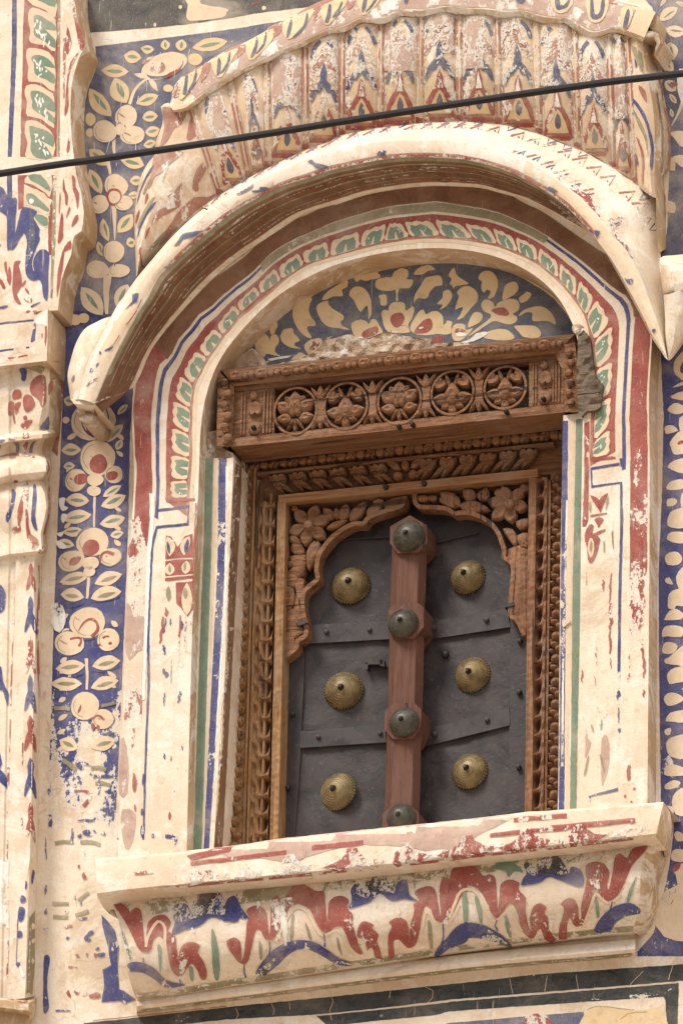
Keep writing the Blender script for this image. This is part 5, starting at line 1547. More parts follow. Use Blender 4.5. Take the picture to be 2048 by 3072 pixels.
bb.paint(sm(RK([(900, 1740), (960, 1685), (1100, 1680), (1250, 1705), (1400, 1690), (1440, 1740), (1440, 1880), (900, 1880)]), 3), 'yellow', 2, 0.1, Y0)
pt(bb, 'olive', 3, [sh(RK, line, [(920, 1700), (1000, 1675), (1130, 1690), (1240, 1700)], 4, 5), sh(RK, line, [(1150, 1760), (1220, 1720), (1330, 1715)], 4, 4)], 0.0, Y0)
pt(bb, 'plaster' if False else 'cream', 2, [sh(RJ, line, p, 2.5, 3.5, smooth=0) for p in ([(700, 1600), (715, 1650), (690, 1700), (705, 1770)], [(300, 1655), (320, 1700), (310, 1735)], [(60, 1690), (80, 1730), (60, 1765)], [(420, 1640), (425, 1700)], [(1100, 1570), (1090, 1620)], [(1330, 1545), (1385, 1570), (1380, 1620), (1350, 1650)])], 0, Y0)
pt(bb, 'cream', 2, [sh(RK, line, p, 3, 4, smooth=0) for p in ([(405, 1490), (425, 1590)], [(655, 1470), (640, 1575)], [(850, 1462), (865, 1560)], [(1300, 1440), (1240, 1500), (1215, 1530)], [(1500, 1400), (1470, 1500)])], 0, Y0)
# incised frame line round the band
pt(bb, 'rust', 1, [RJ([(-900, 1770), (0, 1672), (0, 1678), (-900, 1777)])], 0.2, Y0)

# ---------------------------------------------------------------- arch face: bands that follow the arch
yj = Y_JAMB
def strip(s0, s1, i0=0, i1=None):
    i1 = NB if i1 is None else i1
    return band(s0, range(i0, i1))+band(s1, range(i0, i1))[::-1]
def wearj(a, b):                # jambs lose their paint below the band
    return 0.0 if b < 1250 else min(0.66, (b-1250)/420.0*0.42) if b < 1700 else min(0.74, 0.45+(b-1700)/2200)
def idx(y, left):
    r = range(NB//2) if left else range(NB-1, NB//2, -1)
    return min(r, key=lambda i: abs(OS[i][1]-y))
iL, iR = idx(1500, True), idx(1372, False)
arch_a, arch_b = iL, iR+1
arch.paint(strip(-1.06, -2.02), 'red', 1, wearj, yj, 24)
arch.paint(strip(0.0, 1.28, arch_a, arch_b), 'rust', 1, 0.0, yj, 24)      # pinkish inner bands
arch.paint(strip(-0.24, 1.0, arch_a, arch_b), 'red', 2, 0.0, yj, 24)
arch.paint(strip(1.17, 1.38, arch_a, arch_b), 'cream', 2, 0.0, yj, 24)
arch.paint(strip(-0.62, -0.82, iL-3, iR+4), 'blue', 2, 0.02, yj, 24)
DIV = [((509, 1499), (560, 1494)), ((509, 1441), (560, 1441)), ((511, 1360), (567, 1374)), ((513, 1276), (565, 1302)), ((518, 1195), (569, 1226)), ((541, 1121), (576, 1153)), ((588, 1048), (620, 1073)), ((641, 980), (667, 1006)), ((703, 909), (720, 936)), ((767, 854), (780, 882)), ((828, 799), (843, 838)), ((898, 754), (912, 790)), ((986, 719), (987, 768)), ((1081, 690), (1079, 740)), ((1164, 667), (1150, 721)), ((1204, 664), (1230, 708)), ((1297, 655), (1322, 705)), ((1386, 666), (1421, 715)), ((1472, 679), (1494, 731)), ((1541, 705), (1554, 754)), ((1613, 737), (1613, 783)), ((1677, 783), (1676, 834)), ((1735, 834), (1727, 891)), ((1787, 891), (1760, 946)), ((1838, 965), (1784, 1022)), ((1838, 1076), (1790, 1108)), ((1835, 1182), (1786, 1215)), ((1830, 1280), (1782, 1325)), ((1832, 1369), (1779, 1374))]
def lerp(p, q, t):
    return (p[0]+(q[0]-p[0])*t, p[1]+(q[1]-p[1])*t)
for k in range(len(DIV)-1):
    (o0, i0), (o1, i1) = DIV[k], DIV[k+1]
    def uv(t, s):               # t along the band, s from outer (0) to inner (1) edge
        return lerp(lerp(o0, i0, s), lerp(o1, i1, s), t)
    right = k >= 14
    f = (lambda t: 1-t) if right else (lambda t: t)
    bow = 0.05
    prof = [(0.93, 1.0), (0.96, 0.6), (0.95, 0.25), (0.86, 0.03), (0.70, 0.10), (0.52, 0.02), (0.36, 0.14), (0.22, 0.08), (0.09, 0.26), (0.06, 0.6), (0.10, 1.0)]
    arch.paint(sm([uv(f(t), s) for t, s in prof], 2), 'cream', 3, 0.0, yj)
    g = [(0.84, 1.0), (0.87, 0.60), (0.79, 0.26), (0.62, 0.33), (0.46, 0.25), (0.30, 0.42), (0.20, 0.70), (0.24, 1.0), (0.46, 1.0), (0.53, 0.58), (0.57, 0.60), (0.58, 1.0)]
    arch.paint([uv(f(t), s) for t, s in g], 'green', 4, 0.0, yj)
    if random.random() < 0.5:
        c = uv(f(random.uniform(0.3, 0.7)), random.uniform(0.5, 0.7))
        for _ in range(3):
            arch.paint(E(c[0]+random.uniform(-7, 7), c[1]+random.uniform(-9, 9), random.uniform(0.8, 2), random.uniform(1.5, 5), random.uniform(-40, 40), 8), 'white', 5, 0, yj)
# frame of the band foot, the blue key line and the jamb ornaments
pt(arch, 'red', 3, [[(494, 1493), (512, 1498), (585, 1494), (585, 1502), (500, 1508)], [(1768, 1366), (1784, 1374), (1834, 1368), (1845, 1370), (1845, 1376), (1770, 1384)]], 0.1, yj)
pt(arch, 'red', 2, [[(585, 1510), (592, 1510), (583, 1700), (577, 1900), (570, 1900), (578, 1700)], [(1752, 1270), (1768, 1262), (1768, 1300), (1764, 1560), (1757, 1580), (1746, 1580), (1752, 1420)], [(1757, 1384), (1764, 1384), (1762, 1480), (1755, 1480)]], 0.25, yj, 30)
pt(arch, 'blue', 2, [line([(473, 1480), (470, 1532), (566, 1520), (563, 1572), (470, 1582), (455, 1640), (448, 1780), (444, 1900)], 10, 9, smooth=0)], 0.05, yj)
pt(arch, 'blue', 2, [line([(444, 1900), (446, 2060), (440, 2180), (436, 2300), (430, 2520)], 8, 6, smooth=0), line([(1862, 1375), (1866, 1400)], 9, 9, smooth=0), line([(1858, 1392), (1772, 1406), (1775, 1460), (1862, 1448), (1864, 1560), (1858, 1800)], 9, 9, smooth=0)], 0.04, yj)
pt(arch, 'blue', 2, [line([(1858, 1800), (1856, 2000), (1852, 2300), (1846, 2420)], 9, 8, smooth=0)], lambda a, b: min(0.62, 0.1+(b-1800)/700), yj, 20)
pt(arch, 'white', 3, [line([(455, 1480), (456, 1560), (446, 1660), (437, 1900), (430, 2100)], 14, 8, smooth=0)], 0.1, yj)
def urn(q, d, mx=1, wear=0.1):
    """red urn-and-leaf ornament at the top of each jamb"""
    pt(arch, 'red', 3, [sm(q(s), 2) for s in d[0]], wear, yj)
    pt(arch, 'cream', 4, [sm(q(s), 2) for s in d[1]], 0, yj)
    pt(arch, 'blue', 5, [sm(q(s), 2) for s in d[2]], 0.1, yj)
    pt(arch, 'olive', 5, [sm(q(s), 2) for s in d[3]], 0.0, yj)
for q_, w_ in ((RF, 0.12),):
    pt(arch, 'red', 3, [q_([(1115, 100), (1150, 110), (1195, 180), (1240, 110), (1295, 92), (1300, 250), (1110, 262)]), q_([(1110, 275), (1180, 265), (1295, 262), (1300, 360), (1110, 385)]), q_([(1108, 390), (1292, 372), (1292, 392), (1108, 412)]), q_([(1180, 420), (1300, 410), (1300, 600), (1260, 650), (1215, 590), (1185, 560)]), q_([(1110, 580), (1135, 620), (1120, 650), (1105, 640)])], w_, yj)
    pt(arch, 'cream', 4, [q_(leaf(1140, 245, 1125, 110, 62, 0.5, 0.1)), q_(leaf(1235, 240, 1275, 108, 62, 0.5, -0.1)), q_(leaf(1140, 372, 1140, 285, 66)), q_(leaf(1245, 362, 1255, 272, 62)), q_(leaf(1255, 640, 1255, 420, 72)), q_([(1110, 380), (1295, 364), (1295, 372), (1110, 390)])], 0, yj)
    pt(arch, 'blue', 5, [q_(leaf(1140, 230, 1122, 140, 20)), q_(leaf(1245, 225, 1262, 125, 30))], 0.1, yj)
    pt(arch, 'olive', 5, [q_(leaf(1140, 355, 1140, 300, 18)), q_(leaf(1240, 345, 1245, 280, 18)), q_(leaf(1130, 545, 1130, 440, 34)), q_(leaf(1245, 535, 1245, 450, 34))], 0, yj)
pt(arch, 'red', 3, [RM(leaf(1015, 1700, 945, 1580, 40, 0.55, 0.12)), RM(leaf(1015, 1700, 1065, 1562, 40, 0.55, -0.12)), RM([(945, 1712), (1055, 1695), (1056, 1706), (946, 1726)]), RM(leaf(1000, 1800, 1005, 1725, 62, 0.7))], 0.14, yj)
pt(arch, 'olive', 5, [RM(leaf(945, 1700, 942, 1615, 16)), RM(leaf(1048, 1680, 1068, 1580, 16))], 0.1, yj)
pt(arch, 'red', 3, [sm(RN(s), 2) for s in ([(905, 100), (940, 30), (970, 40), (960, 90), (1010, 70), (1045, 60), (1040, 80), (990, 105), (1015, 130), (985, 240), (955, 290), (930, 270), (920, 180)], [(890, 0), (920, 0), (915, 30)], [(990, 0), (1010, 0), (1010, 40), (995, 50)])], 0.12, yj)
pt(arch, 'cream', 4, [sm(RN([(925, 190), (945, 120), (970, 150), (965, 230), (945, 250)]), 2)], 0, yj)
pt(arch, 'olive', 5, [sm(RN([(938, 190), (950, 140), (960, 160), (952, 220)]), 2), sm(RN([(1032, 150), (1042, 140), (1042, 215), (1034, 210)]), 2), sm(RN([(948, 1380), (960, 1380), (972, 1425), (962, 1425)]), 2), sm(RN([(1015, 1360), (1025, 1340), (1022, 1400), (1012, 1410)]), 2), sm(RN([(925, 1600), (938, 1590), (915, 1700), (900, 1715)]), 2), sm(RN([(1005, 1580), (1020, 1590), (1045, 1690), (1035, 1690)]), 2)], 0.05, yj)
# surviving streaks of red and blue down the jambs
def streaks(lst, mat, q, wear=0.3):
    for x0, y0, x1, y1, wd in lst:
        n_ = 7
        c = [(x0+(x1-x0)*i/n_+random.uniform(-0.35, 0.35)*wd, y0+(y1-y0)*i/n_) for i in range(n_+1)]
        arch.paint(q(line(c, wd*0.6, wd*0.5, wd, smooth=2)), mat, 3, wear, yj, 8)
streaks([(1095, 0, 1098, 195, 12), (1085, 360, 1075, 560, 14), (1085, 560, 1080, 740, 26), (1080, 740, 1075, 900, 18), (1080, 930, 1085, 1000, 8), (1290, 130, 1295, 360, 16), (1295, 400, 1290, 640, 30), (1290, 640, 1280, 740, 22), (1285, 800, 1295, 900, 26), (1295, 900, 1310, 1060, 22), (1228, 170, 1228, 270, 18), (1205, 900, 1210, 1000, 10), (1205, 1030, 1200, 1095, 16), (1200, 1650, 1205, 1752, 26), (1305, 1140, 1305, 1190, 14), (915, 330, 920, 480, 8), (1033, 400, 1033, 480, 16), (985, 840, 990, 975, 12), (890, 660, 885, 790, 8), (890, 1010, 890, 1090, 14), (975, 1050, 978, 1110, 6)], 'red', RN)
streaks([(1135, 1150, 1130, 1200, 22), (1135, 1260, 1138, 1370, 10), (1140, 1400, 1140, 1430, 16)], 'blue', RN)
streaks([(890, 0, 905, 440, 46), (975, 0, 965, 560, 18), (955, 800, 950, 1060, 7), (900, 1400, 880, 1560, 20), (920, 1160, 925, 1200, 10), (905, 1700, 910, 1792, 22)], 'red', RF, 0.42)
streaks([(1110, 660, 1100, 760, 14), (1145, 660, 1145, 710, 10), (1222, 680, 1225, 740, 18), (1100, 840, 1105, 905, 16), (1220, 940, 1225, 1000, 22), (1100, 1000, 1130, 1060, 26), (1105, 1160, 1100, 1250, 12), (1215, 1150, 1200, 1230, 18), (1100, 1570, 1105, 1610, 12), (1222, 1520, 1222, 1545, 10)], 'blue', RF, 0.35)
streaks([(1100, 650, 1080, 830, 22), (1210, 640, 1195, 1020, 16), (1245, 650, 1248, 1000, 14), (1150, 930, 1150, 1100, 8), (1150, 1590, 1148, 1620, 9)], 'red', RF, 0.35)
pt(arch, 'blue', 3, [RG([(1110, 520), (1190, 520), (1190, 560), (1175, 600), (1168, 552), (1112, 548)]), sh(RG, E, 1028, 530, 10, 15), sh(RG, E, 955, 370, 12, 24), sh(RG, E, 955, 500, 11, 45), sh(RG, E, 962, 150, 8, 40), RK([(935, 260), (1130, 205), (1130, 230), (950, 265), (945, 300), (935, 298)])], 0.2, yj)
pt(arch, 'red', 3, [sh(RG, E, 903, 180, 15, 60), sh(RG, E, 907, 340, 7, 25), sh(RG, E, 1140, 395, 9, 28), sh(RG, E, 790, 548, 7, 9), sh(RK, E, 1202, 105, 13, 52), sh(RK, E, 1243, 212, 12, 10), sh(RK, E, 1178, 262, 10, 14), sh(RK, E, 1220, 300, 9, 8)], 0.12, yj)
pt(arch, 'pink', 2, [sm(RF([(848, 560), (880, 600), (900, 655), (970, 650), (965, 860), (930, 880), (870, 940), (835, 830)]), 2), sm(RF([(808, 1470), (850, 1520), (850, 1792), (795, 1792)]), 2), sm(RG([(822, 350), (915, 385), (885, 590), (840, 612), (815, 480)]), 2), sm(RG([(805, 0), (860, 0), (855, 240), (800, 250)]), 2), sm(RN([(915, 1400), (930, 1470), (950, 1500), (915, 1600), (910, 1540)]), 2), sm(RN([(1020, 1470), (1060, 1455), (1075, 1560), (1060, 1690), (1025, 1792), (1018, 1720)]), 2)], 0.32, yj)
# stripes of the stepped reveals
ysr = Y_STRIPE
jl.base_done()
jr.base_done()
pt(jl, 'green', 1, [[(616, 1378), (640, 1374), (634, 1650), (626, 1900), (616, 2200), (604, 2580), (578, 2580), (590, 2200), (600, 1900), (610, 1650)]], 0.05, ysr, 30)
pt(jl, 'cream', 1, [[(641, 1374), (654, 1374), (632, 2100), (610, 2580), (605, 2580), (627, 2000)]], 0.0, ysr)
pt(jl, 'blue', 1, [[(656, 1376), (680, 1374), (674, 1700), (655, 2100), (626, 2560), (610, 2560), (632, 2100), (652, 1700)]], lambda a, b: 0.10+0.25*gau(b, 1850, 260), ysr, 20)
def gau_(x, c, w):
    return math.exp(-((x-c)/w)**2)
pt(jl, 'white', 2, [line([(682, 1400), (676, 1750), (662, 2000), (650, 2200), (640, 2400)], 9, 5)], 0.38, ysr, 12)
pt(jl, 'brown', 1, [[(706, 1388), (724, 1388), (722, 1480), (700, 1900), (684, 2200), (664, 2580), (640, 2580), (656, 2300), (678, 1900), (698, 1480)]], 0.42, None, 14)
pt(jr, 'blue', 1, [[(1687, 1262), (1703, 1262), (1702, 1500), (1696, 1800), (1692, 2460), (1674, 2462), (1676, 2360), (1682, 1700)]], 0.22, ysr, 22)
pt(jr, 'white', 2, [line([(1700, 1500), (1696, 1700), (1690, 1900), (1686, 2300)], 6, 6)], 0.45, ysr, 10)
pt(jr, 'green', 1, [[(1727, 1258), (1747, 1255), (1744, 1500), (1740, 1800), (1732, 2200), (1728, 2460), (1708, 2460), (1712, 2200), (1716, 1800), (1722, 1500)]], 0.08, ysr, 30)
pt(jr, 'cream', 1, [[(1705, 1262), (1725, 1258), (1720, 1500), (1706, 2200), (1705, 2460), (1694, 2460), (1698, 1800), (1704, 1500)]], 0.0, ysr, 40)
m_ = Mesh('plaster_chip')
m_.prism(sm(RN([(755, 680), (770, 668), (812, 682), (790, 700), (765, 720)]), 2), ysr-0.006, 0.006, 'plaster')
CHIP = m_

# ---------------------------------------------------------------- tympanum
TA, TB, TC = Q(660, 760, 3.92), Q(1020, 740, 3.92), Q(1340, 740, 3.733)
ty.paint([(640, 1180), (640, 1090), (672, 1082), (702, 1046), (742, 1004), (800, 956), (860, 910), (912, 882), (980, 848), (1046, 816), (1120, 793), (1198, 783), (1280, 774), (1360, 778), (1440, 790), (1520, 812), (1571, 836), (1620, 864), (1662, 896), (1698, 940), (1728, 985), (1745, 1010), (1745, 1080)], 'tblue', 1, 0.0, Y_TYMP, 40)
def ty_(q, lst, mat='yellow', layer=3, wear=0.0):
    pt(ty, mat, layer, [sm(q(p), 3) for p in lst], wear, Y_TYMP)
ty_(TA, [[(850, 680), (870, 600), (930, 530), (1000, 505), (1080, 525), (1055, 600), (1045, 670), (1070, 740), (1115, 800), (1120, 850), (1040, 855), (1030, 900), (1075, 995), (1000, 970), (920, 890), (865, 790)],
    [(1200, 540), (1260, 450), (1380, 370), (1490, 310), (1495, 390), (1430, 430), (1440, 500), (1340, 500), (1270, 535)],
    [(1130, 650), (1180, 580), (1270, 555), (1280, 600), (1330, 650), (1440, 720), (1450, 770), (1415, 800), (1440, 850), (1530, 900), (1400, 880), (1280, 860), (1190, 790)],
    [(715, 960), (760, 890), (850, 880), (860, 930), (920, 990), (930, 1030), (880, 1050), (890, 1090), (960, 1115), (850, 1110), (760, 1070), (720, 1020)],
    [(570, 840), (600, 780), (650, 780), (680, 840), (650, 900), (640, 940), (600, 950), (580, 890)],
    [(410, 1040), (440, 970), (520, 945), (570, 980), (580, 1030), (600, 970), (650, 950), (690, 990), (690, 1050), (650, 1100), (650, 1160), (720, 1210), (600, 1190), (540, 1180), (510, 1220), (450, 1160), (420, 1110)],
    [(290, 1080), (330, 1030), (390, 1025), (385, 1080), (320, 1140)], [(140, 1255), (200, 1200), (270, 1190), (200, 1240)],
    [(990, 1080), (1070, 1010), (1180, 1000), (1200, 1060), (1100, 1160), (1030, 1180)], [(910, 1180), (950, 1160), (1010, 1200), (1000, 1230), (840, 1250)], [(530, 1270), (590, 1255), (560, 1285)], [(1240, 1000), (1320, 970), (1280, 1000)]])
ty_(TA, [[(1040, 1090), (1080, 1040), (1150, 1030), (1165, 1070), (1110, 1130), (1060, 1135)]], 'red', 4, 0.2)
ty_(TB, [[(165, 370), (230, 280), (330, 252), (410, 275), (475, 350), (400, 380), (300, 398), (240, 385), (200, 410)],
    [(410, 440), (440, 380), (540, 355), (600, 360), (640, 290), (720, 250), (790, 270), (800, 340), (780, 380), (860, 390), (820, 480), (700, 485), (640, 500), (570, 520), (450, 500)],
    [(650, 480), (695, 480), (680, 560), (680, 630), (655, 630), (660, 560)],
    [(860, 320), (920, 250), (1010, 215), (1070, 225), (1115, 268), (1040, 280), (960, 325)],
    [(865, 670), (880, 560), (950, 450), (1000, 370), (1080, 345), (1180, 345), (1200, 450), (1120, 465), (1060, 520), (1030, 590), (990, 610), (920, 600), (880, 640)],
    [(105, 570), (130, 500), (210, 465), (290, 495), (350, 580), (370, 700), (365, 800), (335, 850), (330, 750), (315, 690), (280, 720), (240, 760), (205, 720), (160, 630)],
    [(450, 580), (490, 560), (540, 570), (548, 680), (480, 685), (470, 620)],
    [(1275, 330), (1340, 240), (1360, 310), (1420, 370), (1510, 430), (1430, 450), (1360, 460), (1335, 490), (1315, 450), (1285, 430), (1310, 380)],
    [(1370, 540), (1420, 480), (1500, 460), (1600, 520), (1620, 620), (1540, 720), (1440, 830), (1375, 855), (1420, 780), (1445, 710), (1400, 720), (1355, 735), (1370, 650), (1395, 580)],
    [(1140, 670), (1200, 600), (1210, 530), (1270, 500), (1315, 550), (1300, 630), (1240, 700), (1165, 740), (1205, 680)],
    [(1110, 1000), (1240, 900), (1250, 870), (1290, 870), (1320, 890), (1310, 940), (1300, 1020), (1200, 1030)],
    [(130, 940), (160, 880), (240, 855), (310, 880), (335, 905), (370, 850), (420, 860), (460, 920), (500, 1000), (440, 1030), (300, 1080), (180, 1060)],
    [(485, 780), (540, 740), (570, 755), (575, 700), (620, 655), (700, 648), (760, 670), (770, 750), (850, 700), (870, 760), (830, 860), (800, 920), (820, 1000), (700, 1020), (600, 1010), (530, 960)],
    [(870, 830), (930, 760), (980, 740), (1010, 790), (1080, 760), (1150, 760), (1205, 820), (1210, 920), (1220, 960), (1180, 1010), (1000, 1040), (880, 1020), (820, 960)],
    [(1310, 1000), (1340, 920), (1400, 900), (1470, 920), (1480, 980), (1560, 960), (1440, 1090), (1340, 1100)]])
pt(ty, 'tblue', 4, [sh(TB, line, p, 4, 8) for p in ([(465, 810), (490, 900), (525, 985)], [(435, 850), (470, 910), (490, 960)], [(880, 740), (860, 830), (800, 925)], [(930, 745), (870, 840), (815, 925)])]+[sh(TB, line, [(700, 930), (780, 930), (830, 1000)], 6, 6)], 0, Y_TYMP)
ty_(TB, [[(590, 830), (640, 785), (720, 775), (760, 830), (735, 900), (680, 950), (630, 940), (600, 890)], [(870, 1010), (900, 950), (960, 880), (1040, 840), (1085, 890), (1070, 970), (980, 1015)], [(255, 1010), (330, 960), (420, 935), (450, 970), (430, 1020), (330, 1060), (265, 1065)], [(1085, 1100), (1100, 1060), (1190, 1040), (1215, 1080), (1190, 1130), (1080, 1160)], [(1350, 1010), (1370, 960), (1440, 965), (1475, 1000)]], 'red', 5, 0.15)
pt(ty, 'white', 6, [sh(TB, E, 1420, 1030, 60, 26), sh(TB, E, 950, 950, 26, 12, -20), sh(TB, E, 650, 1000, 46, 14), sh(TB, E, 1120, 1160, 46, 9, -8), sh(TB, E, 240, 1065, 36, 9)], 0.1, Y_TYMP)
ty_(TC, [[(350, 340), (400, 280), (460, 265), (530, 300), (570, 380), (560, 480), (520, 560), (460, 580), (490, 500), (450, 480), (410, 510), (385, 450), (390, 390)],
    [(620, 590), (635, 490), (660, 430), (730, 390), (790, 410), (795, 480), (750, 540), (690, 570)], [(805, 575), (860, 530), (890, 500), (945, 530), (900, 600), (830, 630)],
    [(385, 650), (410, 600), (460, 590), (510, 620), (540, 670), (580, 620), (680, 585), (770, 590), (810, 640), (800, 710), (740, 750), (780, 780), (780, 830), (720, 865), (640, 860), (540, 830), (440, 880), (320, 960), (240, 1000), (300, 940), (420, 850), (490, 790), (480, 750), (410, 720)],
    [(800, 775), (860, 710), (970, 670), (1080, 675), (1170, 740), (1210, 810), (1215, 870), (1140, 835), (1040, 830), (960, 825), (955, 740), (890, 735)],
    [(240, 900), (250, 820), (300, 740), (360, 730), (400, 770), (380, 830), (300, 880)], [(400, 1000), (480, 940), (600, 915), (690, 940), (760, 1020), (640, 1050), (500, 1040)], [(750, 890), (820, 880), (960, 880), (1030, 920), (1055, 980), (1000, 1020), (860, 1010), (810, 960)]])
ty_(TC, [[(500, 715), (540, 685), (640, 680), (695, 740), (660, 775), (570, 760)]], 'red', 5, 0.25)
pt(ty, 'white', 6, [TC([(120, 1085), (250, 1040), (330, 970), (420, 950), (470, 960), (420, 1000), (300, 1060), (150, 1090)]), TA([(560, 1240), (700, 1215), (900, 1185), (800, 1225), (600, 1262)])], 0.25, Y_TYMP)
# broken plaster above the lintel
rubble(sm(TA([(110, 1330), (180, 1250), (300, 1160), (380, 1115), (440, 1160), (500, 1220), (540, 1290), (560, 1400), (100, 1400)]), 2), Y_TYMP-0.02, 0.02, 'rubble', step=9, rough=0.012)
rubble(sm(TA([(540, 1330), (700, 1290), (900, 1250), (1020, 1200), (1150, 1130), (1200, 1050), (1250, 1010), (1330, 1000), (1480, 955), (1560, 960)])+TB([(210, 1075), (350, 1085), (500, 1010), (590, 1000), (740, 1040), (940, 1075), (1060, 1080), (1110, 1130), (1250, 1130), (1500, 1130), (1568, 1240), (1300, 1290), (900, 1340), (0, 1400)])+TA([(700, 1420), (540, 1420)]), 2), Y_TYMP-0.022, 0.022, 'rubble', step=9, rough=0.016)
rubble(sm(TC([(1400, 890), (1470, 860), (1560, 920), (1568, 980), (1480, 975), (1420, 960)]), 2), -0.092, 0.06, 'rubble', step=8, rough=0.014)

# ---------------------------------------------------------------- canopy: rim, soffit, bevel
def mid(A, B, t):
    return [lerp(p, q, t) for p, q in zip(A, B)]
def seg(A, B, t0, t1, i0, i1):
    return mid(A, B, t0)[i0:i1]+mid(A, B, t1)[i0:i1][::-1]
rim.paint(seg(ra, rb, 0.74, 1.0, 20, 92), 'rust', 1, lambda a, b: 0.12+0.35*noise.noise(Vector((a*0.012, b*0.012, 2))), None, 9)
rim.paint(seg(ra, rb, 0.86, 1.0, 20, 92), 'red', 2, 0.36, None, 7)
pt(rim, 'cream', 1, [seg(ra, rb, 0.45, 0.8, i, i+7) for i in (8, 16, 27, 38)], 0.35, None, 9)
rim.paint(seg(ra, rb, 0.03, 0.97, 74, NR), 'cream', 0.5, lambda a, b: max(0.2, 0.85-(a-1540)/260.0), None, 10)
rim.paint(seg(ra, rb, 0.1, 0.97, 0, 26), 'cream', 0.5, 0.40, None, 10)
pt(rim, 'blue', 3, [sm(H6([(610, 250), (680, 170), (685, 110), (745, 95), (720, 170), (650, 220)]), 2), sm(H6([(420, 630), (500, 590), (490, 620), (430, 640)]), 2), sh(H6, leaf, 335, 790, 370, 745, 20), sh(H6, E, 380, 655, 10, 16), sh(H6, E, 290, 820, 22, 14, -60), sh(H6, leaf, 300, 690, 335, 630, 24)], 0.2, None, 7)
pt(rim, 'fblue', 3, [sm(H1([(1010, 1060), (1060, 1000), (1090, 950), (1180, 930), (1290, 910), (1200, 970), (1100, 1000), (1060, 1050)]), 2), sm(H2([(310, 895), (360, 850), (440, 810), (500, 785), (490, 830), (400, 880)]), 2), sm(H2([(480, 855), (560, 845), (570, 815), (660, 828), (600, 860), (520, 870)]), 2), sm(H2([(1010, 580), (1060, 560), (1080, 590), (1200, 615), (1190, 640), (1100, 640), (1050, 600)]), 2), sm(H3([(410, 520), (430, 480), (500, 480), (480, 515)]), 2), sm(H4([(440, 840), (470, 810), (550, 860), (500, 870)]), 2)], 0.15, None, 7)
pt(rim, 'blue', 3, [sm(H5([(1020, 415), (1045, 430), (1100, 425), (1090, 475), (1050, 470)]), 2), sh(H5, E, 1298, 918, 16, 18), sm(H4([(1005, 1150), (1025, 1120), (1080, 1190), (1060, 1270), (1020, 1210)]), 2), sm(H4([(840, 1220), (870, 1230), (860, 1250)]), 2), sm(H4([(890, 1220), (945, 1240), (910, 1280)]), 2)], 0.2, None, 7)
pt(rim, 'red', 3, [sh(H6, line, [(765, 150), (720, 260), (625, 390)], 8, 12), sh(H6, line, [(560, 485), (510, 570), (470, 600)], 10, 4), sh(H6, line, [(250, 965), (310, 920), (375, 880)], 24, 6)], 0.2, None, 7)
pt(tipl, 'fblue', 2, [sh(H6, leaf, 115, 925, 140, 860, 26)], 0.25, None, 6)
# soffit: red-brown wash with an ochre moulding line at its inner edge
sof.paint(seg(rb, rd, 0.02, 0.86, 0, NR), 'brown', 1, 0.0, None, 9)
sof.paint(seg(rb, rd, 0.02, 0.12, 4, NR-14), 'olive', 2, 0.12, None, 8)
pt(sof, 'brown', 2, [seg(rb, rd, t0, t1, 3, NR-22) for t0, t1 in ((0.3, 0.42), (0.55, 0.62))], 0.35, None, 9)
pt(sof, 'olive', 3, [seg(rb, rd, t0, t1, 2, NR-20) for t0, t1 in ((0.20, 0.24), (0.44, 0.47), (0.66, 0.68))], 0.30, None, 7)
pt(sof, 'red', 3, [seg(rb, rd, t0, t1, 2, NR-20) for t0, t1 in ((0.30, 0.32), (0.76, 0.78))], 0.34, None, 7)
sof.paint([(283, 1212), (400, 1166), (386, 1172), (280, 1255)], 'brown', 1, 0.1, None, 8)
# arch-face band inside the soffit: its shade laid on as brown and olive coats
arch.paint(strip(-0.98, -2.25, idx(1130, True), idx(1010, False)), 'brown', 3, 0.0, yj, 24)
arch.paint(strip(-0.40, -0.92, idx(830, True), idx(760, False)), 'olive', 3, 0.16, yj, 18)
# chevrons along the bevel above the rim
nz = 30
for k in range(nz):
    i = 30+int(k*(NR*0.86-30)/nz)
    b0, b1 = min(NR-2, i+1), min(NR-1, i+2)
    w_ = hypot(ra[i][0]-rc[i][0], ra[i][1]-rc[i][1])
    if w_ < 14:
        continue
    def bv(di, t):
        j = max(0, min(NR-1.001, i+di))
        j0 = int(j)
        a_, c_ = lerp(ra[j0], ra[j0+1], j-j0), lerp(rc[j0], rc[j0+1], j-j0)
        return lerp(a_, c_, t)
    lw = max(2.2, min(5.5, w_*0.05))
    if random.random() < 0.85:
        bev.paint(line([bv(-0.9, 0.62), bv(-0.1, 0.86), bv(0.6, 0.60)], lw, lw*0.8, smooth=0), 'red', 1, 0.22, None, 5)
    if random.random() < 0.8:
        bev.paint(line([bv(0.7, 0.93), bv(1.15, 0.76), bv(1.6, 0.93)], lw*0.7, lw*0.7, smooth=0), 'blue', 1, 0.15, None, 5)
    bev.paint(E(*bv(0.0, 0.66), lw*0.55, lw*0.75, 0, 8), 'fblue', 1, 0.3, None, 5)
    if NR*0.68 < i < NR*0.83 and random.random() < 0.7:
        bev.paint(line([bv(-0.6, 0.08), bv(0.0, 0.34), bv(0.3, 0.10)], lw, lw*0.6, smooth=0), 'red', 1, 0.3, None, 5)
        bev.paint(line([bv(0.2, 0.08), bv(0.55, 0.28), bv(0.8, 0.1)], lw*0.8, lw*0.8, smooth=0), 'blue', 1, 0.2, None, 5)
bev.paint(mid(ra, rc, 0.02)[80:98]+mid(ra, rc, 0.16)[80:98][::-1], 'red', 1, 0.5, None, 7)
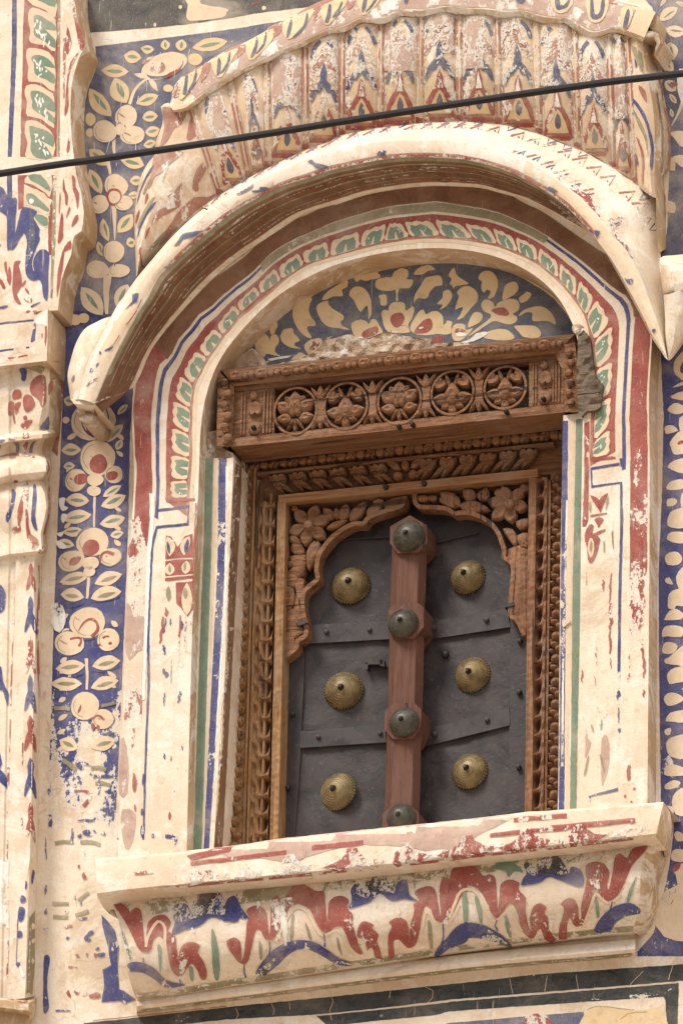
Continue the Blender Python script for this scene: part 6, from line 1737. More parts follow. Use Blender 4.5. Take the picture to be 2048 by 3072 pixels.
# ---------------------------------------------------------------- ribs: stacked pointed leaves in red and blue
for k, (m, a, b) in enumerate(ribs):
    m.base_done()
    xa, xb = (a[0]+b[0])/2, (a[1]+b[1])/2
    hwid = (b[0]-a[0])/2-hw
    yb, yt = at_x(CCs, xa), at_x(TOPG, xb)+6
    H = yb-yt
    j = [random.uniform(-2, 2) for _ in range(8)]
    def rp2(u, d):              # u across -1..1, d pixels above the rim
        t = d/H
        return (xa+(xb-xa)*t+u*hwid+j[int(d) % 8]*0.3, yb-d)
    def arc(d_top, d_foot, th, mat, layer, wear, spike=0.0):
        o = [rp2(-0.92, d_foot), rp2(-0.80, d_foot+(d_top-d_foot)*0.45), rp2(-0.45, d_foot+(d_top-d_foot)*0.8), rp2(-0.22, d_top-(2 if spike else 0))]
        if spike:
            o += [rp2(-0.20, d_top+spike*0.45), rp2(0.0, d_top+spike), rp2(0.2, d_top+spike*0.45)]
        else:
            o += [rp2(0.0, d_top+5)]
        o += [rp2(0.22, d_top-(2 if spike else 0)), rp2(0.45, d_foot+(d_top-d_foot)*0.8), rp2(0.80, d_foot+(d_top-d_foot)*0.45), rp2(0.92, d_foot)]
        inn = [rp2(0.74, d_foot), rp2(0.5, d_foot+(d_top-d_foot)*0.38), rp2(0.22, d_top-th*0.9), rp2(0.0, d_top-th*0.45), rp2(-0.22, d_top-th*0.9), rp2(-0.5, d_foot+(d_top-d_foot)*0.38), rp2(-0.74, d_foot)]
        m.paint(o+inn, mat, layer, wear, None, 10)
    edge = 0 < k < 10
    s_ = min(1.0, H/330)
    m.paint([rp2(-1, 0), rp2(1, 0), rp2(1, 22), rp2(-1, 22)], 'rust', 1, 0.05, None, 12)
    m.paint([rp2(-1, 0), rp2(1, 0), rp2(1, 13), rp2(-1, 13)], 'red', 2, 0.15, None, 10)
    m.paint([rp2(-0.75, 24), rp2(0.75, 24), rp2(0.55, 62), rp2(0, 96), rp2(-0.55, 62)], 'yellow', 1, 0.1, None, 12)
    m.paint(leaf(*rp2(0.02, 34), *rp2(0, 84), 19, 0.42), 'fblue', 2, 0.02, None, 8)
    arc(112, 16, 34, 'red', 2, random.uniform(0.14, 0.30), 48)
    m.paint([rp2(-0.2, 100), rp2(0.2, 100), rp2(0, 152)], 'white', 3, 0.45, None, 8)
    arc(190*s_+8, 116*s_+10, 44, 'fblue', 2, 0.06, 52)
    if k % 2 == 0:
        arc(190*s_+8, 116*s_+10, 30, 'blue', 3, 0.42, 30)
    for sg in (-1, 1):
        m.paint([rp2(sg*0.96, 20), rp2(sg*0.86, 20), rp2(sg*0.86, 150), rp2(sg*0.97, 150)], 'red', 1, 0.42, None, 12)
        m.paint([rp2(sg*0.99, 120), rp2(sg*0.88, 120), rp2(sg*0.88, H-20), rp2(sg*0.99, H-20)], 'rust', 1, 0.46, None, 12)
    arc(262*s_+10, 192*s_+10, 40, 'rust', 2, random.uniform(0.20, 0.34), 38)
    m.paint([rp2(-0.9, 210*s_), rp2(0.9, 210*s_), rp2(0.9, 320*s_), rp2(-0.9, 320*s_)], 'rust', 1, 0.40, None, 12)
    m.paint([rp2(-0.9, 200*s_), rp2(0.9, 180*s_), rp2(0.9, 340*s_), rp2(-0.9, 320*s_)], 'white', 1, 0.60, None, 12)
    m.paint([rp2(-0.97, 165*s_), rp2(0.97, 165*s_), rp2(0.97, H-4), rp2(-0.97, H-4)], 'pink', 4, random.uniform(0.54, 0.62), None, 12)
    m.paint([rp2(-0.97, 20), rp2(0.97, 20), rp2(0.97, 200*s_), rp2(-0.97, 200*s_)], 'white', 4, random.uniform(0.66, 0.74), None, 12)
    # tips of the next row under the crest
    m.paint(line([rp2(-0.85, H-62), rp2(-0.6, H-30), rp2(-0.25, H-10)], 9, 12), 'fblue', 2, 0.1, None, 8)
    m.paint(line([rp2(0.85, H-62), rp2(0.6, H-30), rp2(0.25, H-10)], 12, 9), 'fblue', 2, 0.1, None, 8)
for m, (a, c) in zip(fillets, SEP):
    m.base_done()
    yb, yt = at_x(CCs, a), at_x(TOPG, c)
    for d in (-6, 5):
        m.paint([(a+d-3, yb), (a+d+3, yb), (c+d+3, yt+10), (c+d-3, yt+10)], 'rust', 1, 0.36, None, 12)
    m.paint([(a-hw, yb), (a+hw, yb), (a+hw, yb-18), (a-hw, yb-18)], 'red', 2, 0.2, None, 8)
# flanks
def fpt(m, q, mat, lst, layer=1, wear=0.2, step=9):
    pt(m, mat, layer, [sm(q(p), 2) for p in lst], wear, None, step)
fpt(fl, H1, 'blue', [[(830, 300), (790, 370), (730, 470), (690, 580), (665, 670), (690, 540), (740, 420), (790, 330)], [(850, 635), (810, 700), (750, 780), (700, 880), (670, 990), (680, 900), (730, 790), (790, 680)]], 2, 0.05)
fpt(fl, H1, 'olive', [[(810, 390), (760, 460), (720, 560), (740, 570), (790, 440)], [(840, 590), (780, 640), (700, 780), (670, 880), (700, 880), (770, 740)], [(940, 900), (880, 960), (790, 1060), (770, 1110), (850, 1050), (930, 950)]], 1, 0.1)
fpt(fl, H1, 'red', [[(690, 710), (660, 780), (650, 850), (680, 800)], [(790, 875), (750, 920), (735, 1000), (760, 960), (780, 910)], [(700, 1070), (685, 1100), (690, 1220), (720, 1270), (800, 1180), (730, 1230), (705, 1200), (695, 1120)], [(760, 560), (740, 620), (740, 670), (770, 600)]], 2, 0.1)
fpt(fl, H1, 'rust', [[(830, 180), (930, 160), (1100, 170), (1000, 260), (880, 380), (830, 400), (800, 480), (770, 520), (790, 420)], [(1080, 460), (1000, 560), (940, 590), (1000, 640), (900, 700), (830, 770), (800, 860), (900, 780), (1060, 690), (1100, 520)], [(1180, 520), (1220, 340), (1300, 260), (1320, 330), (1240, 470), (1240, 540)], [(1030, 760), (1200, 600), (1320, 600), (1430, 560), (1200, 740), (1000, 930), (860, 1060)]], 1, 0.24, 8)
fpt(fl, U1, 'rust', [[(340, 1000), (450, 1030), (560, 1040), (520, 1160), (440, 1220), (380, 1330), (310, 1380), (360, 1200)], [(620, 1060), (720, 1000), (710, 1180), (620, 1300), (560, 1300)]], 1, 0.20, 9)
fpt(fl, H1, 'white', [[(900, 300), (1100, 220), (1160, 420), (1000, 520), (860, 560)], [(1000, 560), (1240, 540), (1200, 620), (1000, 700), (880, 720)]], 1.5, 0.56, 9)
fpt(fr, U4, 'blue', [[(1030, 880), (1060, 880), (1150, 970), (1220, 1090), (1265, 1250), (1280, 1400), (1275, 1560), (1255, 1560), (1262, 1400), (1240, 1240), (1190, 1100), (1120, 980), (1040, 910)], [(1035, 1305), (1100, 1370), (1150, 1500), (1145, 1560), (1110, 1450), (1060, 1350)], [(1115, 540), (1140, 600), (1125, 640)]], 2, 0.05)
fpt(fr, H4, 'blue', [[(1415, 300), (1440, 430), (1440, 560), (1425, 660), (1412, 640), (1420, 450)]], 2, 0.05)
fpt(fr, U4, 'rust', [[(940, 470), (1040, 420), (1100, 620), (1080, 700), (1000, 640)], [(850, 860), (960, 1000), (920, 1080), (880, 980)], [(990, 970), (1060, 1060), (1030, 1200), (960, 1180)], [(1150, 800), (1210, 850), (1230, 960), (1180, 900)], [(1140, 1280), (1180, 1370), (1200, 1480), (1190, 1568), (1170, 1400)]], 1, 0.32, 9)
fpt(fr, U4, 'olive', [[(1090, 1010), (1180, 1150), (1230, 1300), (1240, 1500), (1215, 1320), (1150, 1170)], [(1080, 420), (1180, 500), (1190, 690), (1130, 560)]], 1, 0.15)
fpt(fr, H4, 'red', [[(1280, 340), (1320, 400), (1355, 540), (1350, 770), (1335, 760), (1340, 560), (1310, 430)], [(1140, 390), (1170, 460), (1180, 530), (1150, 480)]], 2, 0.1)
fr.paint([(a-16, b-14) for a, b in H4([(1050, 600), (1200, 700), (1350, 815), (1452, 900)])]+H4([(1452, 925), (1350, 845), (1200, 725), (1050, 620)]), 'rust', 2, 0.1, None, 9)
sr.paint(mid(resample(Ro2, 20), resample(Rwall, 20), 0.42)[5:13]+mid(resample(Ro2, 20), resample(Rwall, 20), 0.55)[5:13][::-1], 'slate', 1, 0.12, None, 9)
sr.paint(mid(resample(Ro2, 20), resample(Rwall, 20), 0.84)[1:17]+mid(resample(Ro2, 20), resample(Rwall, 20), 1.0)[1:17][::-1], 'rust', 1, 0.15, None, 9)
for lm in (lump1, lump2):
    pt(lm, 'rust', 1, [U4([(1280, 100), (1320, 110), (1300, 250), (1270, 260)]), U4([(1340, 320), (1390, 390), (1320, 530), (1310, 500), (1355, 400)])], 0.2, None, 7)
# crest: loops and leaf tips on a dusty pink coat
cr.paint(mid(tg, ct, 0.16)[6:116]+mid(tg, ct, 0.95)[6:116][::-1], 'pink', 1, 0.22, None, 16)
cr.paint(mid(tg, ct, 0.10)[6:116]+mid(tg, ct, 0.5)[6:116][::-1], 'white', 1.5, 0.56, None, 16)
cr.paint(mid(tg, ct, 0.86)[6:112]+mid(tg, ct, 1.0)[6:112][::-1], 'rust', 2, 0.15, None, 12)
def cpt(q, mat, lst, layer=3, wear=0.12):
    pt(cr, mat, layer, [sm(q(p), 2) for p in lst], wear, None, 8)
vv = [(U1, 560, 700, 890, 520, 640), (U1, 865, 530, 700, 985, 480), (U1, 1190, 380, 540, 1320, 300)]
for q, pts_ in ((U1, [[(560, 710), (585, 720), (575, 820), (565, 890), (530, 885), (545, 790)], [(655, 660), (670, 680), (650, 780), (600, 860), (575, 860), (625, 770)], [(870, 540), (890, 590), (885, 690), (850, 715), (855, 620)], [(970, 490), (985, 530), (960, 620), (905, 690), (890, 680), (945, 590)], [(1225, 350), (1240, 400), (1220, 490), (1180, 550), (1170, 520), (1205, 440)], [(1310, 300), (1325, 340), (1300, 430), (1240, 500), (1220, 500), (1285, 410)]]),
                (U2, [[(235, 180), (245, 230), (225, 320), (190, 360), (200, 280)], [(380, 120), (395, 170), (360, 260), (270, 350), (250, 345), (345, 240)], [(590, 40), (610, 60), (605, 150), (580, 220), (550, 200), (575, 110)], [(710, 10), (715, 50), (680, 130), (630, 170), (620, 150), (675, 80)], [(920, -20), (950, -20), (930, 90), (905, 120), (895, 80)], [(1030, -20), (1045, 0), (1000, 60), (940, 120), (940, 95), (990, 40)], [(1290, -20), (1340, -20), (1310, 40)]]),
                (U3, [[(1090, -20), (1190, -20), (1150, 28), (1110, 20)], [(1460, -20), (1500, -20), (1510, 80), (1490, 95), (1465, 50)], [(1568, 20), (1568, 60), (1530, 85), (1540, 50)]]),
                (U4, [[(365, -10), (390, -10), (400, 60), (430, 40), (450, 50), (490, 0), (515, -10), (490, 60), (430, 90), (380, 85)], [(700, -10), (725, -10), (735, 110), (755, 140), (790, 100), (805, -10), (835, -10), (825, 120), (790, 170), (740, 185), (700, 150)], [(1035, 110), (1060, 85), (1068, 140), (1045, 260), (1010, 270), (1008, 220)]])):
    cpt(q, 'fblue', pts_, 4, 0.06)
for q, pts_ in ((U1, [[(510, 760), (700, 640), (720, 620), (690, 720), (560, 900), (500, 930)], [(790, 580), (840, 545), (1040, 455), (1020, 520), (900, 720), (840, 710)], [(1120, 410), (1180, 375), (1380, 270), (1370, 380), (1200, 560), (1140, 540)]]), (U2, [[(150, 220), (250, 170), (440, 80), (420, 160), (240, 360), (170, 340)], [(520, 60), (740, -20), (740, 50), (590, 230), (540, 200)], [(860, -20), (1080, -20), (930, 140), (880, 100)]]), (U4, [[(660, -20), (860, -20), (850, 130), (780, 210), (700, 200), (670, 120)], [(330, -20), (540, -20), (480, 110), (370, 110)], [(990, 80), (1080, 60), (1100, 140), (1030, 290), (985, 260)]])):
    cpt(q, 'yellow', pts_, 3, 0.18)
cpt(U1, 'rust', [[(440, 830), (520, 740), (500, 900), (430, 920)], [(715, 620), (780, 590), (785, 660), (700, 780)], [(1050, 450), (1120, 410), (1115, 480), (1040, 540)], [(1390, 260), (1470, 220), (1460, 290), (1380, 350)]], 3, 0.25)
cpt(U2, 'rust', [[(75, 250), (145, 220), (140, 300), (70, 340)], [(455, 100), (520, 70), (510, 150), (450, 190)], [(760, -10), (830, -20), (820, 50), (760, 90)]], 3, 0.25)
gz_ = mid(tg, ct, 0.02)
cr.paint(mid(tg, ct, -0.02)[8:110]+mid(tg, ct, 0.12)[8:110][::-1], 'white', 2, 0.42, None, 9)
# ---------------------------------------------------------------- ledge
sl_b = lambda a, b: 0.18
def s_at(x, d):                 # pixel on the slab front, d = 0 top edge .. 1 bottom edge
    t0, t1 = at_x(s_top, x), at_x(s_bot, x)
    return (x, t0+(t1-t0)*d)
def sstrip(x0, x1, d0, d1, n_=16):
    return [s_at(x0+(x1-x0)*i/n_, d0) for i in range(n_+1)]+[s_at(x1+(x0-x1)*i/n_, d1) for i in range(n_+1)]
slab.paint(sm([s_at(x, d) for x, d in ((672, .02), (840, -.01), (1100, -.01), (1390, -.01), (1530, .02), (1520, .16), (1465, .34), (1425, .48), (1400, .66), (1345, .78), (1290, .72), (1210, .50), (1120, .40), (1075, .34), (1000, .40), (920, .52), (880, .62), (845, .58), (765, .38), (690, .30))], 2), 'pink', 1, 0.0, None, 26)
slab.paint([s_at(x, d) for x, d in ((560, .12), (660, .0), (700, .02), (690, .14), (640, .2), (575, .26))], 'red', 2, 0.15, None, 10)
for x0, x1, d0, d1 in ((572, 860, .30, .41), (936, 1090, .25, .38), (1470, 1700, .43, .54), (1640, 1905, .38, .52), (1540, 1700, .10, .22), (404, 460, .44, .52)):
    slab.paint(sstrip(x0, x1, d0, d1), 'red', 2, 0.22, None, 9)
# hanging scallops: red spandrels between cream festoons
for xc, sx, wv in ((868, 70, .5), (1056, 78, .30), (1216, 72, .30), (1402, 86, .26), (1582, 80, .24), (1738, 76, .28), (1906, 60, .5), (720, 60, .62), (560, 70, .62)):
    top_ = 0.42
    p = [s_at(xc-14, top_), s_at(xc+14, top_), s_at(xc+22, .56), s_at(xc+sx*0.6, .72), s_at(xc+sx*1.1, .80), s_at(xc+sx*0.7, .92), s_at(xc+10, .97), s_at(xc-sx*0.7, .94), s_at(xc-sx*1.1, .84), s_at(xc-sx*0.6, .74), s_at(xc-22, .58)]
    slab.paint(p, 'red', 2, wv, None, 8)
    slab.paint(p, 'white', 3, 0.64, None, 8)
slab.paint(sstrip(440, 1900, .93, 1.0, 60), 'red', 2, 0.34, None, 8)
slab.paint(sstrip(640, 1880, .70, .98, 50), 'white', 1, 0.50, None, 10)
slab.paint(sstrip(400, 640, .60, .80, 12), 'red', 2, 0.58, None, 8)
# cove
def cv(q, mat, lst, layer=2, wear=0.06, n_=3, step=11):
    pt(cove, mat, layer, [sm(q(p), n_) for p in lst], wear, None, step)
cv(F4, 'red', [[(750, 970), (800, 975), (860, 1020), (885, 1060), (880, 1040), (910, 1015), (945, 1030), (960, 1100), (970, 1240), (985, 1275), (985, 1180), (1000, 1110), (1050, 1070), (1110, 1065), (1150, 1110), (1140, 1145), (1130, 1170), (1180, 1210), (1185, 1260), (1195, 1330), (1200, 1400), (1210, 1300), (1250, 1250), (1310, 1245), (1345, 1275), (1330, 1310), (1360, 1360), (1390, 1430), (1385, 1490), (1350, 1490), (1320, 1420), (1290, 1390), (1260, 1420), (1225, 1470), (1180, 1465), (1145, 1400), (1130, 1300), (1110, 1240), (1070, 1200), (1030, 1230), (1010, 1300), (960, 1310), (920, 1270), (880, 1180), (830, 1090)]])
cv(F5, 'red', [[(0, 1240), (50, 1215), (90, 1240), (100, 1320), (105, 1370), (120, 1300), (130, 1200), (135, 1120), (150, 1080), (135, 1030), (190, 1000), (250, 1020), (275, 1080), (280, 1160), (290, 1185), (295, 1050), (310, 950), (350, 935), (370, 980), (420, 900), (480, 840), (540, 870), (610, 905), (655, 905), (665, 1000), (680, 1130), (680, 1020), (700, 960), (760, 935), (820, 960), (815, 1020), (850, 1060), (845, 1120), (870, 1200), (890, 1270), (915, 1320), (880, 1320), (830, 1270), (800, 1190), (770, 1140), (720, 1150), (690, 1185), (640, 1170), (600, 1110), (560, 1030), (490, 990), (430, 1010), (390, 1080), (350, 1160), (310, 1225), (260, 1220), (220, 1160), (190, 1180), (170, 1280), (140, 1380), (90, 1385), (50, 1340), (20, 1300)],
    [(875, 1190), (890, 1130), (930, 1105), (990, 1130), (975, 1150), (1020, 1190), (1010, 1240), (1030, 1290), (1040, 1350), (1000, 1345), (975, 1280), (940, 1300), (930, 1230), (890, 1220)],
    [(1085, 1200), (1110, 1140), (1090, 1110), (1150, 1080), (1210, 1105), (1225, 1180), (1230, 1210), (1235, 1120), (1260, 1040), (1255, 990), (1290, 960), (1265, 905), (1340, 872), (1400, 890), (1420, 970), (1430, 1050), (1440, 1060), (1430, 940), (1440, 830), (1490, 815), (1520, 860), (1568, 760), (1620, 720), (1620, 900), (1568, 950), (1500, 1080), (1450, 1110), (1400, 1090), (1370, 1020), (1330, 1005), (1310, 1080), (1290, 1200), (1260, 1270), (1210, 1280), (1160, 1230), (1120, 1240), (1125, 1330), (1090, 1350)]])
cv(F6, 'red', [[(0, 830), (20, 760), (60, 710), (105, 705), (190, 755), (230, 800), (270, 790), (310, 820), (320, 920), (325, 1030), (335, 950), (345, 860), (400, 825), (470, 845), (465, 890), (515, 950), (510, 1010), (530, 1130), (550, 1165), (540, 1080), (570, 1000), (620, 985), (655, 1015), (640, 1050), (680, 1100), (670, 1140), (690, 1190), (740, 1250), (690, 1245), (640, 1220), (610, 1150), (570, 1210), (530, 1210), (480, 1150), (460, 1060), (420, 985), (380, 1010), (355, 1075), (310, 1080), (270, 1030), (240, 950), (190, 890), (120, 865), (70, 900), (30, 980), (0, 1070), (-30, 1050)],
    [(740, 1250), (735, 1150), (760, 1070), (770, 1010), (745, 990), (790, 950), (840, 960), (865, 1010), (870, 1080), (885, 1090), (885, 1000), (905, 900), (920, 820), (915, 735), (970, 705), (1040, 720), (1075, 780), (1060, 860), (1070, 890), (1095, 780), (1110, 680), (1150, 650), (1190, 680), (1230, 620), (1330, 590), (1310, 640), (1230, 730), (1180, 840), (1130, 930), (1060, 970), (1010, 930), (980, 890), (950, 960), (930, 1060), (890, 1130), (840, 1130), (810, 1080), (790, 1130), (785, 1250)]])
cv(F4, 'blue', [[(1155, 1195), (1180, 1110), (1175, 1010), (1220, 990), (1265, 1000), (1290, 1060), (1300, 980), (1340, 960), (1345, 910), (1380, 870), (1440, 920), (1480, 920), (1505, 970), (1510, 1060), (1560, 1000), (1600, 1000), (1600, 1110), (1500, 1100), (1420, 1080), (1340, 1140), (1240, 1165)], [(845, 1430), (870, 1385), (950, 1380), (1040, 1420), (1120, 1500), (1250, 1528), (1120, 1550), (1050, 1500), (960, 1450), (890, 1445)]], 3)
cv(F5, 'blue', [[(-20, 1050), (0, 970), (50, 935), (85, 980), (100, 1020), (150, 1085), (60, 1085), (-20, 1110)], [(820, 1020), (840, 960), (835, 890), (880, 850), (935, 890), (950, 940), (935, 850), (975, 830), (980, 780), (1010, 750), (1060, 790), (1085, 850), (1110, 825), (1130, 850), (1125, 930), (1140, 860), (1195, 825), (1220, 870), (1230, 930), (1285, 970), (1200, 960), (1110, 970), (1030, 920), (970, 975), (900, 1000)], [(195, 1450), (260, 1350), (350, 1270), (480, 1230), (590, 1245), (680, 1295), (760, 1350), (860, 1390), (760, 1400), (650, 1340), (540, 1290), (440, 1310), (350, 1390), (260, 1460)], [(1395, 1320), (1450, 1240), (1568, 1140), (1620, 1110), (1620, 1230), (1500, 1280), (1420, 1340)]], 3)
cv(F6, 'blue', [[(490, 830), (520, 780), (500, 730), (540, 715), (580, 750), (595, 790), (590, 700), (625, 690), (640, 630), (690, 620), (730, 670), (770, 720), (800, 790), (820, 740), (880, 760), (905, 820), (890, 870), (820, 860), (740, 830), (670, 810), (600, 850), (490, 865)], [(-30, 1250), (0, 1190), (80, 1120), (180, 1115), (280, 1150), (360, 1200), (420, 1270), (330, 1250), (200, 1215), (100, 1220), (0, 1260)], [(975, 1170), (1000, 1100), (1080, 1020), (1190, 980), (1260, 1000), (1275, 1050), (1180, 1070), (1110, 1120), (1080, 1165)]], 3)
cv(F4, 'green', [[(1420, 1170), (1440, 1175), (1470, 1300), (1475, 1480), (1440, 1480), (1425, 1330)], [(1060, 1270), (1080, 1270), (1088, 1350), (1078, 1450), (1065, 1360)], [(820, 1175), (830, 1180), (860, 1260), (882, 1370), (845, 1290)], [(1270, 1410), (1300, 1420), (1300, 1500), (1280, 1490)]], 2, 0.08)
cv(F4, 'olive', [[(1000, 1000), (1050, 930), (1130, 905), (1210, 930), (1265, 985), (1180, 950), (1150, 960), (1140, 1020), (1110, 1030), (1090, 960), (1040, 970)]], 1, 0.2)
cv(F5, 'olive', [[(690, 880), (730, 830), (790, 800), (870, 840), (790, 860), (740, 890)], [(1170, 800), (1240, 760), (1300, 790), (1360, 830), (1280, 820), (1270, 880), (1255, 880), (1250, 810)], [(435, 1080), (455, 1060), (450, 1180), (430, 1250), (425, 1160)], [(525, 1110), (550, 1150), (575, 1240), (545, 1200)], [(740, 1215), (755, 1230), (775, 1340), (750, 1290)], [(1350, 1110), (1375, 1120), (1385, 1280), (1360, 1270)], [(215, 1240), (235, 1260), (240, 1350), (222, 1350)]], 1, 0.12)
cv(F6, 'green', [[(290, 750), (340, 710), (410, 705), (470, 740), (495, 780), (440, 770), (400, 810), (370, 770)], [(85, 960), (105, 905), (125, 960), (125, 1100), (100, 1115)], [(170, 960), (185, 935), (215, 1020), (222, 1115), (200, 1100)], [(370, 1080), (385, 1065), (415, 1160), (410, 1220), (385, 1170)], [(975, 960), (990, 945), (1010, 1050), (990, 1080)], [(1190, 970), (1215, 880), (1260, 800), (1230, 900), (1205, 980)]], 2, 0.15)
pt(cove, 'blue', 3, [sh(q, line, p, 8, 12, smooth=0) for q, p in ((F5, [(288, 1240), (292, 1290), (284, 1340)]), (F5, [(655, 1190), (660, 1240), (660, 1275)]), (F5, [(118, 1390), (118, 1440), (128, 1480)]), (F5, [(1455, 1120), (1455, 1200), (1445, 1260)]), (F6, [(318, 1095), (308, 1130), (325, 1165)]), (F6, [(1095, 970), (1085, 1010), (1080, 1030)]), (F4, [(965, 1350), (968, 1380)]), (F4, [(1205, 1490), (1215, 1515)]))], 0.05, None, 8)
cv(F4, 'slate', [[(1180, 1110), (1175, 1010), (1220, 990), (1265, 1000), (1290, 1060), (1300, 980), (1340, 960), (1345, 910), (1380, 870), (1440, 920), (1480, 920), (1505, 970), (1510, 1060), (1400, 1060), (1300, 1090)]], 4, 0.30)
cv(F5, 'slate', [[(835, 890), (880, 850), (935, 890), (950, 940), (935, 850), (975, 830), (980, 780), (1010, 750), (1060, 790), (1085, 850), (1110, 825), (1130, 850), (1125, 920), (1020, 900), (940, 950)], [(195, 1450), (260, 1390), (330, 1350), (260, 1460)], [(700, 1370), (780, 1370), (860, 1390), (760, 1400)]], 4, 0.32)
cv(F6, 'slate', [[(500, 730), (540, 715), (580, 750), (595, 790), (590, 700), (625, 690), (640, 630), (690, 620), (730, 670), (770, 720), (800, 790), (760, 800), (660, 780), (560, 800)], [(200, 1215), (330, 1250), (420, 1270), (300, 1190)]], 4, 0.26)
for q_, pp_ in ((F4, [(980, 1280), (1000, 1200), (1060, 1110), (1110, 1150), (1110, 1260), (1140, 1420), (1190, 1480)]), (F5, [(330, 1240), (400, 1100), (460, 1020), (540, 1040), (600, 1150), (650, 1200), (720, 1170), (770, 1180), (810, 1290)]), (F5, [(1300, 1260), (1330, 1060), (1370, 1060), (1400, 1110), (1460, 1140), (1520, 1080), (1568, 990)]), (F6, [(0, 1090), (60, 930), (120, 890), (190, 920), (250, 1050), (310, 1100), (370, 1050), (410, 1020), (450, 1100), (490, 1180)]), (F6, [(900, 1140), (950, 1000), (985, 920), (1030, 960), (1080, 980), (1150, 930)])):
    pt(cove, 'cream', 2, [sh(q_, line, pp_, 20, 16)], 0.22, None, 9)
rm1, rm2 = rr[int(len(rr)*0.2)], rr[int(len(rr)*0.86)]
cove.paint([(a, b) for a, b, c in rm1]+[(a, b) for a, b, c in rm2][::-1], 'white', 5, 0.72, None, 13)
cbr2, ctr2 = rr[-1], rr[0]
mm = rr[int(len(rr)*0.80)]
ll = rr[int(len(rr)*0.93)]
cove.paint([(a, b) for a, b, c in mm]+[(a, b) for a, b, c in ll][::-1], 'olive', 1, 0.36, None, 12)  # brown shade where the cove curls under, put in as olive
cove.paint([(a, b) for a, b, c in ll]+[(a, b) for a, b, c in rr[-2]][::-1], 'rust', 2, 0.18, None, 9)
cove.paint([(a, b) for a, b, c in rr[1]]+[(a, b) for a, b, c in rr[int(len(rr)*0.22)]][::-1], 'olive', 1, 0.50, None, 12)  # olive dust together with the slab's shadow, both put in as colour
mou.paint([(a, b+27) for a, b in mr]+[(a, b+37) for a, b in mr][::-1], 'olive', 1, 0.25, None, 9)  # shade line beneath the moulding, painted as an olive strip

# ---------------------------------------------------------------- pier, impost, capital, shaft
yp = -0.13
Z1, Z2, Z3, Z4, Z5 = Q(0, 0, 5.113), Q(0, 520, 5.113), Q(0, 900, 5.113), Q(0, 1340, 5.113), Q(0, 2640, 5.227)
pt(pier, 'blue', 1, [Z1([(185, -60), (255, -60), (260, 500), (250, 900), (230, 1300), (205, 1900), (180, 2400), (115, 2400), (140, 1800), (160, 1300), (180, 700)])+[]], 0.03, yp, 40)
pt(pier, 'blue', 1, [Z2([(110, 20), (185, 20), (185, 380), (105, 380)])], 0.03, yp, 40)
pt(pier, 'red', 1, [Z1([(375, -60), (900, -60), (890, 800), (880, 1600), (870, 2400), (310, 2400), (320, 1800), (345, 1100), (350, 500)]), Z2([(270, 20), (820, 20), (800, 600), (790, 1250), (740, 1250), (740, 560), (800, 400), (720, 370), (680, 300), (370, 160), (360, 520), (280, 560)])], 0.0, yp, 40)
plq = [[(430, -60), (850, -60), (845, 260), (700, 150), (500, 70)],
       [(500, 110), (680, 165), (850, 290), (850, 780), (700, 690), (480, 650), (450, 560), (465, 450), (430, 300), (440, 180)],
       [(440, 730), (640, 750), (830, 890), (835, 1400), (640, 1260), (440, 1240), (425, 1120), (440, 1030), (400, 880), (405, 800)],
       [(400, 1310), (560, 1290), (760, 1400), (830, 1500), (830, 1960), (640, 1820), (420, 1770), (405, 1660), (415, 1560), (380, 1450)],
       [(400, 1850), (560, 1850), (700, 1940), (820, 2080), (815, 2420), (410, 2420), (400, 2300), (420, 2180), (380, 2030)]]
pt(pier, 'cream', 2, [sm(Z1(p), 2) for p in plq], 0.0, yp)
gr = [[(500, -60), (840, -60), (840, 100), (640, 20)],
      [(515, 240), (600, 220), (720, 290), (845, 380), (845, 470), (690, 440), (845, 600), (845, 740), (700, 640), (560, 560), (515, 480), (525, 350)],
      [(490, 860), (600, 830), (740, 900), (830, 1000), (830, 1040), (700, 1010), (690, 1030), (830, 1140), (835, 1280), (700, 1210), (560, 1150), (520, 1060), (520, 960), (485, 920)],
      [(480, 1390), (600, 1390), (740, 1470), (835, 1580), (835, 1720), (670, 1640), (835, 1800), (830, 1890), (640, 1760), (500, 1660), (495, 1560), (468, 1470)],
      [(445, 1930), (560, 1950), (720, 2000), (815, 2080), (815, 2250), (620, 2150), (815, 2400), (560, 2420), (470, 2300), (475, 2150)]]
pt(pier, 'green', 3, [sm(Z1(p), 2) for p in gr], 0.0, yp)
random.seed(11)
for cx, cy, n_ in ((600, 360, 8), (680, 560, 9), (570, 960, 7), (660, 1050, 4), (580, 1500, 9), (660, 1720, 7), (600, 2100, 8), (650, 2260, 7)):
    for _ in range(n_):
        a, b = cx+random.uniform(-60, 80), cy+random.uniform(-80, 80)
        pier.paint(Z1(leaf(a, b, a+random.uniform(-40, 40), b+random.uniform(30, 110), random.uniform(14, 34))), 'white', 4, 0.0, yp)
pt(pier, 'cream', 2, [sm(Z2(p), 2) for p in ([(380, 220), (560, 240), (690, 330), (740, 400), (770, 540), (740, 620), (640, 600), (400, 480), (365, 500), (365, 300)], [(440, 20), (790, 20), (770, 350), (700, 300), (500, 170), (380, 140)], [(560, 600), (740, 640), (725, 820), (620, 780), (500, 700)])], 0, yp)
pt(pier, 'green', 3, [sm(Z2(p), 2) for p in ([(395, 330), (480, 305), (600, 390), (750, 540), (735, 590), (600, 520), (440, 460)], [(440, 20), (620, 20), (770, 200), (760, 270), (600, 170), (470, 100)], [(520, 650), (600, 620), (725, 680), (725, 800), (620, 770)])], 0, yp)
pt(pier, 'white', 4, [sh(Z2, E, 480, 420, 34, 40), sh(Z2, E, 740, 30, 30, 26)], 0.2, yp)
